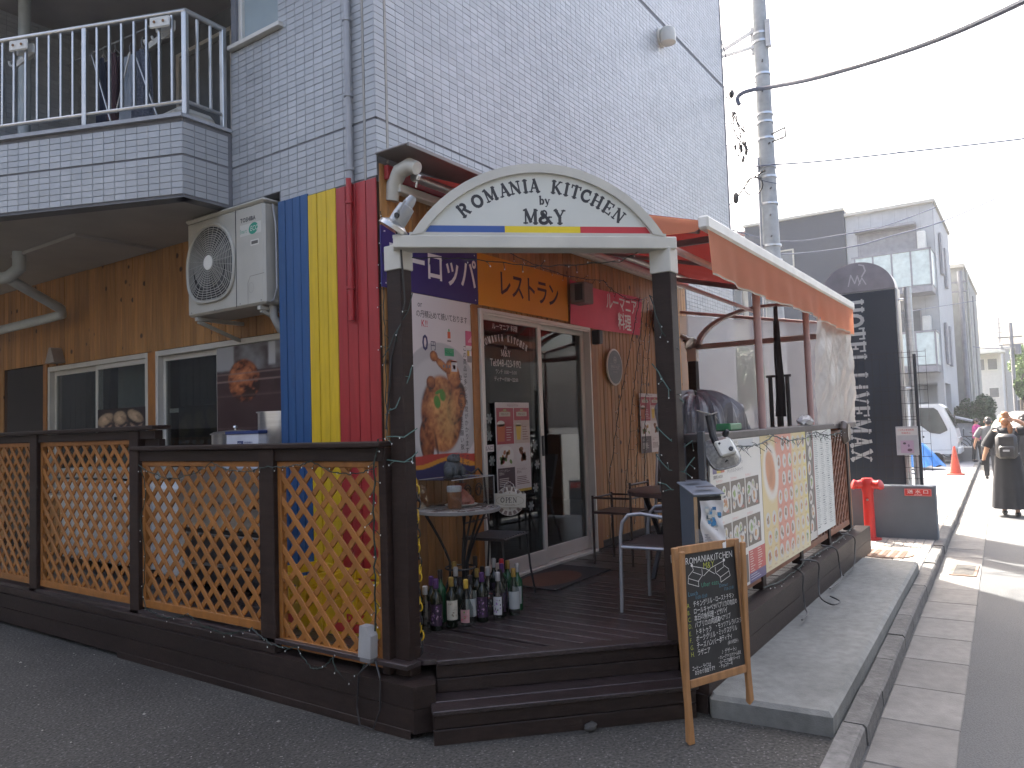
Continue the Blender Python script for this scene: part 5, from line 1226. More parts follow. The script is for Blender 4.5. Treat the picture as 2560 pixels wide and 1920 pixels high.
m = MB(); m.box(.036, Wc-.036, -.004, .004, .30, .917, M=LM); pnl = part('board', m, mat('chalkboard_black', (.014, .015, .016), rough=.6, var=.35, scale=7), CB, True)
for x0 in (.002, Wc-.03): m = MB(); m.box(x0, x0+.028, .0125, .016, .88, .92, M=LM); part('hinge', m, M_steel, CB, True)
pr = Print(LM @ Vector((.038, -.0045, .302)), (1, 0, 0), LM.to_3x3() @ Vector((0, 0, 1)), LM.to_3x3() @ Vector((0, -1, 0)))
CW, CY, CG, CB_ = (.68, .68, .66), (.45, .50, .05), (.04, .28, .18), (.07, .22, .32); BW, BH = .406, .613
f = lambda u, v: (u*BW, (1-v)*BH); T = lambda st, u, v, s_, c, **k: pr.text(st, *f(u, v), s_, c, shear=.08, jit=.06, **k)
T('ROMANIAKITCHEN', .10, .085, .034, CW, sx=.80, bold=-.006); T('M&Y', .40, .145, .034, CY, sx=.85, bold=-.012)
for sx_ in (1, -1):
    g_ = lambda u, v: f(.5+sx_*(u-.5), v)
    pr.line([g_(.21, .105), g_(.45, .145), g_(.60, .20)], .0028, CW); pr.ell(*g_(.21, .10), .008, .008, CW, 10)
    pr.line([g_(.22, .11), g_(.23, .14), g_(.14, .18), g_(.12, .24), g_(.30, .28), g_(.30, .235), g_(.38, .195), g_(.38, .145)], .0025, CW)
    pr.line([g_(.22, .155), g_(.36, .19)], .0025, CW); pr.line([g_(.14, .20), g_(.31, .24)], .0025, CW)
T('Uber eats', .34, .29, .024, CG, sx=.9, bold=-.01); T('Lunch', .10, .345, .022, CB_, sx=.9, bold=-.01); T('11:00-15:00', .22, .378, .018, CB_, sx=.75, bold=-.01)
T('ﾃﾞｨﾅｰ' if False else 'Dinner', .66, .32, .02, CB_, sx=.8, bold=-.01); T('17:00-22:00', .74, .355, .016, CB_, sx=.68, bold=-.01)
rows = ['チキングリル', 'ロールキャベツ', '本日の魚料理', 'パプリカの肉詰め', 'トキトゥラ', 'ポークグリル', 'チーズハンバーグ', 'ラザニア']
rts = ['ローストチキン', 'パプリカの肉詰め', 'ピザパイ', 'スペアリブ', 'モッツアレラパスタ', 'ミックスグリル', 'ミティティ']
for k, st in enumerate(rows):
    v = .435+.056*k; T('ABCDEFGH'[k]+'.', .06, v, .023, CY, sx=.85, bold=-.012); T(st, .17, v, .025, CW, sx=.70, bold=-.004, rot=.015)
for k, st in enumerate(rts): v = .43+.055*k; T('・'+st, .52, v, .024, CW, sx=.63, bold=-.004, rot=.02)
T('(豚の肉団子)', .72, .80, .015, CW, sx=.7, bold=-.008); T('♪デザート♪', .60, .865, .020, CW, sx=.75, bold=-.008)
T('・クレープアイスクリーム添え', .52, .902, .015, CW, sx=.62); T('・ルーマニア風揚げドーナツ', .52, .938, .015, CW, sx=.62); T('・チョコケーキ', .52, .972, .016, CW, sx=.7)
T('コーヒー・ライスは', .06, .935, .018, CW, sx=.62); T('おかわり自由です!!', .10, .972, .019, CW, sx=.66)
pr.done('chalk_writing', pnl, rough=.9, local=True)
# leaflet box behind it
LB = thing('leaflet_box', 'grey metal leaflet box with sloping lid and a leaflet taped on its front', 'leaflet box', (4.00, 1.525, .875), R_(-48))
M_lb = mat('blue_grey_metal', (.14, .17, .21), rough=.4, metal=.4, var=.1)
m = MB(); m.prism([(-.11, 0), (.10, 0), (.10, .37), (-.11, .33)], -.075, .075, M=Matrix(((0, 0, 1, 0), (1, 0, 0, 0), (0, 1, 0, 0), (0, 0, 0, 1)))); part('body', m, M_lb, LB, True)
m = MB(); m.box(-.088, .088, -.145, .11, -.004, .004, .002, M=Matrix.Translation((0, 0, .352)) @ Matrix.Rotation(R_(11), 4, 'X')); ld = part('lid', m, mat('lid_grey', (.26, .28, .32), rough=.3, metal=.4), LB, True)
part('wooden_rim', MB().box(-.078, -.058, -.117, -.111, .0, .31, .001), mat('pale_wood', (.38, .26, .15), rough=.6), LB, True); part('opening_shade_panel', MB().box(-.057, .078, -.115, -.111, .0, .31, .001), mat('opening_shade', (.02, .02, .022), rough=.7), LB, True)  # flat dark panel: the shade inside the box opening put into its colour
m = MB(); m.grid(lambda u, v: (-.050+.125*u+.006*math.sin(v*9), -.128-.025*(1-v)*math.sin(2.5*v+u)-.008*math.sin(9*u+12*v), .04+.25*v), 14, 22); lf = part('leaflet', m, MATS['white_paper'], LB, True, smooth=True)
pr = Print((-.045, -.136, 0), (1, 0, 0), (0, 0, 1), (0, -1, 0), .004); 
for k in range(40): u, v = random.random(), random.random(); pr.rect(.01+.08*u, .15+.09*v, .03+.08*u, .17+.09*v, random.choice([(.03, .14, .30), (.05, .22, .42), (.3, .36, .40), (.5, .5, .45), (.08, .1, .12)])); pr.h += .00002
for k in range(5): pr.rect(.01, .11-.014*k, .01+.07*random.random(), .115-.014*k, (.3, .3, .32))
pr.done('print', lf, local=True)
m = MB(); m.grid(lambda u, v: (-.076+.17*u, -.119-.02*math.sin(3*u), -.02+.16*v), 6, 6); part('plastic_pocket', m, sheet('cloudy_vinyl2', (.6, .6, .6), .4, .2, .35), LB, True)
pr = Print((-.06, -.10, .353), (1, 0, 0), (0, math.cos(R_(11)), math.sin(R_(11))), (0, -math.sin(R_(11)), math.cos(R_(11))), .0055); pr.rect(.01, .0, .11, .03, (.06, .06, .07)); pr.rect(.0, .13, .09, .16, (.08, .08, .09)); pr.done('label', ld, local=True)
m = MB(); m.box(-.02, .02, .08, .11, -.875, .3, .003); part('stake', m, MATS['dark_slate_metal'], LB, True)

# ============================================================ MENU BOARDS ON THE STREET FENCE
def dish(pr, u, v, r, kind, rs, sq=1.):
    pr.ell(u, v, r, r*1.05*sq, (.50, .49, .47), 16); pr.h += .0002
    cols_ = {0: [(.36, .15, .05), (.30, .10, .03), (.45, .28, .1)], 1: [(.12, .22, .05), (.2, .3, .08), (.4, .35, .2)], 2: [(.45, .10, .05), (.4, .25, .1), (.5, .4, .25)], 3: [(.22, .10, .05), (.3, .2, .1), (.15, .08, .05)]}[kind]
    for k in range(6): pr.ell(u+rs.uniform(-.4, .4)*r, v+rs.uniform(-.4, .4)*r*sq, r*rs.uniform(.22, .42), r*rs.uniform(.18, .36)*sq, rs.choice(cols_), 9, rs.uniform(0, 3)); pr.h += .00002
    pr.h -= .0002+.00012
def menuboard(label, x0, x1, z0, z1, col, y=1.590, rough=.35):
    t = thing('menu_board', label, 'menu board', ((x0+x1)/2, y, (z0+z1)/2)); b = part('panel', MB().box(x0, x1, y, y+.012, z0, z1, .001), mat('menu_panel_%d' % int(x0*100), col, rough=rough, var=.05, scale=2), t)
    return t, b, Print((x0, y, z0), (1, 0, 0), (0, 0, 1), (0, -1, 0), .0008)
rs = random.Random(31)
t, b, pr = menuboard('white menu board with a flag picture and six dark dish photographs, nearest the arch', 4.36, 5.385, .50, 1.472, (.58, .57, .54))
for k, c in enumerate(((.10, .08, .20), (.50, .38, .03), (.48, .12, .06))): pr.rect(.045+.07*k, .765, .115+.07*k, .90, c)
for k in range(4): pr.text('ルーマニア料理レストラン', .30, .885-.043*k, .020, (.10, .09, .09), sx=.95) if k < 2 else pr.text('チキングリル ロールキャベツ', .30, .885-.043*k, .020, (.10, .09, .09), sx=.9)
pr.text('ローストチキン', .35, .93, .022, (.1, .1, .1)); pr.text('営業時間 11:00-22:00', .05, .735, .018, (.08, .08, .08), sx=.75, bold=.01)
pr.rect(.55, .90, .86, .955, (.46, .48, .50))
for row, (v0, v1) in enumerate(((.50, .70), (.245, .445))):
    for cx, (u0, u1) in enumerate(((.09, .34), (.36, .64), (.66, .95))):
        pr.rect(u0, v0, u1, v1, (.085, .065, .05)); pr.text('ランチ セット', u0, v1+.008, .016, (.5, .06, .05), sx=.9); pr.h += .0003
        uc = (u0+u1)/2; dish(pr, uc-.07, v0+.12, .055, 1, rs, .9); dish(pr, uc+.015, v0+.145, .035, 1, rs); dish(pr, uc+.03, v0+.07, .062, 0, rs, .8); dish(pr, uc+.10, v0+.12, .025, 2, rs); dish(pr, uc-.09, v0+.05, .03, 2, rs); pr.text('¥1,000', u1-.09, v0+.012, .02, (.6, .15, .12), sx=.7, bold=.01); pr.h -= .0003
pr.rect(.655, .065, 1.025, .215, (.42, .045, .04)); pr.rect(.655, .0, 1.025, .065, (.07, .05, .16)); pr.rect(.09, .02, .64, .20, (.085, .065, .05)); pr.step()
for k in range(9):
    for c_ in (0, 1): pr.rect(.68+.17*c_, .20-.016*k, .68+.17*c_+rs.uniform(.05, .11), .206-.016*k, (.55, .42, .38))
for q_ in (.2, .36, .52): dish(pr, q_, .11, .06, rs.randrange(4), rs)
for k in range(3): pr.rect(.68, .05-.016*k, .68+rs.uniform(.1, .3), .055-.016*k, (.4, .4, .5))
pr.done('print', b)
t, b, pr = menuboard('yellow and salmon menu board crowded with dish photographs and a whole chicken', 5.39, 6.685, .505, 1.465, (.55, .42, .20))
def ymix(U, V):
    C = np.ones(U.shape+(3,))*np.array((.58, .46, .22)); C = mixc(C, (.56, .22, .15), ss(U, .26, .30)*(1-ss(U, .62, .66))*ss(V, .05, .1)); C = mixc(C, (.60, .52, .18), ss(U, .88, .93)); C = mixc(C, (.62, .58, .42), (1-ss(V, .0, .12))*.7)
    mk, d = ellm(U, V, .18, .72, .15, .22, .1, .08); C = mixc(C, (.60, .56, .50), mk); mk, d = ellm(U, V, .17, .73, .09, .16, .2, .15); n1 = fbm(U, V, 12, 7); C = C*(1-mk[..., None])+np.stack([.5*(.6+n1*.6), .2*(.5+n1*.7), .07*(.4+n1)], -1)*mk[..., None]
    return C
pr.photo(0, 0, 1.295, .96, 60, 44, ymix); pr.step()
for r_ in range(7):
    for c_ in range(8):
        u, v = .10+.158*c_+.03*(r_ % 2), .885-.132*r_
        if u < .42 and v > .42 or u > 1.24: continue
        dish(pr, u, v, .052, rs.randrange(4), rs); pr.text(rs.choice(['サラダ 450', 'スープ 380', 'パスタ 900', 'デザート 500', 'グリル 1200']), u-.05, v-.075, .013, (.28, .05, .04), sx=.75)
pr.text('お食事メニュー', .05, .90, .022, (.3, .05, .04)); pr.done('print', b)
t, b, pr = menuboard('narrow dark menu strip with round dishes between the yellow and the white list boards', 6.695, 6.94, .54, 1.468, (.06, .05, .045))
pr.rect(0, 0, .245, .06, (.5, .48, .45)); pr.rect(.23, 0, .245, .92, (.4, .06, .06)); pr.step()
for r_ in range(7): dish(pr, .08+.05*(r_ % 2), .86-.125*r_, .058, rs.randrange(4), rs)
pr.done('print', b)
t, b, pr = menuboard('white menu list covered with small grey text blocks next to the brown lattice', 6.955, 7.69, .55, 1.468, (.56, .58, .56))
for c_ in range(3):
    v = .885
    while v > .05:
        if rs.random() < .14: pr.rect(.03+.235*c_, v-.004, .12+.235*c_, v+.006, (.12, .15, .15)); v -= .022; continue
        pr.rect(.03+.235*c_, v, .03+.235*c_+rs.uniform(.08, .15), v+.006, (.25, .28, .28)); pr.rect(.215+.235*c_, v, .24+.235*c_, v+.006, (.3, .33, .33)); v -= .0165
    pr.text('メニュー', .04+.235*c_, .897, .014, (.15, .18, .17))
pr.done('print', b)

# ============================================================ DECK FURNITURE
t = thing('door_mat', 'brown oval-patterned doormat on the deck in front of the door', 'doormat', (5.25, 3.25, .35))
m = MB(); m.box(4.85, 5.75, 3.0, 3.50, .352, .360, .002); part('base', m, mat('grey_mat', (.04, .035, .033), rough=.95, bump=.3), t); m = MB(); m.lathe([(.33, .3605), (0, .363)], 5.2, 3.25, 28, sy=.62); part('oval_inlay', m, mat('rust_brown_mat', (.13, .055, .028), rough=.95, bump=.3), t)
# mosaic bistro table
BT = thing('bistro_table', 'round mosaic topped iron bistro table behind the left arch post', 'table', (4.02, 3.24, .35))
m = MB(); m.lathe([(.27, .675), (.285, .68), (.285, .70), (.27, .702), (0, .702)], n=36); part('tabletop', m, mat('table_grout', (.20, .19, .18), rough=.6), BT, True)
random.seed(2); ts = MB()
for ring, n in ((.255, 26), (.215, 22), (.175, 18), (.135, 14), (.095, 10), (.055, 6)):
    for k in range(n):
        a = 2*math.pi*k/n+ring*20; hw = math.pi*ring/n*.86; c_ = random.choice([(.12, .11, .10), (.05, .045, .045), (.35, .33, .30), (.20, .17, .15), (.30, .27, .24)])
        ts.box(-.016, .016, -hw, hw, .700, .705, M=Matrix.Rotation(a, 4, 'Z') @ Matrix.Translation((ring, 0, 0)), col=c_)
part('mosaic_tile', ts, mat('mosaic_glaze', (1, 1, 1), rough=.25, attr='Col', var=.1), BT, True, kind='stuff')
for a in (20, 140, 260):
    for da in (-7, 7):
        pts = []
        for k in range(9):
            q_ = k/8; r = .235-.20*math.sin(q_*math.pi*.62)+(.14*max(0, q_-.55)/.45); aa = R_(a+da*(1-q_*.6)); pts.append((r*math.cos(aa), r*math.sin(aa), .675*(1-q_)+.004))
        m = MB(); m.tube(pts, .0085, 6); part('leg', m, M_iron, BT, True, smooth=True)
m = MB(); m.tube([(.10*math.cos(a), .10*math.sin(a), .30) for a in [2*math.pi*k/20 for k in range(21)]], .007, 5, False); part('ring', m, M_iron, BT, True)
def clearbox(x0, x1, y0, y1, z0, z1):
    m = MB(); th = .003
    m.box(x0, x1, y0, y0+th, z0, z1); m.box(x0, x1, y1-th, y1, z0, z1); m.box(x0, x0+th, y0+th, y1-th, z0, z1); m.box(x1-th, x1, y0+th, y1-th, z0, z1); m.box(x0+th, x1-th, y0+th, y1-th, z1-th, z1); return m
t = thing('acrylic_case', 'clear acrylic display case on the mosaic bistro table', 'display case', (4.03, 3.26, 1.056)); part('case', clearbox(3.83, 4.30, 3.14, 3.42, 1.056, 1.252), M_clear, t)
m = MB()
for e in (((3.83, 3.14, 1.252), (4.30, 3.14, 1.252)), ((4.30, 3.14, 1.252), (4.30, 3.42, 1.252)), ((4.30, 3.14, 1.056), (4.30, 3.14, 1.252)), ((3.83, 3.42, 1.252), (4.30, 3.42, 1.252)), ((4.30, 3.42, 1.06), (4.30, 3.42, 1.252))): m.bar(*e, .005, .005)
part('edge_strip', m, sheet('edge_acrylic', (.55, .56, .56), .3, .3, .7), t)
t = thing('frog_statue', 'dark stone squatting animal figurine sitting on top of the acrylic case', 'figurine', (4.02, 3.28, 1.256)); M_st = mat('dark_stone_figurine', (.045, .05, .052), rough=.6, var=.35, scale=25, bump=.4)
m = MB(); m.blob((0, 0, .062), (.07, .062, .066), 14, 9); m.blob((0, -.01, .125), (.05, .046, .038), 14, 8); m.blob((0, -.03, .115), (.034, .03, .02), 10, 6)
for s_ in (-1, 1): m.blob((s_*.055, -.02, .04), (.028, .045, .04), 10, 6); m.blob((s_*.03, -.06, .04), (.014, .016, .045), 8, 6); m.blob((s_*.034, -.075, .008), (.022, .026, .009), 8, 5)
m.lathe([(.066, 0), (.07, .006), (.05, .014), (0, .014)], n=16); part('body', m, M_st, t, True, smooth=True)
m = MB()
for s_ in (-1, 1): m.blob((s_*.022, -.035, .150), (.011, .011, .011), 8, 6)
part('eye', m, M_st, t, True, smooth=True); t.rotation_euler = (0, 0, R_(-10))
t = thing('food_container', 'round plastic tub of orange food with white lid inside the acrylic case', 'tub', (3.93, 3.20, 1.058)); m = MB(); m.lathe([(.043, 0), (.047, .01), (.047, .115), (.04, .118), (0, .118)], n=20); part('tub', m, mat('amber_food', (.30, .13, .06), rough=.3, var=.3, scale=40), t, True, smooth=True)
m = MB(); m.lathe([(.05, .112), (.05, .145), (.045, .15), (0, .15)], n=20); part('lid', m, mat('white_plastic', (.55, .58, .60), rough=.35), t, True, smooth=True)
t = thing('food_bag', 'tied clear bag of salmon coloured food on a plate inside the acrylic case', 'bag', (4.10, 3.28, 1.058)); m = MB(); rs = random.Random(3)
prof = [(.085, .012), (.09, .03), (.075, .06), (.045, .095), (.018, .115), (.03, .14), (.045, .155)]; m.lathe(prof, n=18)
m.v = [(x*(1+rs.uniform(-.09, .09)), y*(1+rs.uniform(-.09, .09)), z) for x, y, z in m.v]; part('bag', m, mat('salmon_food_wrap', (.42, .16, .11), rough=.22, var=.35, scale=30), t, True)
m = MB(); m.lathe([(.10, 0), (.115, .01), (.11, .012), (0, .008)], n=24); part('plate', m, M_white, t, True)
# iron garden chair with OPEN sign
IC = thing('iron_chair', 'black wrought iron folding chair with scrolled back behind the bottles', 'chair', (4.5, 3.32, .35), R_(8))
m = MB()
for x in (-.19, .19):
    m.tube([(x, .16, 0), (x*.98, .12, .45), (x*.95, .15, .86)], .008, 6)
m.tube([(-.18, .15, .86), (-.10, .155, .93), (0, .155, .90), (.10, .155, .93), (.18, .15, .86)], .008, 6); m.tube([(-.185, .13, .55), (.185, .13, .55)], .007, 6); m.tube([(-.183, .135, .68), (-.05, .14, .63), (.05, .14, .63), (.183, .135, .68)], .006, 6)
for s_ in (-1, 1):
    m.tube([(s_*(.08+.055*math.cos(a)*(1-a/16)), .145, .77+.055*math.sin(a)*(1-a/16)) for a in [k*.45 for k in range(22)]], .0055, 5); m.tube([(s_*(.06+.04*math.cos(a)*(1-a/14)), .14, .60+.03*math.sin(a)*(1-a/14)) for a in [k*.5 for k in range(16)]], .005, 5)
part('back', m, M_iron, IC, True, smooth=True)
m = MB(); m.tube([(-.2, -.2, .445), (.2, -.2, .445), (.2, .13, .445), (-.2, .13, .445), (-.2, -.2, .445)], .009, 6); part('seat_frame', m, M_iron, IC, True)
m = MB()
for k in range(9): m.box(-.18+.042*k, -.18+.042*k+.026, -.19, .12, .450, .455)
part('seat_slat', m, mat('grey_iron', (.07, .07, .08), rough=.4), IC, True)
for x in (-.2, .2): m = MB(); m.tube([(x, -.2, .445), (x, -.10, .38), (x, .16, .0)] if False else [(x, -.19, .44), (x, -.21, .2), (x*1.05, -.24, 0)], .008, 6); part('leg', m, M_iron, IC, True)
m = MB(); m.tube([(-.2, -.21, .14), (.2, -.21, .14)], .006, 5); m.tube([(-.19, .15, .14), (.19, .15, .14)], .006, 5); part('stretcher', m, M_iron, IC, True)
OS = thing('open_sign', 'round sunburst sign with a rectangular OPEN plate hanging by a chain on the iron chair', 'sign', (4.47, 3.13, 1.055), R_(-46)); MO = Matrix.Rotation(R_(90), 4, 'X')
m = MB(); m.lathe([(.105, 0), (.105, .010), (0, .010)], n=32, M=MO); dsk = part('disc', m, mat('disc_cream', (.42, .38, .33), rough=.6), OS, True)
pr = Print((0, -.010, 0), (1, 0, 0), (0, 0, 1), (0, -1, 0))
for k in range(16):
    a = 2*math.pi*k/16; pr.poly([(.074*math.cos(a-.12), .074*math.sin(a-.12)), (.102*math.cos(a-.13), .102*math.sin(a-.13)), (.102*math.cos(a+.13), .102*math.sin(a+.13)), (.074*math.cos(a+.12), .074*math.sin(a+.12))], (.11, .07, .06))
    if k % 2 == 0: pr.poly([(.02*math.cos(a-.5), .02*math.sin(a-.5)), (.07*math.cos(a), .07*math.sin(a)), (.02*math.cos(a+.5), .02*math.sin(a+.5))], (.16, .11, .09))
pr.done('pattern', dsk, local=True)
m = MB(); m.box(-.115, .115, -.022, -.014, -.045, .055, .001, M=Matrix.Rotation(R_(3), 4, 'Y')); plt = part('plate', m, mat('plate_cream', (.40, .37, .31), rough=.5), OS, True)
pr = Print((0, -.0225, .005), (1, 0, -.05), (.05, 0, 1), (0, -1, 0)); pr.line([(.10*math.cos(2*math.pi*k/28), .036*math.sin(2*math.pi*k/28)) for k in range(28)], .002, (.15, .12, .1), True)
slab(pr, 'O', -.055, -.014, .036, (.05, .04, .04), 0, 1); 
for k, ch in enumerate('PEN'):
    if ch == 'P': slab(pr, 'I', -.027, -.014, .036, (.05, .04, .04)); pr.line([(-.025+.014*math.cos(R_(a)), .012+.0095*math.sin(R_(a))) for a in range(90, -95, -20)], .004, (.05, .04, .04))
    else: slab(pr, ch, -.029+.033*k-.002, -.014, .036, (.05, .04, .04))
pr.text('WELCOME', 0, -.033, .010, (.08, .06, .05), 'c'); pr.done('lettering', plt, local=True)
m = MB(); m.tube([(-.05, -.018, .055), (-.03, .0, .12), (0, .02, .14), (.03, .0, .12), (.05, -.018, .055)], .003, 5); part('chain', m, M_steel, OS, True)

# bottles ----------------------------------------------------
def bottle(label, x, y, glass, cap, label_c=None, h=.305, r=.037, kind='wine', art=None, tint=None):
    t = thing('wine_bottle', label, 'bottle', (x, y, .352), random.uniform(-.5, .5)-R_(52), 'empty bottles on the deck')
    if kind == 'wine': pf_ = [(r*.7, .003), (r*.95, 0), (r, .008), (r, h*.60), (r*.9, h*.66), (r*.5, h*.73), (r*.37, h*.78), (r*.37, h*.965), (r*.42, h*.97), (r*.42, h), (0, h)]
    elif kind == 'slim': pf_ = [(r*.7, .003), (r, .0), (r, h*.50), (r*.8, h*.60), (r*.45, h*.72), (r*.36, h*.80), (r*.36, h), (0, h)]
    elif kind == 'round': pf_ = [(r*.8, 0), (r*1.0, .02), (r*1.25, h*.22), (r*1.2, h*.4), (r*.7, h*.55), (r*.4, h*.65), (r*.36, h*.8), (r*.36, h), (0, h)]
    m = MB(); m.lathe(pf_, n=18); part('glass', m, glass, t, True, smooth=True)
    m = MB(); m.lathe([(r*.43, h*.82), (r*.45, h*.83), (r*.45, h*.995), (r*.3, h+.003), (0, h+.003)], n=14); part('cap', m, cap, t, True, smooth=True)
    if label_c:
        m = MB(); zz0, zz1, aw = label_c[1:4]; rr = r*(1.25 if kind == 'round' else 1)+.0008
        m.lathe([(rr, h*zz0), (rr, h*zz1)], n=10, a0=R_(-90-aw), a1=R_(-90+aw)); lb = part('label', m, mat('label_%s' % label_c[4], label_c[0], rough=.5), t, True)
        if art:
            m = MB(); rr += .0008
            for k in range(14):
                a = random.uniform(-aw*.7, aw*.7); z = h*(zz0+(zz1-zz0)*random.uniform(.15, .9)); da = random.uniform(4, 12); dz = random.uniform(.003, .010)
                pts = [(rr*math.cos(R_(-90+a+i*da)), rr*math.sin(R_(-90+a+i*da)), z+j*dz) for i, j in ((0, -1), (1, 0), (0, 1), (-1, 0))]; m.add(pts, [(0, 1, 2, 3)], random.choice(art)); rr += .00003
            part('label_art', m, mat('print_ink', (1, 1, 1), rough=.45, var=.03, attr='Col', scale=3), t, True)
    return t
random.seed(44)
Gd = mat('dark_bottle_glass', (.006, .009, .005), rough=.06, var=.1); Gg = mat('green_bottle_glass', (.012, .07, .025), rough=.05, var=.1)
Gc = pane('clear_bottle_glass', (.70, .74, .73), .03, 1.5); Cp = mat('purple_foil', (.10, .04, .15), rough=.35, metal=.3); Cg = mat('gold_foil', (.45, .30, .08), rough=.35, metal=.6); Cy = mat('yellow_cap', (.55, .36, .05), rough=.4)
Cr = mat('red_foil', (.42, .03, .04), rough=.35); Ck = mat('black_foil', (.02, .015, .015), rough=.35); Cw = mat('silver_cap', (.5, .5, .5), rough=.35, metal=.5)
PL = ((.035, .015, .04), .10, .52, 62, 'purple'); PA = [(.32, .16, .38), (.22, .08, .28), (.45, .3, .4), (.05, .02, .05)]; CL = ((.55, .52, .42), .16, .55, 60, 'cream'); CA = [(.25, .2, .15), (.4, .36, .28)]
WL = ((.50, .50, .50), .12, .5, 50, 'white'); FA = [(.25, .08, .35), (.12, .12, .1)]; GL = ((.38, .40, .39), .14, .52, 70, 'greyw')
bottle('dark wine bottle with purple cap and purple emblem, front left of the group', 3.60, 3.10, Gd, Cp, PL, .31, .039, art=PA)
bottle('dark wine bottle with cream label and gold cap, second from left in front', 3.70, 3.06, Gd, Cg, CL, .305, .038, art=CA)
bottle('clear round bottle with yellow cap and a pink fruit label in the front row', 3.76, 2.99, Gc, Cy, ((.45, .25, .25), .10, .38, 40, 'pinkfruit'), .285, .035, 'round', art=[(.5, .12, .15), (.5, .3, .3), (.1, .25, .05)])
bottle('dark wine bottle with purple emblem in the middle of the front row', 3.90, 2.97, Gd, Cp, PL, .305, .038, art=PA)
bottle('clear slim bottle with white floral label right of the middle', 3.98, 2.90, Gc, Cw, WL, .30, .036, 'slim', art=FA)
bottle('dark wine bottle with black cap and purple label behind the white floral one', 4.06, 2.94, Gd, Ck, PL, .30, .037, art=PA)
bottle('clear bottle with gold cap and grey label ending the front row', 4.13, 2.88, Gc, Cg, GL, .30, .037, 'slim')
bottle('green bottle with silver cap and white label at the far right of the group', 4.26, 2.94, Gg, Cw, GL, .305, .036)
bottle('clear bottle half hidden by the arch post at the left end', 3.52, 3.12, Gc, Cw, None, .28, .036, 'slim')
bottle('tall green bottle standing behind the purple capped one', 3.76, 3.20, Gg, Ck, None, .33, .036)
bottle('dark bottle with black cap between cream label and yellow cap bottles', 3.86, 3.12, Gd, Ck, None, .27, .036)
bottle('dark bottle with gold foil behind the yellow capped one', 4.02, 3.10, Gd, Cg, CL, .30, .036)
bottle('clear bottle with dark printed label in the second row', 4.06, 3.04, Gc, Cw, ((.06, .05, .05), .12, .52, 50, 'darkpaper'), .31, .038, 'slim', art=[(.5, .5, .45), (.4, .1, .1)])
bottle('bottle with bright red foil top in the second row', 4.22, 3.04, Gg, Cr, GL, .335, .037)
bottle('dark bottle with white foil top behind the red topped one', 4.24, 3.12, Gd, Cw, PL, .33, .037, art=PA)
bottle('dark bottle with black neck at the very back of the group', 4.16, 3.22, Gd, Ck, None, .35, .036)
bottle('dark bottle with dull gold neck at the back beside the table leg', 3.98, 3.26, Gd, Cg, None, .34, .037)
bottle('dark bottle with purple label seen through the lattice', 3.42, 3.12, Gd, Cg, PL, .31, .038, art=PA)
bottle('clear bottle seen through the lattice beside the crates', 3.30, 3.18, Gc, Cw, GL, .25, .034, 'slim')
bottle('dark bottle close to the left arch post seen through the lattice', 3.32, 3.05, Gd, Ck, PL, .29, .038, art=PA)
for k_, (bx_, by_, gl_, cp_, lb_, nm_) in enumerate(((3.56, 3.22, Gd, Ck, None, 'dark bottle behind the clear one at the left end of the group'), (3.66, 3.19, Gd, Cp, PL, 'dark purple labelled bottle directly behind the cream labelled one'), (3.92, 3.20, Gc, Cw, GL, 'clear bottle in the third row under the table'), (4.12, 3.13, Gd, Ck, CL, 'dark bottle with cream label in the third row'), (4.32, 3.06, Gg, Cg, None, 'green bottle with gold top at the rear right'), (4.15, 2.99, Gd, Cp, PL, 'dark purple topped bottle squeezed behind the gold capped one'), (3.84, 3.02, Gc, Ck, GL, 'clear bottle with black top between the yellow and purple capped ones'))):
    bottle(nm_, bx_, by_, gl_, cp_, lb_, .295+.012*(k_ % 3), .036)
# metal armchair
def armchair(label, x, y, rz, backrest=True):
    t = thing('armchair', label, 'chair', (x, y, .352), rz, None); mm = mat('silver_tube', (.36, .37, .40), rough=.35, metal=.5); sm = mat('brown_mesh_fabric', (.05, .036, .033), rough=.7, var=.2, scale=60)
    for s_ in (-1, 1):
        m = MB(); m.tube([(s_*.26, .26, 0), (s_*.255, .25, .50), (s_*.255, .235, .585), (s_*.255, .19, .635), (s_*.255, .10, .645), (s_*.255, -.05, .625), (s_*.252, -.17, .58), (s_*.24, -.24, .53)], .0125, 8); part('arm', m, mm, t, True, smooth=True)
        m = MB(); m.tube([(s_*.24, -.34, 0), (s_*.235, -.20, .42), (s_*.23, -.26, .62), (s_*.22, -.34, .92)], .0125, 8); part('rear_leg', m, mm, t, True, smooth=True)
    m = MB(); m.tube([(-.255, .25, .425), (.255, .25, .425)], .012, 8); m.tube([(-.255, .25, .425), (-.235, -.2, .42)], .011, 8); m.tube([(.255, .25, .425), (.235, -.2, .42)], .011, 8); m.tube([(-.235, -.2, .42), (.235, -.2, .42)], .011, 8); part('seat_frame', m, mm, t, True, smooth=True)
    m = MB(); m.box(-.24, .24, -.2, .245, .428, .442, .005); part('seat', m, sm, t, True)
    m = MB(); m.grid(lambda u, v: (-.215+.43*u, -.215-.13*v-.03*math.sin(math.pi*u), .46+.46*v), 8, 8); m.grid(lambda u, v: (-.215+.43*u, -.225-.13*v-.03*math.sin(math.pi*u), .46+.46*v), 8, 8); part('backrest', m, sm, t, True, smooth=True)
    return t
armchair('silver tubed armchair with brown mesh seat just behind the right arch post', 4.78, 2.04, R_(4))
armchair('high backed brown mesh chair at the far side of the small table', 6.65, 2.75, R_(105))
TB = thing('patio_table', 'low dark brown patio table with crossed black legs behind the armchair', 'table', (5.75, 2.35, .352))
m = MB(); m.lathe([(.40, .655), (.42, .66), (.42, .69), (.40, .695), (0, .695)], n=36); part('tabletop', m, mat('brown_tabletop', (.07, .04, .035), rough=.35, var=.2), TB, True)
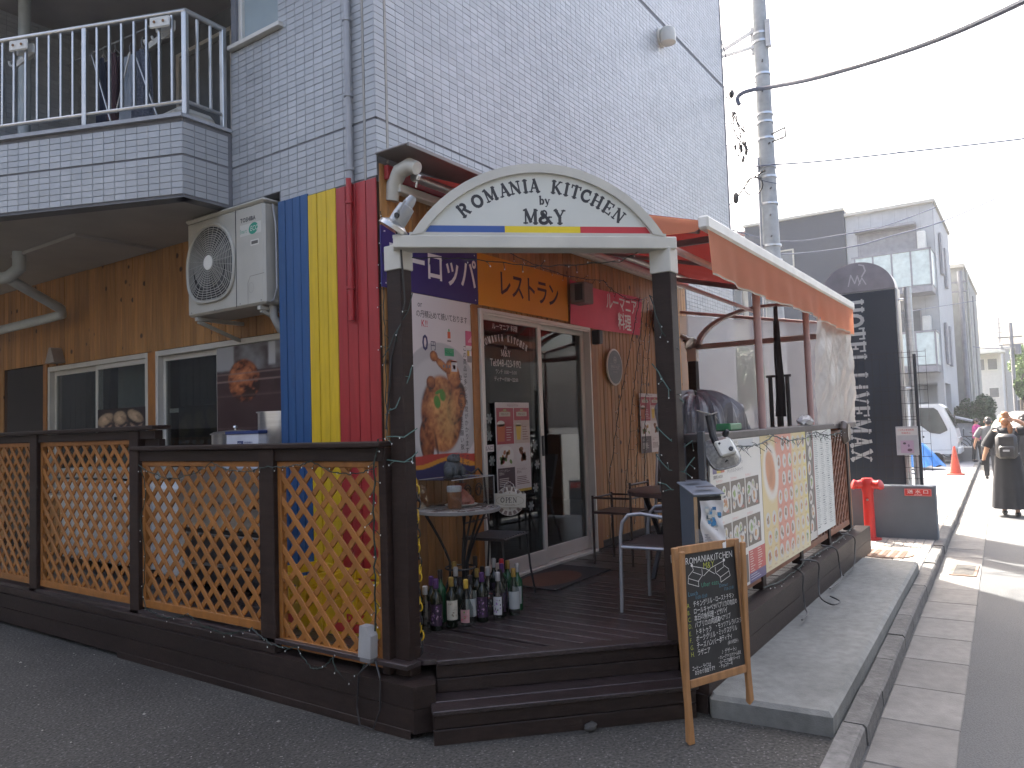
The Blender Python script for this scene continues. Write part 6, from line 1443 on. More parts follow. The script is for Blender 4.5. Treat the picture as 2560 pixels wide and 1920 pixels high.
for a in (35, 145, 215, 325): m = MB(); m.bar((.32*math.cos(R_(a)), .32*math.sin(R_(a)), .655), (-.25*math.cos(R_(a)), .3*math.sin(R_(a)), 0), .03, .03); part('leg', m, M_black, TB, True)
SC = thing('stool_frame', 'thin brown metal frame chair against the pine wall left of the patio table', 'chair', (6.1, 3.05, .352)); m4 = mat('brown_tube', (.045, .025, .02), rough=.4)
for x, y in ((-.17, -.17), (.2, -.17), (-.17, .2), (.2, .2)): m = MB(); m.tube([(x, y, 0), (x, y, .72 if y < 0 else .60)], .011, 6); part('leg', m, m4, SC, True)
m = MB(); m.tube([(-.17, -.17, .70), (.2, -.17, .70)], .011, 6); m.tube([(-.17, -.17, .58), (.2, -.17, .58), (.2, .2, .58), (-.17, .2, .58), (-.17, -.17, .58)], .009, 6); part('rail', m, m4, SC, True)
m = MB(); m.box(-.18, .21, -.18, .21, .44, .46, .004); part('seat', m, mat('brown_tabletop', (.07, .04, .035)), SC, True)
t = thing('plastic_crate', 'small green plastic crate on the fence rail under the tarpaulin', 'crate', (5.05, 1.68, 1.517)); part('body', MB().box(4.92, 5.16, 1.64, 1.74, 1.517, 1.565, .006), mat('green_plastic', (.01, .14, .05), rough=.4), t)
# tarpaulin covered thing
TP = thing('covered_grill', 'grey plastic tarpaulin tied over a bulky object behind the right arch post', 'tarpaulin', (5.3, 2.15, 1.4)); rs = random.Random(6)
def tarp(u, v):
    a = 2*math.pi*u; tail = max(0, math.cos(a+.9))**2*.38*(1-v)**1.2; r = (.30+.03*math.sin(5*a+3*v)+tail+.05*(1-v))*(1 if v < .62 else max(.02, math.cos((v-.62)/.38*1.5)))
    cr = (.016*math.sin(17*a+7*v)+.012*math.sin(9*a-11*v)+.010*math.sin(31*a+5*v))*(1 if v < .9 else .3)
    return (5.42+(r+cr)*math.cos(a)*1.15, max(1.75+.01*math.sin(20*a), 2.06+(r+cr)*math.sin(a)*.75), 1.05+.58*min(v, .62)/.62+(.17*math.sin((v-.62)/.38*1.57) if v > .62 else 0)+.02*math.sin(3*a)+cr*.6)
m = MB(); m.grid(tarp, 90, 26); part('tarpaulin', m, mat('grey_plastic_sheet', (.13, .125, .135), rough=.32, var=.25, scale=5), TP, smooth=False)
m = MB(); m.tube([(5.0, 1.9, 1.66), (5.15, 1.85, 1.63), (5.5, 1.83, 1.68), (5.7, 1.9, 1.72)], .006, 5); m.tube([(5.2, 1.84, 1.62), (5.22, 1.83, 1.5)], .005, 5); m.tube([(5.2, 1.84, 1.62), (5.3, 1.82, 1.53)], .005, 5); part('rope', m, mat('pale_rope', (.30, .28, .25), rough=.9), TP)
m = MB(); m.box(5.2, 5.7, 1.92, 2.28, .352, 1.15, .02); part('cabinet', m, M_black, TP)
t = thing('crumpled_bag', 'small crumpled clear plastic bag on the fence rail near the vinyl sheet', 'bag', (6.9, 1.62, 1.53)); m = MB(); m.blob((6.85, 1.62, 1.555), (.20, .05, .04), 16, 8); m.v = [(x+rs.uniform(-.015, .015), y+rs.uniform(-.01, .01), z+rs.uniform(-.014, .014)) for x, y, z in m.v]; part('film', m, sheet('bag_film', (.5, .5, .5), .3, .25, .85), t)
t = thing('round_lamp', 'small octagonal brown lamp hanging at the far end of the fence rail', 'lamp', (8.15, 1.56, 1.42)); m = MB(); m.lathe([(.12, 0), (.125, .02), (.10, .05), (0, .06)], n=8, M=Matrix.Translation((8.15, 1.57, 1.42)) @ Matrix.Rotation(R_(90), 4, 'X') @ Matrix.Rotation(R_(22), 4, 'Z')); part('housing', m, mat('brown_lamp', (.12, .09, .075), rough=.5), t); m = MB(); m.lathe([(.085, 0), (0, .004)], n=20, M=Matrix.Translation((8.15, 1.508, 1.42)) @ Matrix.Rotation(R_(90), 4, 'X')); part('lens', m, mat('lamp_lens', (.14, .11, .09), rough=.25), t)
# outlet box on the lattice and chain on the post
SBX = t = thing('socket_box', 'pale grey outdoor socket box hanging at the foot of the lattice near the post', 'electrical box', (2.97, 3.02, .45)); m = MB(); m.prism([(-.05, 0), (.045, 0), (.05, .12), (.02, .17), (-.035, .17)], 0, .055, M=Matrix(((0, 0, -1, 3.0), (-1, 0, 0, 3.06), (0, 1, 0, .36), (0, 0, 0, 1)))); part('cover', m, mat('pale_grey_plastic', (.33, .33, .33), rough=.4), t); part('base', MB().box(2.945, 3.002, 3.02, 3.10, .335, .365, .004), mat('mid_grey_plastic', (.15, .15, .155), rough=.5), t)
ch = thing('plastic_chain', 'yellow and black plastic chain hanging down the left arch post', 'chain', (3.15, 2.84, 1.3)); lk = MB(); lk.tube([(.014*math.cos(a), 0, .026*math.sin(a)) for a in [2*math.pi*k/12 for k in range(13)]], .0042, 5, False)
cm = [lk.mesh('link', mat('yellow_link', (.62, .40, .02), rough=.4)), lk.mesh('link', M_black)]; random.seed(9)
for k in range(24):
    o = link('link', cm[(k//2) % 2], ch, True); o.location = Vector((3.152+.006*math.sin(k*.7), 2.836+.006*math.cos(k*1.3), 1.30-.040*k))-WT[ch.name]; o.rotation_euler = (random.uniform(-.2, .2), 0, R_(90*(k % 2)+20))
M_stn = mat('dark_stone', (.05, .048, .045), rough=.9, var=.3, scale=30)
t = thing('stone', 'small dark loose stone lying on the asphalt in front of the steps', 'stone', (3.50, 2.05, .0)); m = MB(); m.blob((3.50, 1.98, .018), (.045, .032, .024), 9, 6); rs = random.Random(2); m.v = [(x+rs.uniform(-.005, .005), y+rs.uniform(-.005, .005), z+rs.uniform(-.003, .003)) for x, y, z in m.v]; part('rock', m, M_stn, t)
# ---------------------------------------------- string lights
def strand(pts, r=.0035, twig=.05, step_=.06, mm=M_wire, label='', seed=0, bulb=True, droop=True):
    rs = random.Random(seed); P = [Vector(p) for p in pts]; cu = []
    for a, b in zip(P[:-1], P[1:]):
        n = max(2, int((b-a).length/.05))
        for k in range(n): cu.append(a.lerp(b, k/n)+Vector((rs.uniform(-1, 1), rs.uniform(-1, 1), rs.uniform(-1, 1)))*.006)
    cu.append(P[-1]); t = thing('string_lights', label, 'string lights', tuple(P[0])); m = MB(); m.tube(cu, r, 5); part('wire', m, mm, t)
    tw = MB(); bb = MB(); L = 0
    for a, b in zip(cu[:-1], cu[1:]):
        L += (b-a).length
        if L > step_:
            L = 0; d = Vector((rs.uniform(-1, .4), rs.uniform(-1, .6), rs.uniform(-1, .2))).normalized()*twig*rs.uniform(.6, 1.2); tw.tube([a, a+d*.5+Vector((0, 0, .003)), a+d], .002, 4); bb.blob(a+d*1.1, (.0035, .0035, .005), 6, 4)
    part('twigs', tw, mm, t, kind='stuff'); part('bulbs', bb, M_bulb, t, kind='stuff') if bulb else None
    return t
def sag(a, b, s_, n=10): return [Vector(a).lerp(Vector(b), k/n)-Vector((0, 0, s_*4*(k/n)*(1-k/n))) for k in range(n+1)]
strand(sag((2.97, 5.36, 1.40), (2.99, 4.5, 1.42), .10)+sag((2.99, 4.5, 1.42), (2.97, 3.9, 1.40), .05)+sag((2.97, 3.9, 1.40), (2.98, 3.5, 1.43), .02)+sag((2.98, 3.5, 1.43), (2.99, 2.98, 1.40), .06), label='thin string lights looped along the top of the front lattice', seed=1, step_=.09, twig=.03)
strand([(2.985, 5.36, 1.40), (2.985, 5.30, 1.2), (2.98, 5.36, 1.0), (2.985, 5.31, .7), (2.98, 5.34, .45), (2.97, 5.28, .38)]+sag((2.97, 5.28, .38), (2.96, 4.75, .40), .04)+sag((2.96, 4.75, .40), (2.96, 4.05, .40), .07)+sag((2.96, 4.05, .40), (2.93, 3.6, .35), .05)+sag((2.93, 3.6, .35), (2.93, 3.3, .33), .09)+sag((2.93, 3.3, .33), (2.95, 3.05, .36), .12), label='string lights drooping along the bottom rail of the front lattice', seed=2, step_=.09, twig=.025)
strand([(3.0, 2.97, 1.55), (2.99, 2.99, 1.42), (2.99, 3.01, 1.1), (2.98, 3.0, .8), (2.99, 3.02, .5)], label='tangle of string lights hanging down the lattice beside the left arch post', seed=3, r=.005, step_=.05)
hel = []
for z0, z1 in ((2.45, 2.16), (2.05, 1.66)):
    pass
strand([(3.14, 2.82, 2.36), (3.08, 2.80, 2.25), (3.03, 2.86, 2.12), (3.02, 2.94, 2.0)], label='string lights crossing the upper part of the left arch post', seed=4, r=.003)
strand([(3.143, 2.83, 2.0), (3.09, 2.808, 1.88), (3.03, 2.87, 1.72), (3.03, 2.94, 1.68)], label='string lights crossing the middle of the left arch post', seed=5, mm=M_wireg)
strand([(3.03, 2.94, 1.56), (3.035, 2.81, 1.555), (3.14, 2.81, 1.60)], label='string lights wrapped round the left post just above the rail', seed=6, mm=M_wireg)
strand([(3.03, 2.94, 1.43), (3.035, 2.81, 1.425), (3.14, 2.81, 1.47)], label='string lights wrapped round the left post just below the rail', seed=7, mm=M_wireg)
for k, (pa) in enumerate(([(4.05, 1.79, 2.33), (4.045, 1.72, 2.1), (4.12, 1.65, 2.0)], [(4.05, 1.79, 1.93), (4.045, 1.70, 1.78), (4.15, 1.65, 1.70)], [(4.05, 1.79, 1.57), (4.045, 1.70, 1.48), (4.15, 1.655, 1.44), (4.24, 1.60, 1.52)], [(4.05, 1.79, 1.40), (4.045, 1.72, 1.32), (4.10, 1.65, 1.30), (4.20, 1.62, 1.38)], [(4.05, 1.79, 1.25), (4.045, 1.70, 1.21), (4.15, 1.65, 1.18)])):
    strand(pa, label=['string lights crossing the top of the right arch post', 'string lights crossing the right arch post at the height of the mesh screen', 'pale string lights crossing the right arch post level with the tarpaulin', 'pale string lights looping round the right arch post near the flood lamp', 'lowest pale string lights on the right arch post'][k], seed=20+k, mm=M_wireg if k else M_wire)
strand([(4.12, 1.70, 2.66), (4.0, 1.85, 2.58), (3.9, 1.9, 2.52), (3.6, 2.25, 2.50), (3.3, 2.55, 2.54), (3.1, 2.78, 2.55)], label='string lights tied under the white beam of the arched sign', seed=30, r=.003)
anchor = (7.95, 3.54, 3.0)
for k, (e) in enumerate(((6.85, 3.56, 1.0), (7.15, 3.56, .55), (7.4, 3.56, .5), (7.7, 3.56, .9), (8.6, 3.56, 1.4), (8.45, 3.56, 2.2))):
    a_ = Vector(anchor)+Vector((.10*k-.2, 0, -.02*k)); mid = a_.lerp(Vector(e), .55)+Vector((-.06, 0, 0)); pts = [a_, mid, Vector(e)]+([(e[0]+.05, 3.56, .62), (e[0]-.02, 3.56, .4)] if k == 0 else [])
    strand(pts, label=['leftmost string lights slanting down the pine wall beside the oval plaque', 'second string lights from the left on the pine wall', 'third string lights from the left on the pine wall', 'string lights on the pine wall passing left of the small poster', 'rightmost string lights slanting towards the mesh screen', 'short string lights beside the wall lamp'][k], seed=40+k, step_=.07, r=.004)
strand(sag((5.0, 3.5, 3.05), (6.6, 3.4, 3.0), .06)+sag((6.6, 3.4, 3.0), (7.95, 3.54, 3.02), .10), label='string lights strung above the orange sign towards the wall corner', seed=50)
strand([(3.69, 3.585, 3.1), (3.70, 3.58, 2.6), (3.695, 3.575, 2.2), (3.70, 3.58, 1.7), (3.695, 3.58, 1.0)], label='string lights running down the edge of the red boards beside the poster', seed=51, step_=.07)
t = strand(sag((4.45, 1.56, 1.46), (5.6, 1.55, 1.46), .05)+sag((5.6, 1.55, 1.46), (6.9, 1.55, 1.46), .05)+sag((6.9, 1.55, 1.46), (8.0, 1.55, 1.44), .04), label='bushy string lights hanging from the rail above the menu boards', seed=52, step_=.022, twig=.075, r=.005)
strand(sag((5.3, 1.585, .42), (6.5, 1.585, .42), .03)+sag((6.5, 1.585, .42), (8.5, 1.585, .44), .03), label='string lights along the bottom of the street side fence', seed=53, step_=.08, twig=.035)
for k, pts in enumerate(([(6.1, 1.60, .42), (6.0, 1.50, .40), (5.95, 1.49, .30), (5.9, 1.47, .18), (5.8, 1.43, .15), (5.6, 1.42, .153)], [(6.35, 1.60, .44), (6.5, 1.50, .40), (6.45, 1.49, .28), (6.3, 1.45, .17), (6.15, 1.33, .153), (6.28, 1.30, .153), (6.42, 1.40, .155)], [(7.1, 1.60, .44), (7.2, 1.50, .40), (7.25, 1.49, .25), (7.1, 1.45, .16), (6.7, 1.46, .153)], [(7.9, 1.60, .44), (8.0, 1.50, .40), (8.0, 1.49, .3), (7.7, 1.46, .155), (7.3, 1.47, .153)])):
    P = [Vector(p) for p in pts]; cu = []
    for i in range(len(P)-1):
        p0, p1, p2, p3 = P[max(i-1, 0)], P[i], P[i+1], P[min(i+2, len(P)-1)]
        for j in range(5): s_ = j/5; cu.append(.5*((2*p1)+(-p0+p2)*s_+(2*p0-5*p1+4*p2-p3)*s_*s_+(-p0+3*p1-3*p2+p3)*s_**3))
    cu.append(P[-1]); single('power_cord', wire(cu, .006), M_black, ['black power cord trailing from the fence onto the concrete, nearest the menu stand', 'black power cord curling in a loop on the concrete slab', 'black power cord draped over the deck edge below the white list', 'black power cord draped over the deck edge at the far end'][k], 'cable', 'power cords over the deck edge')
m = wire([(2.955, 3.03, .34), (2.92, 3.08, .28), (2.92, 3.10, .10), (2.90, 3.06, .02), (2.90, 2.96, .015), (2.915, 2.92, .12), (2.93, 2.93, .28), (2.96, 2.99, .35)], .005); part('cord', m, M_black, SBX)
# ============================================================ STREET THINGS
random.seed(12)
t = thing('low_wall', 'dark grey low wall carrying a small red Japanese sign beside the red standpipe', 'wall', (10.7, 1.7, 0))
m = MB(); m.box(10.60, 10.78, 1.02, 2.6, 0, .68, .008); lw = part('wall', m, mat('blue_grey_render', (.13, .15, .17), rough=.8, var=.1, scale=4), t)
m = MB(); m.box(10.585, 10.598, 1.06, 1.36, .555, .645, .002); sg = part('sign_plate', m, mat('red_enamel', (.55, .04, .035), rough=.4), t)
pr = Print((10.585, 1.36, .555), (0, -1, 0), (0, 0, 1), (-1, 0, 0)); pr.text('送 水 口', .15, .036, .036, WHT, 'c', sx=1.35, bold=.01); pr.text('HYDRANT' if False else '消防用設備', .15, .010, .012, WHT, 'c', sx=1.1); pr.line([(.006, .006), (.294, .006), (.294, .084), (.006, .084)], .002, WHT, True); pr.done('lettering', sg)
t = thing('standpipe', 'red twin-headed fire standpipe in front of the grey wall', 'standpipe', (10.38, 1.745, .022)); M_fr = mat('fire_red_paint', (.50, .025, .02), rough=.35, var=.08)
m = MB(); m.lathe([(.13, 0), (.13, .015), (.075, .02), (.066, .04), (.062, .58), (.075, .63), (.08, .73), (.06, .765), (0, .77)], n=22); part('column', m, M_fr, t, True, smooth=True)
for s_ in (-1, 1):
    m = MB(); m.tube([(0, 0, .69), (-.02, s_*.08, .69), (-.05, s_*.135, .68)], [.06, .055, .05], 12); m.lathe([(.055, 0), (.062, .01), (.062, .04), (.05, .045), (0, .046)], n=16, M=Matrix.Translation((-.05, s_*.13, .68)) @ Matrix.Rotation(R_(-70*s_), 4, 'X') @ Matrix.Rotation(R_(-20), 4, 'Y')); part('outlet', m, M_fr, t, True, smooth=True)
m = MB(); m.lathe([(.014, 0), (.014, .02), (0, .02)], n=10, M=Matrix.Translation((-.06, 0, .50)) @ Matrix.Rotation(R_(-90), 4, 'Y')); part('valve_cap', m, M_steel, t, True)
# hotel sign
HS = thing('hotel_sign', 'tall dark pylon sign with arched lilac top and sideways white hotel lettering', 'sign', (12.1, 1.98, .0)); M_hn = mat('dark_navy_panel', (.012, .020, .034), rough=.35, var=.1, scale=2)
hy0, hy1 = 1.50, 2.50; m = MB(); m.box(12.02, 12.30, hy0+.002, hy1-.002, .3, 3.40, .004); part('case', m, mat('sign_silver', (.42, .42, .42), rough=.35, metal=.6), HS)
m = MB(); m.box(11.998, 12.019, hy0+.01, hy1-.01, .5, 3.385, .002); fc = part('face_panel', m, M_hn, HS)
ac = [(2.0+.5*math.cos(a), 3.40+.44*math.sin(a)) for a in [math.pi*k/28 for k in range(29)]]
m = MB(); m.add([(12.0, y, z) for y, z in ac]+[(12.3, y, z) for y, z in ac], [tuple(reversed(range(29))), tuple(range(29, 58))]+[(k, k+1, 30+k, 29+k) for k in range(28)]); at = part('arched_top', m, mat('lilac_metal', (.23, .215, .235), rough=.3, metal=.3), HS)
pr = Print((11.998, 0, 0), (0, -1, 0), (0, 0, 1), (-1, 0, 0)); cur = 3.30
for chh in 'HOTEL LiVEMAX':
    if chh == ' ': cur -= .09; continue
    w_ = SLAB[chh][0]*.235+.012; slab(pr, chh, -2.20, cur-w_/2, .26, (.46, .46, .45), -math.pi/2, .88, 1.1); cur -= w_
pr.done('lettering', fc)
pr = Print((12.0, 0, 0), (0, -1, 0), (0, 0, 1), (-1, 0, 0)); LC = (.45, .42, .45)
pr.line([(-2.12, 3.50), (-2.08, 3.66), (-2.03, 3.53), (-1.99, 3.64), (-1.96, 3.52)], .016, LC); pr.line([(-1.98, 3.5), (-1.93, 3.60), (-1.88, 3.5)], .014, LC); pr.line([(-1.93, 3.62), (-1.88, 3.70), (-1.90, 3.78), (-1.96, 3.80)], .02, LC); pr.done('emblem', at)
part('edge_strip', MB().box(11.99, 12.31, hy0-.02, hy0, .3, 3.40), MATS['sign_silver'], HS)
HP = thing('steel_pole', 'thick stainless steel pole standing right of the hotel pylon sign', 'pole', (12.25, 1.37, .07)); m = MB(); m.tube([(12.25, 1.375, .07), (12.25, 1.375, 3.42)], .055, 16); part('shaft', m, M_steel, HP, smooth=True)
m = MB()
for z in (3.25, 1.95, .72): m.tube([(12.25, 1.375, z), (12.2, 1.52, z)], .018, 8)
part('bracket', m, M_steel, HP)
HP = thing('steel_pole', 'thinner steel pipe between the hotel pylon and the thick steel pole', 'pole', (12.1, 1.50, .07)); m = MB(); m.tube([(12.0, 1.455, .07), (12.0, 1.455, 1.95)], .025, 10); m.tube([(12.0, 1.455, 1.95), (12.2, 1.40, 1.95)], .022, 8); part('shaft', m, M_steel, HP, smooth=True)
t = thing('notice_board', 'small notice and pink picture mounted on the steel pole', 'sign', (11.45, 1.4, 1.2)); nb_ = part('board', MB().box(11.44, 11.46, 1.26, 1.53, 1.02, 1.41, .003), mat('notice_grey', (.42, .42, .43), rough=.5), t)
pr = Print((11.44, 1.53, 1.02), (0, -1, 0), (0, 0, 1), (-1, 0, 0)); pr.rect(.01, .27, .26, .37, (.58, .56, .53)); pr.rect(.05, .03, .21, .20, (.45, .32, .42)); pr.step(); pr.text('この先お客様専用', .022, .33, .022, (.5, .05, .04), sx=.85); pr.text('駐輪禁止', .07, .29, .022, (.5, .05, .04), sx=.95); pr.ell(.10, .16, .02, .015, (.08, .06, .08)); pr.ell(.16, .07, .03, .02, (.12, .06, .09)); pr.ell(.15, .13, .012, .02, (.2, .12, .2)); pr.done('print', nb_)
FN = thing('mesh_fence', 'black wire mesh fence with a dark post in front of the hotel sign', 'fence', (11.5, 1.6, .68)); m = MB()
for k in range(11): m.tube([(11.5, 1.12+.095*k, .68), (11.5, 1.12+.095*k, 2.45)], .0035, 4)
part('vertical_wires', m, M_iron, FN); m = MB()
for z in [.70, .85, 1.0, 1.17, 1.34, 1.5, 1.54, 1.72, 1.9, 1.95, 2.13, 2.35, 2.42]: m.tube([(11.496, 1.12, z), (11.496, 2.08, z)], .004, 4)
part('horizontal_wires', m, M_iron, FN); m = MB(); m.box(11.46, 11.52, 1.235, 1.275, .60, 2.39, .004); part('post', m, mat('dark_slate_metal', (.02, .024, .032)), FN)
# utility pole
UP = thing('utility_pole', 'grey concrete utility pole with metal bands rising behind the awning', 'utility pole', (12.6, 3.38, 0)); m = MB(); m.tube([(12.6, 3.38, 0), (12.6, 3.37, 5), (12.6, 3.36, 10.5)], [.175, .14, .10], 20); part('shaft', m, mat('pole_concrete', (.36, .38, .39), rough=.75, var=.14, scale=10, var2=(.12, 2)), UP, smooth=True)
for z, r in ((8.0, .12), (7.86, .122), (7.3, .125), (6.62, .13), (6.48, .13), (6.2, .135), (5.72, .138), (5.55, .138), (5.1, .142), (4.4, .148), (4.15, .15)): m = MB(); m.tube([(12.6, 3.365, z), (12.6, 3.365, z+.035)], r+.012, 20); part('band', m, M_steel, UP)
for z, a in ((7.5, 200), (7.0, 190), (6.9, 20), (6.1, 215), (5.35, 210), (4.9, 200), (4.55, 200), (8.2, 20)): a = R_(a); m = MB(); m.tube([(12.6+.1*math.cos(a), 3.37+.1*math.sin(a), z), (12.6+.19*math.cos(a), 3.37+.19*math.sin(a), z+.0)], .014, 6); part('step_bolt', m, mat('bolt_grey', (.12, .12, .12), rough=.6), UP)
m = MB(); m.bar((12.55, 3.45, 8.10), (12.5, 4.3, 7.80), .03, .06); m.bar((12.55, 3.45, 7.82), (12.5, 4.3, 7.80), .03, .05); m.box(12.56, 12.64, 3.46, 3.52, 7.72, 8.18); m.box(12.5, 12.6, 3.18, 3.26, 7.75, 8.2); part('side_bracket', m, M_steel, UP)
m = MB(); m.tube([(12.47, 3.47, 5.9), (12.44, 3.52, .2)], .022, 8); part('conduit', m, mat('conduit_grey', (.30, .31, .33), rough=.6), UP, smooth=True)
m = MB(); m.bar((12.5, 3.24, 6.25), (12.4, 3.0, 6.27), .02, .02); m.bar((12.5, 3.24, 6.12), (12.4, 3.0, 6.12), .02, .02); m.bar((12.4, 3.0, 6.27), (12.4, 3.0, 6.12), .02, .02); part('hook_bracket', m, M_black, UP)
def cab(name, label, pts, r, mm=M_black, sub=6):
    P = [Vector(p) for p in pts]; cu = []
    for i in range(len(P)-1):
        p0, p1, p2, p3 = P[max(i-1, 0)], P[i], P[i+1], P[min(i+2, len(P)-1)]
        for j in range(sub): s_ = j/sub; cu.append(.5*((2*p1)+(-p0+p2)*s_+(2*p0-5*p1+4*p2-p3)*s_*s_+(-p0+3*p1-3*p2+p3)*s_**3))
    cu.append(P[-1]); m = MB(); m.tube(cu, r, 8); return single(name, m, mm, label, 'cable', smooth=True)
M_cab = mat('blue_grey_cable', (.07, .085, .13), rough=.6)
cab('thick_cable', 'thick dark overhead cable sweeping from the utility pole to the top right', [(12.35, 3.70, 6.82), (12.35, 3.73, 6.93), (12.35, 3.65, 7.0), (12.35, 3.47, 7.01), (12.3, 3.16, 6.95), (11.6, 2.41, 6.6), (10.9, 1.7, 6.3), (10.0, .97, 5.94), (9.2, .41, 5.65), (8.2, -.17, 5.32), (7.2, -.65, 5.0), (4.5, -1.9, 4.6)], .036, M_cab)
cab('overhead_wire', 'thin overhead wire leaving the pole to the right, below the thick cable', [(12.45, 3.52, 5.76), (12.4, 3.19, 5.70), (12.6, 2.54, 5.66), (13.4, 1.49, 5.78), (15, -.18, 6.08), (16, -1.5, 6.28)], .013, M_cab)
cab('overhead_wire', 'very thin wire from the hook bracket crossing above the lower wire', [(12.4, 3.0, 6.2), (12.5, 3.09, 6.14), (13, 2.92, 6.20), (14, 2.44, 6.29), (16, 1.78, 6.61), (18, .77, 6.89), (20, -.5, 7.2)], .007, M_cab)
cab('overhead_wire', 'very thin sagging wire beside the cable coil', [(12.45, 3.57, 5.59), (12.5, 3.24, 5.43), (13.5, 2.69, 5.49), (14, 2.37, 5.56), (15.5, 1.81, 5.89), (20, -.2, 6.9)], .006, M_cab)
cab('overhead_wire', 'upper wire crossing in front of the charcoal facade', [(12.6, 4.4, 5.0), (16, 4.07, 5.25), (17, 2.93, 5.41), (18, 2.35, 5.68), (19.5, 1.51, 6.25)], .012, M_cab)
cab('overhead_wire', 'lower wire crossing in front of the charcoal facade', [(12.6, 4.4, 4.6), (16, 4.08, 4.98), (17, 2.95, 5.12), (18, 2.27, 5.43), (20, 1.41, 6.02), (22, .4, 6.82)], .015, M_cab)
cab('overhead_wire', 'thin wire hanging from the tiled wall down to the pole', [(11.32, 3.62, 7.5), (11.4, 3.61, 7.34), (11.8, 3.67, 7.27), (12.1, 3.6, 7.22), (12.3, 3.53, 7.22), (12.5, 3.46, 7.18)], .009, M_cab)
cab('overhead_wire', 'thin wire passing in front of the frosted balcony of the far apartment house', [(20, 2.9, 3.9), (22, 2.2, 4.25), (25, 1.2, 4.7), (28, -.2, 5.2)], .008, M_cab)
cab('overhead_wire', 'distant wire across the street near the white houses', [(38, 2.1, 4.4), (44, 1.3, 4.6), (50, .2, 5.1)], .018, M_cab)
ins = thing('insulator', 'small dark insulator bracket on the edge of the tiled building', 'insulator', (11.38, 3.58, 6.65)); m = MB(); m.tube([(11.3, 3.6, 6.72), (11.42, 3.56, 6.72)], .01, 6); m.tube([(11.3, 3.6, 6.56), (11.42, 3.56, 6.56)], .01, 6); m.blob((11.44, 3.54, 6.64), (.045, .045, .07), 8, 6); part('insulator', m, M_black, ins)

t = thing('splice_bundle', 'tangled bundle of black cable ends hanging from the bent thick cable', 'cable bundle', (12.3, 3.8, 6.6)); rs = random.Random(5); m = MB()
for k in range(9):
    a = Vector((12.33+rs.uniform(-.03, .03), 3.80+rs.uniform(-.03, .03), 6.72)); m.tube([a, a+Vector((rs.uniform(-.08, .08), -.08+rs.uniform(-.1, .1), -.25)), a+Vector((rs.uniform(-.1, .1), -.16+rs.uniform(-.12, .12), -.5)), a+Vector((rs.uniform(-.1, .1), -.1+rs.uniform(-.16, .12), -.75))], .008, 5)
    b_ = a+Vector((rs.uniform(-.1, .1), -.14+rs.uniform(-.12, .12), -.55-rs.uniform(0, .3))); m.blob(b_, (.02, .025, .05), 7, 5)
for k, z in enumerate((6.5, 6.3, 6.12)): m.tube([(12.33, 3.75, z), (12.0, 3.95, z-.03), (11.35, 4.0, z+.05+.02*k)], .007, 5)
part('cable_ends', m, M_black, t)
t = thing('cable_coil', 'black coil of spare cable tied to the lower part of the utility pole', 'cable', (12.4, 3.5, 5.4)); m = MB(); m.tube([(12.40, 3.55+.15*math.cos(a), 5.42+.15*math.sin(a)) for a in [k*.4 for k in range(17)]], .012, 6); m.tube([(12.42, 3.35, 5.65), (12.4, 3.6, 5.55), (12.3, 3.85, 5.2), (11.9, 4.0, 4.95), (11.35, 4.1, 4.9)], .014, 6); m.blob((12.3, 3.82, 5.25), (.04, .05, .1), 8, 6); part('coil', m, M_black, t)

# ============================================================ FAR BUILDINGS
def facade_windows(mb_frame, mb_glass, x, wins, th=.06):
    for y0, y1, z0, z1 in wins:
        mb_glass.box(x-.02, x-.005, y0, y1, z0, z1)
        for a in ((y0-.05, y0, z0-.05, z1+.05), (y1, y1+.05, z0-.05, z1+.05), (y0, y1, z1, z1+.05), (y0, y1, z0-.05, z0)): mb_frame.box(x-th, x+.002, *a)
M_wg = mat('far_window_glass', (.10, .12, .14), rough=.15, var=.1); M_lg = mat('light_grey_panel', (.42, .43, .44), rough=.7, var=.06, var2=(.05, .5)); M_bp = mat('charcoal_panel', (.016, .028, .052), rough=.6, var=.08); M_cr = mat('cream_render', (.50, .48, .42), rough=.8, var=.07)
M_fro = mat('frosted_balcony_glass', (.52, .60, .58), rough=.3); M_fr2 = mat('grey_frame', (.25, .25, .27), rough=.5); M_shut = mat('grey_shutter', (.28, .28, .30), rough=.6)
FB = thing('far_apartment', 'pale grey and charcoal apartment house with frosted glass balconies behind the hotel sign', 'building', (30, 4, 0))
m = MB(); m.box(30, 36, 2.40, 5.28, 2.6, 8.95); m.box(30, 36, 3.3, 5.28, 0, 2.6); m.box(32.5, 36, 2.40, 3.3, 0, 2.6); m.box(30, 30.3, 2.40, 2.62, 0, 2.6); wl = part('wall', m, M_lg, FB)
m = MB()
for k in range(7): m.box(29.996, 29.999, 2.42+.4*k, 2.43+.4*k, 2.7, 8.9)
part('panel_joint', m, M_shut, FB)
m = MB(); m.box(29.9, 36, 5.29, 9.0, 0, 9.2); part('charcoal_wall', m, M_bp, FB)
m = MB(); m.box(29.85, 36.1, 2.33, 5.285, 8.952, 9.06); m.box(29.8, 36.1, 5.29, 9.05, 9.2, 9.3); part('parapet_trim', m, M_cr, FB)
def winpart(y0, y1, z0, z1, x=30, mm=M_wg, fm=M_fr2, parent=FB):
    a, b = MB(), MB(); facade_windows(a, b, x, [(y0, y1, z0, z1)]); w_ = part('window', a, fm, parent); part('pane', b, mm, w_); return w_
winpart(3.0, 4.85, 7.05, 8.15, mm=M_shut); winpart(3.0, 4.6, 4.1, 5.2); winpart(7.2, 7.65, 7.4, 8.0, 29.9, fm=M_cr)
part('window_hood', MB().box(29.6, 30, 2.95, 4.95, 8.22, 8.32), M_shut, FB)
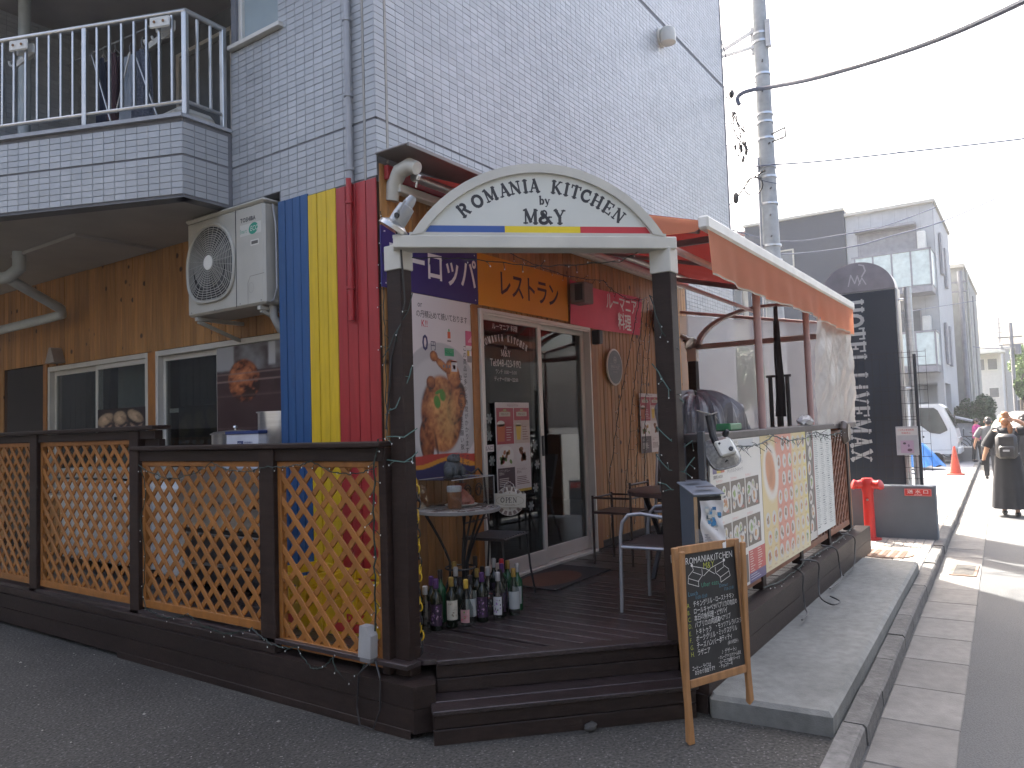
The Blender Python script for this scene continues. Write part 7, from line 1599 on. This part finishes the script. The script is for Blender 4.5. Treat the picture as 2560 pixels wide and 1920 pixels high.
for zb, zt, y1 in ((5.68, 7.18, 4.95), (2.95, 4.36, 4.95)):
    m = MB(); m.box(28.9, 30, 2.48, y1, zb, zb+.22); m.box(28.86, 28.92, 2.46, y1, zt-.06, zt); m.box(28.86, 30, 2.44, 2.50, zt-.06, zt)
    for y in (2.48, 3.07, 3.66, 4.25, 4.84): m.box(28.87, 28.92, y-.02, y+.03, zb+.2, zt)
    bb = part('balcony', m, M_fr2, FB)
    for y in (2.52, 3.11, 3.70, 4.29): part('glass_panel', MB().box(28.885, 28.90, y, y+.53, zb+.25, zt-.07), M_fro, bb)
    part('glass_panel', MB().box(28.95, 29.95, 2.46, 2.475, zb+.25, zt-.07), M_fro, bb)
for z in (7.2, 4.2): m = MB(); m.box(29.7, 29.97, 2.66, 2.93, z, z+.75, .03); part('wall_unit', m, M_white, FB)
m = MB()
for x0, z0 in ((31.2, 6.6), (32.7, 6.3), (31.2, 3.3), (32.7, 3.3)): m.box(x0, x0+.6, 2.30, 2.38, z0, z0+1.5)
part('side_window', m, M_shut, FB)
CBd = thing('cream_house', 'low cream building with a dull red roof edge between tiled block and utility pole', 'building', (34, 11, 0)); part('wall', MB().box(31, 40, 9.1, 14, 0, 8.9), M_cr, CBd); part('roof_edge', MB().box(30.6, 40, 9.05, 14.2, 9.05, 9.25), mat('dull_red_metal', (.20, .09, .08), rough=.6), CBd); part('gutter', MB().box(30.5, 30.6, 9.05, 14.2, 8.85, 9.0), M_white, CBd)
GB = thing('grey_building', 'plain weathered grey building with bare side wall further down the street', 'building', (42, 5, 0)); part('wall', MB().box(37.5, 47, 2.02, 8, 0, 7.75), mat('weathered_grey', (.33, .33, .31), rough=.85, var=.15, scale=2), GB)
m = MB(); m.box(37.44, 37.5, 2.6, 3.6, 2.2, 5.4); m.box(39, 40.6, 1.98, 2.02, 1, 7.2); m.box(43, 44, 1.98, 2.02, 1, 7.2); part('wall_panel', m, mat('stained_grey', (.24, .24, .23), rough=.9, var=.2), GB)
part('roof_edge', MB().box(37.3, 47.1, 1.96, 8.1, 7.752, 7.9), M_cr, GB); m = MB(); m.tube([(38.2, 1.95, 0), (38.2, 1.95, 7.7)], .05, 6); part('downpipe', m, M_cr, GB)
def farhouse(label, x0, x1, y0, y1, h, wins, col=(.60, .59, .56), roof=None):
    t = thing('far_house', label, 'building', (x0, (y0+y1)/2, 0)); part('wall', MB().box(x0, x1, y0, y1, 0, h), mat('far_wall_%d' % int(x0), col, rough=.85, var=.06), t)
    for a in wins: w_ = MB(); g_ = MB(); facade_windows(w_, g_, x0, [a]); wo = part('window', w_, M_white, t); part('pane', g_, mat('far_dark_glass', (.12, .13, .14), rough=.3), wo)
    part('parapet', MB().box(x0-.15, x1, y0-.1, y1+.1, h, h+.18), M_white, t); return t
fh = farhouse('white apartment house with dark balcony openings far down the street', 58, 66, 1.35, 5, 5.7, [(1.6, 2.1, 4.2, 4.9), (1.6, 2.1, 2.4, 3.0), (2.3, 2.7, 4.2, 4.9)])
m = MB(); m.prism([(56.5, 1.1), (58, 1.1), (58, 3), (56.5, 3)], 5.2, 5.35); part('canopy', m, M_white, fh)
farhouse('taller white house with small roof pavilion at the end of the street', 64, 70, .35, 1.3, 5.9, [(.5, .75, 3.0, 3.8), (.5, .75, 1.4, 2.2), (.9, 1.15, 4.3, 4.9)], (.58, .56, .52)); farhouse('pale house half hidden by the trees at the right edge', 66, 72, -3, .3, 4.4, [(-.2, .15, 2.4, 3.1), (-.2, .15, 3.4, 3.9)], (.52, .48, .44))
# antenna mast, small far poles
t = thing('far_mast', 'thin lattice aerial mast above the white houses', 'mast', (75, 2.0, 0)); m = MB(); m.tube([(75, 1.75, 5), (75, 1.75, 9.3)], .06, 5)
for z in (7.6, 8.0, 8.4, 8.8): m.box(74.95, 75.05, 1.55, 1.95, z, z+.06)
part('mast', m, M_fr2, t)
t = thing('far_utility_pole', 'distant utility pole beside the grey building', 'utility pole', (36.5, 2.05, 0)); m = MB(); m.tube([(36.8, 2.12, 0), (36.8, 2.12, 7.5)], .10, 8); m.box(36.75, 36.85, 1.9, 2.9, 7.0, 7.06); m.box(36.75, 36.85, 1.9, 2.9, 6.6, 6.66); part('shaft', m, M_fr2, t)
t = thing('far_utility_pole', 'distant utility pole with transformer at the right edge of the photo', 'utility pole', (48, .5, 0)); m = MB(); m.tube([(48, .62, 0), (48, .60, 6.2)], .09, 8); m.box(47.95, 48.05, .1, 1.2, 5.4, 5.46); m.box(47.95, 48.05, .1, 1.2, 5.0, 5.05); m.lathe([(.16, 4.5), (.16, 5.0), (0, 5.0)], 48, .35, 10); part('shaft', m, M_fr2, t)
# unseen opposite and rear blocks, added for reflections and to cut skylight on the fronts
m = MB(); m.box(-8, 9, -11, -7.0, -.1, 9); struct('opposite_light_blockers', m, mat('light_blocker_grey', (.09, .09, .09), rough=.8, var=.1))
m = MB(); m.box(-16, -11, -6, 22, -.1, 9); m.box(-11, 3, 19, 24, 0, 10); struct('rear_light_blockers', m, MATS['light_blocker_grey'])
# ============================================================ VEGETATION
def foliage(name_part, c, rad, n, leaf, mm, parent, seed, clumps=14, flat=.5):
    rs = np.random.RandomState(seed); c = np.array(c); rad = np.array(rad)
    cc = rs.normal(0, 1, (clumps, 3)); cc /= np.linalg.norm(cc, axis=1)[:, None]; cc = cc*rs.uniform(.35, .85, (clumps, 1))*rad+c
    k = rs.randint(0, clumps, n); d = rs.normal(0, 1, (n, 3)); d /= np.linalg.norm(d, axis=1)[:, None]
    pos = cc[k]+d*(rs.uniform(.5, 1, (n, 1))**.5)*rad*rs.uniform(.22, .42, (clumps, 1))[k]
    pos[:, 2] = np.maximum(pos[:, 2], .05)
    a = rs.normal(0, 1, (n, 3)); a /= np.linalg.norm(a, axis=1)[:, None]; b = np.cross(a, rs.normal(0, 1, (n, 3))); b /= np.linalg.norm(b, axis=1)[:, None]
    s_ = leaf*rs.uniform(.6, 1.3, (n, 1)); V = np.stack([pos-a*s_, pos-b*s_*.55, pos+a*s_, pos+b*s_*.55], 1).reshape(-1, 3)
    me = bpy.data.meshes.new(name_part); F = np.arange(4*n); me.vertices.add(4*n); me.vertices.foreach_set('co', V.ravel()); me.loops.add(4*n); me.loops.foreach_set('vertex_index', F); me.polygons.add(n); me.polygons.foreach_set('loop_start', np.arange(0, 4*n, 4)); me.polygons.foreach_set('loop_total', np.full(n, 4)); me.polygons.foreach_set('use_smooth', [False]*n); me.materials.append(mm); me.update(calc_edges=True)
    return link(name_part, me, parent)
M_lf = mat('dark_leaf', (.035, .075, .028), rough=.6, island=.5, var=.2); M_lf2 = mat('bright_leaf', (.12, .20, .04), rough=.6, island=.4, var=.2); M_bark = mat('bark', (.08, .06, .045), rough=.9, var=.3)
def tree(label, x, y, h, cr, cz, n, leaf, mm, seed):
    t = thing('tree', label, 'tree', (x, y, 0)); foliage('crown', (x, y, cz), cr, n, leaf, mm, t, seed, 18)
    m = MB(); m.tube([(x, y, 0), (x+.05, y+.03, cz*.6), (x, y, cz)], [.12, .09, .04], 8)
    for k in range(5): a = k*1.3; m.tube([(x+.03, y+.02, cz*.6), (x+cr[0]*.5*math.cos(a), y+cr[1]*.5*math.sin(a), cz+cr[2]*.3)], [.05, .02], 6)
    part('trunk', m, M_bark, t)
tree('dense dark green bushy tree leaning over the pavement before the white houses', 33.5, 1.75, 2.5, (1.3, .85, 1.05), 1.35, 9000, .055, M_lf, 3)
tree('darker shrub beneath the bushy tree near the pedestrians', 31.5, 1.25, 1.5, (.8, .35, .75), .7, 3500, .05, M_lf, 8)
tree('bright green tree at the right edge above the houses', 54, .35, 5.2, (1.8, .65, 1.1), 4.2, 5000, .07, M_lf2, 5)
tree('bright yellow green tree lower at the right edge behind the umbrella', 46, .15, 3.5, (1.2, .45, .9), 2.7, 4000, .06, M_lf2, 6)
for y0_, z0_ in ((9.6, 5.6), (11.2, 5.6), (9.6, 2.6), (11.2, 2.6), (12.6, 5.6)): winpart(y0_, y0_+.9, z0_, z0_+1.3, 31, parent=CBd)
tree('round green garden tree behind the mesh screen of the terrace', 24, 7.6, 4, (1.4, 1.4, 1.3), 3.0, 6000, .07, M_lf, 15)
# ============================================================ VEHICLES AND STREET OBJECTS
KT = thing('small_truck', 'small white flat-fronted truck parked sideways with its cab towards the street', 'truck', (26.5, 2.4, .0)); M_tw = mat('truck_white', (.62, .62, .60), rough=.3, var=.03); M_tg = pane('truck_glass', (.25, .28, .28), .03, 1.5)
prof = [(1.86, .30), (1.84, .85), (1.88, 1.05), (2.16, 1.72), (2.30, 1.83), (3.15, 1.84), (3.22, 1.75), (3.22, .30)]   # (y, z)
x0, x1 = 26.2, 27.55
m = MB(); m.add([(x0, y, z) for y, z in prof]+[(x1, y, z) for y, z in prof], [tuple(range(8)), tuple(reversed(range(8, 16)))]+[(k, 8+k, 8+(k+1) % 8, (k+1) % 8) for k in range(8)]); part('cab', m, M_tw, KT)
wdw = [(2.10, 1.02), (2.12, 1.10), (2.33, 1.62), (2.42, 1.70), (3.02, 1.72), (3.02, 1.22), (2.78, 1.17), (2.55, .96), (2.3, .92)]
m = MB(); m.add([(x0-.006, y, z) for y, z in wdw]+[(x0-.0005, y, z) for y, z in wdw], [tuple(range(9)), tuple(reversed(range(9, 18)))]); part('side_window', m, mat('truck_dark_glass', (.03, .04, .04), rough=.08), KT)
m = MB(); m.line = None
for (a, b), (c, d) in zip(wdw, wdw[1:]+wdw[:1]): m.bar((x0-.008, a, b), (x0-.008, c, d), .022, .012, up=(1, 0, 0))
part('window_rubber', m, M_black, KT)
m = MB(); m.add([(x0+.08, 1.885, 1.07), (x1-.08, 1.885, 1.07), (x1-.12, 2.15, 1.70), (x0+.12, 2.15, 1.70)], [(3, 2, 1, 0)]); m.v = [(x, y-.012, z) for x, y, z in m.v]; part('windscreen', m, MATS['truck_dark_glass'], KT)
m = MB(); m.box(x0-.004, x0, 2.02, 2.027, .42, 1.1); m.box(x0-.004, x0, 3.06, 3.067, .42, 1.72); m.box(x0-.004, x0, 2.02, 3.06, .42, .427); part('door_gap', m, M_black, KT)
part('door_handle', MB().box(x0-.02, x0, 2.86, 3.0, .98, 1.01), M_black, KT)
m = MB(); m.box(x0+.1, x0+.42, 1.80, 1.86, .62, .80, .02); m.box(x1-.42, x1-.1, 1.80, 1.86, .62, .80, .02); part('headlight', m, M_steel, KT); part('bumper', MB().box(x0, x1, 1.78, 1.92, .30, .50, .03), M_tw, KT)
m = MB(); m.box(x0-.16, x0-.06, 1.86, 1.90, 1.18, 1.48, .02); m.tube([(x0-.1, 1.9, 1.45), (x0, 2.0, 1.5)], .012, 6); part('mirror', m, M_black, KT)
part('bed', MB().box(x0, x1, 3.28, 5.4, .60, .90, .01), M_tw, KT); part('chassis', MB().box(x0+.2, x1-.2, 1.95, 5.3, .28, .60), M_black, KT)
for xx in (x0+.03, x1-.17):
    for yy in (2.62, 4.6):
        m = MB(); m.lathe([(.26, 0), (.27, .02), (.27, .12), (.26, .14)], n=20, M=Matrix.Translation((xx, yy, .34)) @ Matrix.Rotation(R_(90), 4, 'Y')); wh = part('wheel', m, M_black, KT, smooth=True)
        m = MB(); m.lathe([(.16, -.002), (0, .02)], n=14, M=Matrix.Translation((xx, yy, .34)) @ Matrix.Rotation(R_(90), 4, 'Y')); part('rim', m, M_steel, wh)
for k in range(3): part('badge', MB().box(x0-.004, x0, 2.72+.11*k, 2.77+.11*k, .80, .86), M_black, KT)
t = thing('traffic_cone', 'orange red traffic cone on the sunlit paving beside the small truck', 'traffic cone', (21.8, 1.62, .012)); m = MB(); m.lathe([(.13, .03), (.03, .66), (.022, .70), (0, .70)], n=20); part('cone', m, mat('cone_red', (.62, .075, .035), rough=.45), t, True, smooth=True); m = MB(); m.box(-.19, .19, -.19, .19, 0, .03, .008); part('base', m, MATS['cone_red'], t, True)
t = thing('covered_motorbike', 'bright blue tarpaulin draped over a motorbike behind the mesh fence', 'tarpaulin', (23.6, 2.5, .07)); rs = random.Random(7)
def bt(u, v):
    a = 2*math.pi*u; r = (.14+.32*(1-v)**.8)*(1+.12*math.sin(6*a)*(1-v)); return (23.7+r*1.2*math.cos(a), 2.52+(r+.05)*1.0*math.sin(a)+.18*v, .12+.62*v+.03*math.sin(11*a)*(1-v))
m = MB(); m.grid(bt, 44, 12); m.blob((23.7, 2.70, .73), (.16, .17, .03), 10, 5); part('tarpaulin', m, mat('blue_tarp', (.03, .20, .55), rough=.45, var=.2, scale=5), t, smooth=False); m = MB()
for yy in (2.2, 2.85): m.lathe([(.16, -.03), (.2, -.03), (.2, .03), (.16, .03), (.16, -.03)], n=16, M=Matrix.Translation((23.7, yy, .27)) @ Matrix.Rotation(R_(90), 4, 'Y'))
part('wheel', m, M_black, t)
t = thing('planter', 'long grey concrete planter block beside the bicycle', 'planter', (28.0, 1.6, 0)); part('block', MB().box(27.6, 28.4, 1.42, 2.0, .0, .44, .01), mat('planter_grey', (.27, .27, .26), rough=.85, var=.1), t)
t = thing('small_shed', 'grey sloped-roof shed behind the bicycles', 'shed', (30.5, 1.9, 0)); part('wall', MB().box(30.2, 31.5, 1.55, 2.35, 0, 1.15), mat('shed_grey', (.30, .31, .33), rough=.7), t); m = MB(); m.add([(30.0, 1.5, 1.15), (31.7, 1.5, 1.15), (31.7, 2.42, 1.42), (30.0, 2.42, 1.42), (30.0, 1.5, 1.20), (31.7, 1.5, 1.20), (31.7, 2.42, 1.47), (30.0, 2.42, 1.47)], [(3, 2, 1, 0), (4, 5, 6, 7), (0, 1, 5, 4), (1, 2, 6, 5), (2, 3, 7, 6), (3, 0, 4, 7)]); part('roof', m, MATS['shed_grey'], t)
def bicycle(label, x, y, rz):
    t = thing('bicycle', label, 'bicycle', (x, y, .05), rz, 'bicycles by the planter')
    for s_ in (-.5, .5):
        m = MB(); m.tube([(s_+.3*math.cos(a), 0, .31+.3*math.sin(a)) for a in [2*math.pi*k/24 for k in range(25)]], .016, 5, False); w_ = part('wheel', m, M_black, t, True); m = MB()
        for k in range(8): a = k*math.pi/4; m.tube([(s_, 0, .31), (s_+.29*math.cos(a), 0, .31+.29*math.sin(a))], .004, 3)
        part('spokes', m, M_steel, w_, True)
    m = MB(); m.tube([(-.5, 0, .31), (-.12, 0, .30), (-.22, 0, .78)], .016, 6); m.tube([(-.12, 0, .30), (.38, 0, .72), (.5, 0, .31)], .016, 6); m.tube([(-.2, 0, .68), (.37, 0, .70)], .014, 6); m.tube([(.38, 0, .72), (.36, 0, .95)], .014, 6); part('frame', m, M_black, t, True); m = MB(); m.tube([(.36, -.24, .93), (.38, 0, .97), (.36, .24, .93)], .012, 6); part('handlebar', m, M_steel, t, True); m = MB(); m.blob((-.22, 0, .82), (.12, .07, .03), 8, 5); part('saddle', m, M_black, t, True)
bicycle('dark bicycle leaning behind the planter, nearer the truck', 28.9, 1.80, R_(80)); bicycle('dark bicycle behind the planter, nearer the pink clad person', 29.2, 1.5, R_(100))
# ============================================================ PEOPLE
def skin_mesh(name, nodes, edges, mm, parent, sub=2):
    me = bpy.data.meshes.new('sk'); me.from_pydata([n[:3] for n in nodes], edges, []); ob = bpy.data.objects.new('sk', me); COL.objects.link(ob)
    ob.modifiers.new('s', 'SKIN'); sv = me.skin_vertices[0].data
    for i, n in enumerate(nodes): sv[i].radius = (n[3], n[4] if len(n) > 4 else n[3]); sv[i].use_root = (i == 0)
    su = ob.modifiers.new('u', 'SUBSURF'); su.levels = sub; su.render_levels = sub
    dg = bpy.context.evaluated_depsgraph_get(); m2 = bpy.data.meshes.new_from_object(ob.evaluated_get(dg)); bpy.data.objects.remove(ob); m2.name = name; m2.materials.clear(); m2.materials.append(mm)
    for p in m2.polygons: p.use_smooth = True
    return link(name, m2, parent, True)
M_skin = mat('skin', (.46, .25, .16), rough=.5, var=.08); M_hair = mat('copper_hair', (.30, .12, .045), rough=.45, var=.35, scale=30); M_bk = mat('black_dress_cloth', (.016, .017, .021), rough=.85, var=.25, scale=6); M_hair2 = mat('dark_hair', (.02, .015, .013), rough=.5)
def hand(nodes, edges, wrist, d, side, r=.0085):
    "five fingers growing from the palm; d = pointing direction, side = thumb side"
    d = Vector(d).normalized(); s_ = Vector(side).normalized(); w = Vector(nodes[wrist][:3]); p = w+d*.055; nodes.append((*p, .032, .018)); edges.append((wrist, len(nodes)-1)); pi = len(nodes)-1
    n = d.cross(s_).normalized()
    for k, L in enumerate((.060, .070, .066, .052)):
        a = p+s_*(.024-.016*k)+d*.018; b = a+d*L*.5+n*.004; c = a+d*L*.85+n*.022
        i = len(nodes); nodes += [(*a, r), (*b, r), (*c, r*.85)]; edges += [(pi, i), (i, i+1), (i+1, i+2)]
    a = w+d*.02+s_*.030; b = a+d*.03+s_*.018; i = len(nodes); nodes += [(*a, r*1.15), (*b, r)]; edges += [(wrist, i), (i, i+1)]
def body(raised=True, step_=.12):
    N = [(0, 0, .93, .13, .10), (0, 0, 1.08, .115, .09), (0, .01, 1.24, .135, .095), (0, 0, 1.36, .10, .07), (0, -.005, 1.42, .05), (0, .005, 1.485, .06), (0, .01, 1.55, .082, .09), (0, .01, 1.62, .06, .065)]
    E = [(0, 1), (1, 2), (2, 3), (3, 4), (4, 5), (5, 6), (6, 7)]
    for s_, f in ((-1, 1), (1, -1)):
        i = len(N); N += [(s_*.09, 0, .86, .085), (s_*.095, step_*f*.6, .48, .055), (s_*.09, step_*f*.9-.02, .10, .036), (s_*.095, step_*f*.9+.10, .04, .034, .022)]; E += [(0, i), (i, i+1), (i+1, i+2), (i+2, i+3)]
    # left arm (person's left is -x when facing +y)
    i = len(N); N += [(-.175, 0, 1.36, .055), (-.27, -.01, 1.13, .042), (-.335, .07, .93, .028), ]; E += [(3, i), (i, i+1), (i+1, i+2)]; hand(N, E, i+2, (-.1, .25, -1), (0.2, 1, 0))
    i = len(N)
    if raised: N += [(.175, 0, 1.36, .055), (.36, .03, 1.40, .042), (.16, -.07, 1.56, .028)]; E += [(3, i), (i, i+1), (i+1, i+2)]; hand(N, E, i+2, (-1, -.1, .12), (0, -.2, -1))
    else: N += [(.175, 0, 1.36, .055), (.22, .02, 1.12, .042), (.22, .12, .92, .028)]; E += [(3, i), (i, i+1), (i+1, i+2)]; hand(N, E, i+2, (0, .3, -1), (-.3, 1, 0))
    return N, E
def lofted(secs, n=24, fold=0., k_=9):
    m = MB(); vs = []
    for (cx, cy, z, rx, ry, fl) in secs:
        for j in range(n): a = 2*math.pi*j/n; q_ = 1+fl*math.sin(k_*a)+fl*.6*math.sin(5*a+1); vs.append((cx+rx*q_*math.cos(a), cy+ry*q_*math.sin(a), z))
    fs = [(i*n+j, i*n+(j+1) % n, (i+1)*n+(j+1) % n, (i+1)*n+j) for i in range(len(secs)-1) for j in range(n)]; fs.append(tuple(range((len(secs)-1)*n, len(secs)*n))); m.add(vs, fs); return m
def person(label, x, y, sc_, rz, top, bottom, hair, raised=False, skirt=True, cap=None, z=-.078):
    t = thing('person', label, 'person', (x, y, z), rz); t.scale = (sc_,)*3; N, E = body(raised); skin_mesh('body', N, E, M_skin, t)
    m = lofted([(0, 0, .86, .19, .14, .02), (0, 0, 1.0, .175, .13, .015), (0, 0, 1.15, .175, .125, .01), (0, .005, 1.28, .19, .125, .005), (0, 0, 1.37, .175, .105, 0), (0, 0, 1.42, .10, .08, 0), (0, 0, 1.435, .06, .06, 0)])
    sl = [((-.15, 0, 1.37), (-.235, -.005, 1.24), (-.285, 0, 1.13)), ((.15, 0, 1.37), (.27, .015, 1.385), (.335, .03, 1.39)) if raised else ((.15, 0, 1.37), (.21, .01, 1.24), (.225, .02, 1.12))]
    for p in sl: m.tube(p, [.075, .08, .085], 12)
    part('shirt', m, top, t, True, smooth=True)
    if skirt: m = lofted([(0, 0, .13, .25, .24, .07), (0, 0, .35, .235, .21, .06), (0, 0, .60, .215, .18, .045), (0, 0, .80, .195, .155, .025), (0, 0, .97, .165, .125, .0)], 40); part('skirt', m, bottom, t, True, smooth=True)
    else:
        m = MB(); 
        for s_, f in ((-1, 1), (1, -1)): m.tube([(s_*.085, 0, .90), (s_*.095, .07*f, .48), (s_*.09, .10*f-.02, .09)], [.11, .075, .06], 12)
        part('trousers', m, bottom, t, True, smooth=True)
    m = MB()
    for s_, f in ((-1, 1), (1, -1)): m.blob((s_*.093, .108*f+.045, .045), (.045, .13, .045), 10, 6)
    part('shoe', m, M_black, t, True, smooth=True)
    m = MB(); m.blob((0, .0, 1.575), (.088, .10, .10), 14, 9); m.blob((0, -.075, 1.53), (.07, .05, .07), 10, 6); part('hair', m, hair, t, True, smooth=True)
    m = MB(); m.blob((0, .108, 1.53), (.013, .018, .02), 8, 5)
    for s_ in (-1, 1): m.blob((s_*.088, .01, 1.54), (.012, .02, .028), 8, 5)
    part('nose_and_ears', m, M_skin, t, True, smooth=True); m = MB()
    for s_ in (-1, 1): m.blob((s_*.03, .096, 1.56), (.012, .006, .006), 8, 4)
    m.blob((0, .10, 1.49), (.022, .006, .005), 8, 4); part('eyes_and_mouth', m, M_hair2, t, True)
    if cap: m = MB(); m.blob((0, .0, 1.62), (.10, .115, .075), 14, 8); m.box(-.07, .07, .08, .19, 1.60, 1.612, .004); part('cap', m, cap, t, True, smooth=True)
    return t
W1 = person('woman from behind in long black dress with backpack, hand raised to her copper hair', 14.2, .335, .965, R_(-90), M_bk, M_bk, M_hair, True)
m = MB(); m.blob((0, -.03, 1.655), (.062, .06, .05), 12, 7); m.blob((.06, -.10, 1.42), (.035, .035, .10), 8, 6); part('hair_bun', m, M_hair, W1, True, smooth=True)
m = MB(); m.box(-.15, .15, -.30, -.125, .94, 1.34, .05); bp = part('backpack', m, mat('worn_black_leather', (.035, .033, .034), rough=.38, var=.4, scale=12), W1, True, smooth=True)
m = MB(); m.box(-.11, .11, -.345, -.295, .96, 1.15, .03); part('front_pocket', m, MATS['worn_black_leather'], bp, True, smooth=True); m = MB(); m.box(-.05, .04, -.355, -.346, 1.06, 1.09, .003); part('buckle', m, M_steel, bp, True)
m = MB(); 
for s_ in (-1, 1): m.tube([(s_*.10, -.13, 1.33), (s_*.115, -.09, 1.42), (s_*.12, .06, 1.42), (s_*.13, .12, 1.30), (s_*.16, .08, 1.05), (s_*.15, -.12, 1.0)], .016, 6)
part('strap', m, MATS['worn_black_leather'], bp, True)
ph = thing('phone', 'dark phone with pale case held low in the left hand of the woman in black', 'phone', (14.26, .665, .725), R_(-90)); m = MB(); m.box(-.03, .03, -.006, .006, -.08, .07, .004); part('body', m, M_black, ph, True); m = MB(); m.box(-.032, .0, -.009, -.006, -.085, -.01, .002); part('case', m, M_white, ph, True)
person('pedestrian in dark grey top and pale blue cap, beyond the woman in black', 19.4, .50, .93, R_(-92), mat('dark_grey_shirt', (.05, .055, .06), rough=.9), M_bk, M_hair2, False, False, mat('pale_blue_cap', (.30, .35, .42), rough=.7))
person('pedestrian in black with dark hair partly cut off at the right edge', 17.2, .12, .95, R_(-90), M_bk, M_bk, M_hair2, False, True)
person('pedestrian with dark hair and grey shirt further left behind the woman in black', 21.5, .86, .90, R_(-85), mat('mid_grey_shirt', (.12, .125, .13), rough=.9), M_bk, M_hair2, False, False)
UMB = person('pedestrian in black clothes carrying a white parasol at the right edge', 20.4, .24, .95, R_(-95), M_bk, M_bk, M_hair2, False, True)
t = thing('parasol', 'white open parasol carried by the pedestrian at the right edge', 'umbrella', (20.4, .30, 0)); m = MB()
R3 = Matrix.Translation((20.35, .30, 1.27)) @ Matrix.Rotation(R_(-14), 4, 'X') @ Matrix.Rotation(R_(-22), 4, 'Y')
m.lathe([(.48, 0), (.40, .10), (.26, .18), (.10, .23), (0, .24)], n=16, M=R3); part('canopy', m, sheet('white_canopy', (.62, .62, .58), .3, .6), t, smooth=True); m = MB(); m.tube([R3 @ Vector((0, 0, .24)), R3 @ Vector((0, 0, -.45))], .008, 6); part('shaft', m, M_steel, t)
person('pedestrian in a bright pink top standing by the bicycles', 27.2, 1.40, .80, R_(160), mat('hot_pink_cloth', (.55, .04, .22), rough=.8), M_bk, M_hair2, False, False, z=0.01)
# loose grit on the asphalt
rs = random.Random(77); gm_ = MB()
for k in range(900):
    x, y = rs.uniform(.6, 4.2), rs.uniform(.9, 7.5)
    if x > 2.88 and not (y < 2.5 and x+y < 5.3): continue
    r = rs.choice([.003, .004, .005, .008]) if rs.random() < .97 else .014; a = rs.uniform(0, 6); c_, s_ = math.cos(a)*r, math.sin(a)*r
    gm_.add([(x-c_, y-s_, .001), (x+s_*.8, y-c_*.8, .001), (x+c_, y+s_, .001), (x-s_*.8, y+c_*.8, .001), (x, y, r*.7)], [(0, 1, 4), (1, 2, 4), (2, 3, 4), (3, 0, 4)])
o = link('grit', gm_.mesh('grit', mat('pale_grit', (.20, .19, .17), rough=.9, island=.6))); o['kind'] = 'stuff'

# ============================================================ AIR
hz = MB(); hz.box(-30, 85, -20, 30, -1.2, 15.5); hm = bpy.data.materials.new('air_haze'); hm.use_nodes = True; hn = hm.node_tree; hn.nodes.remove(hn.nodes['Principled BSDF'])
pv = hn.nodes.new('ShaderNodeVolumePrincipled'); pv.inputs['Color'].default_value = (.95, .96, 1, 1); pv.inputs['Density'].default_value = .0014; pv.inputs['Anisotropy'].default_value = .3
hn.links.new(pv.outputs[0], hn.nodes['Material Output'].inputs['Volume'])
ho = link('haze', hz.mesh('haze', hm)); ho['kind'] = 'stuff'
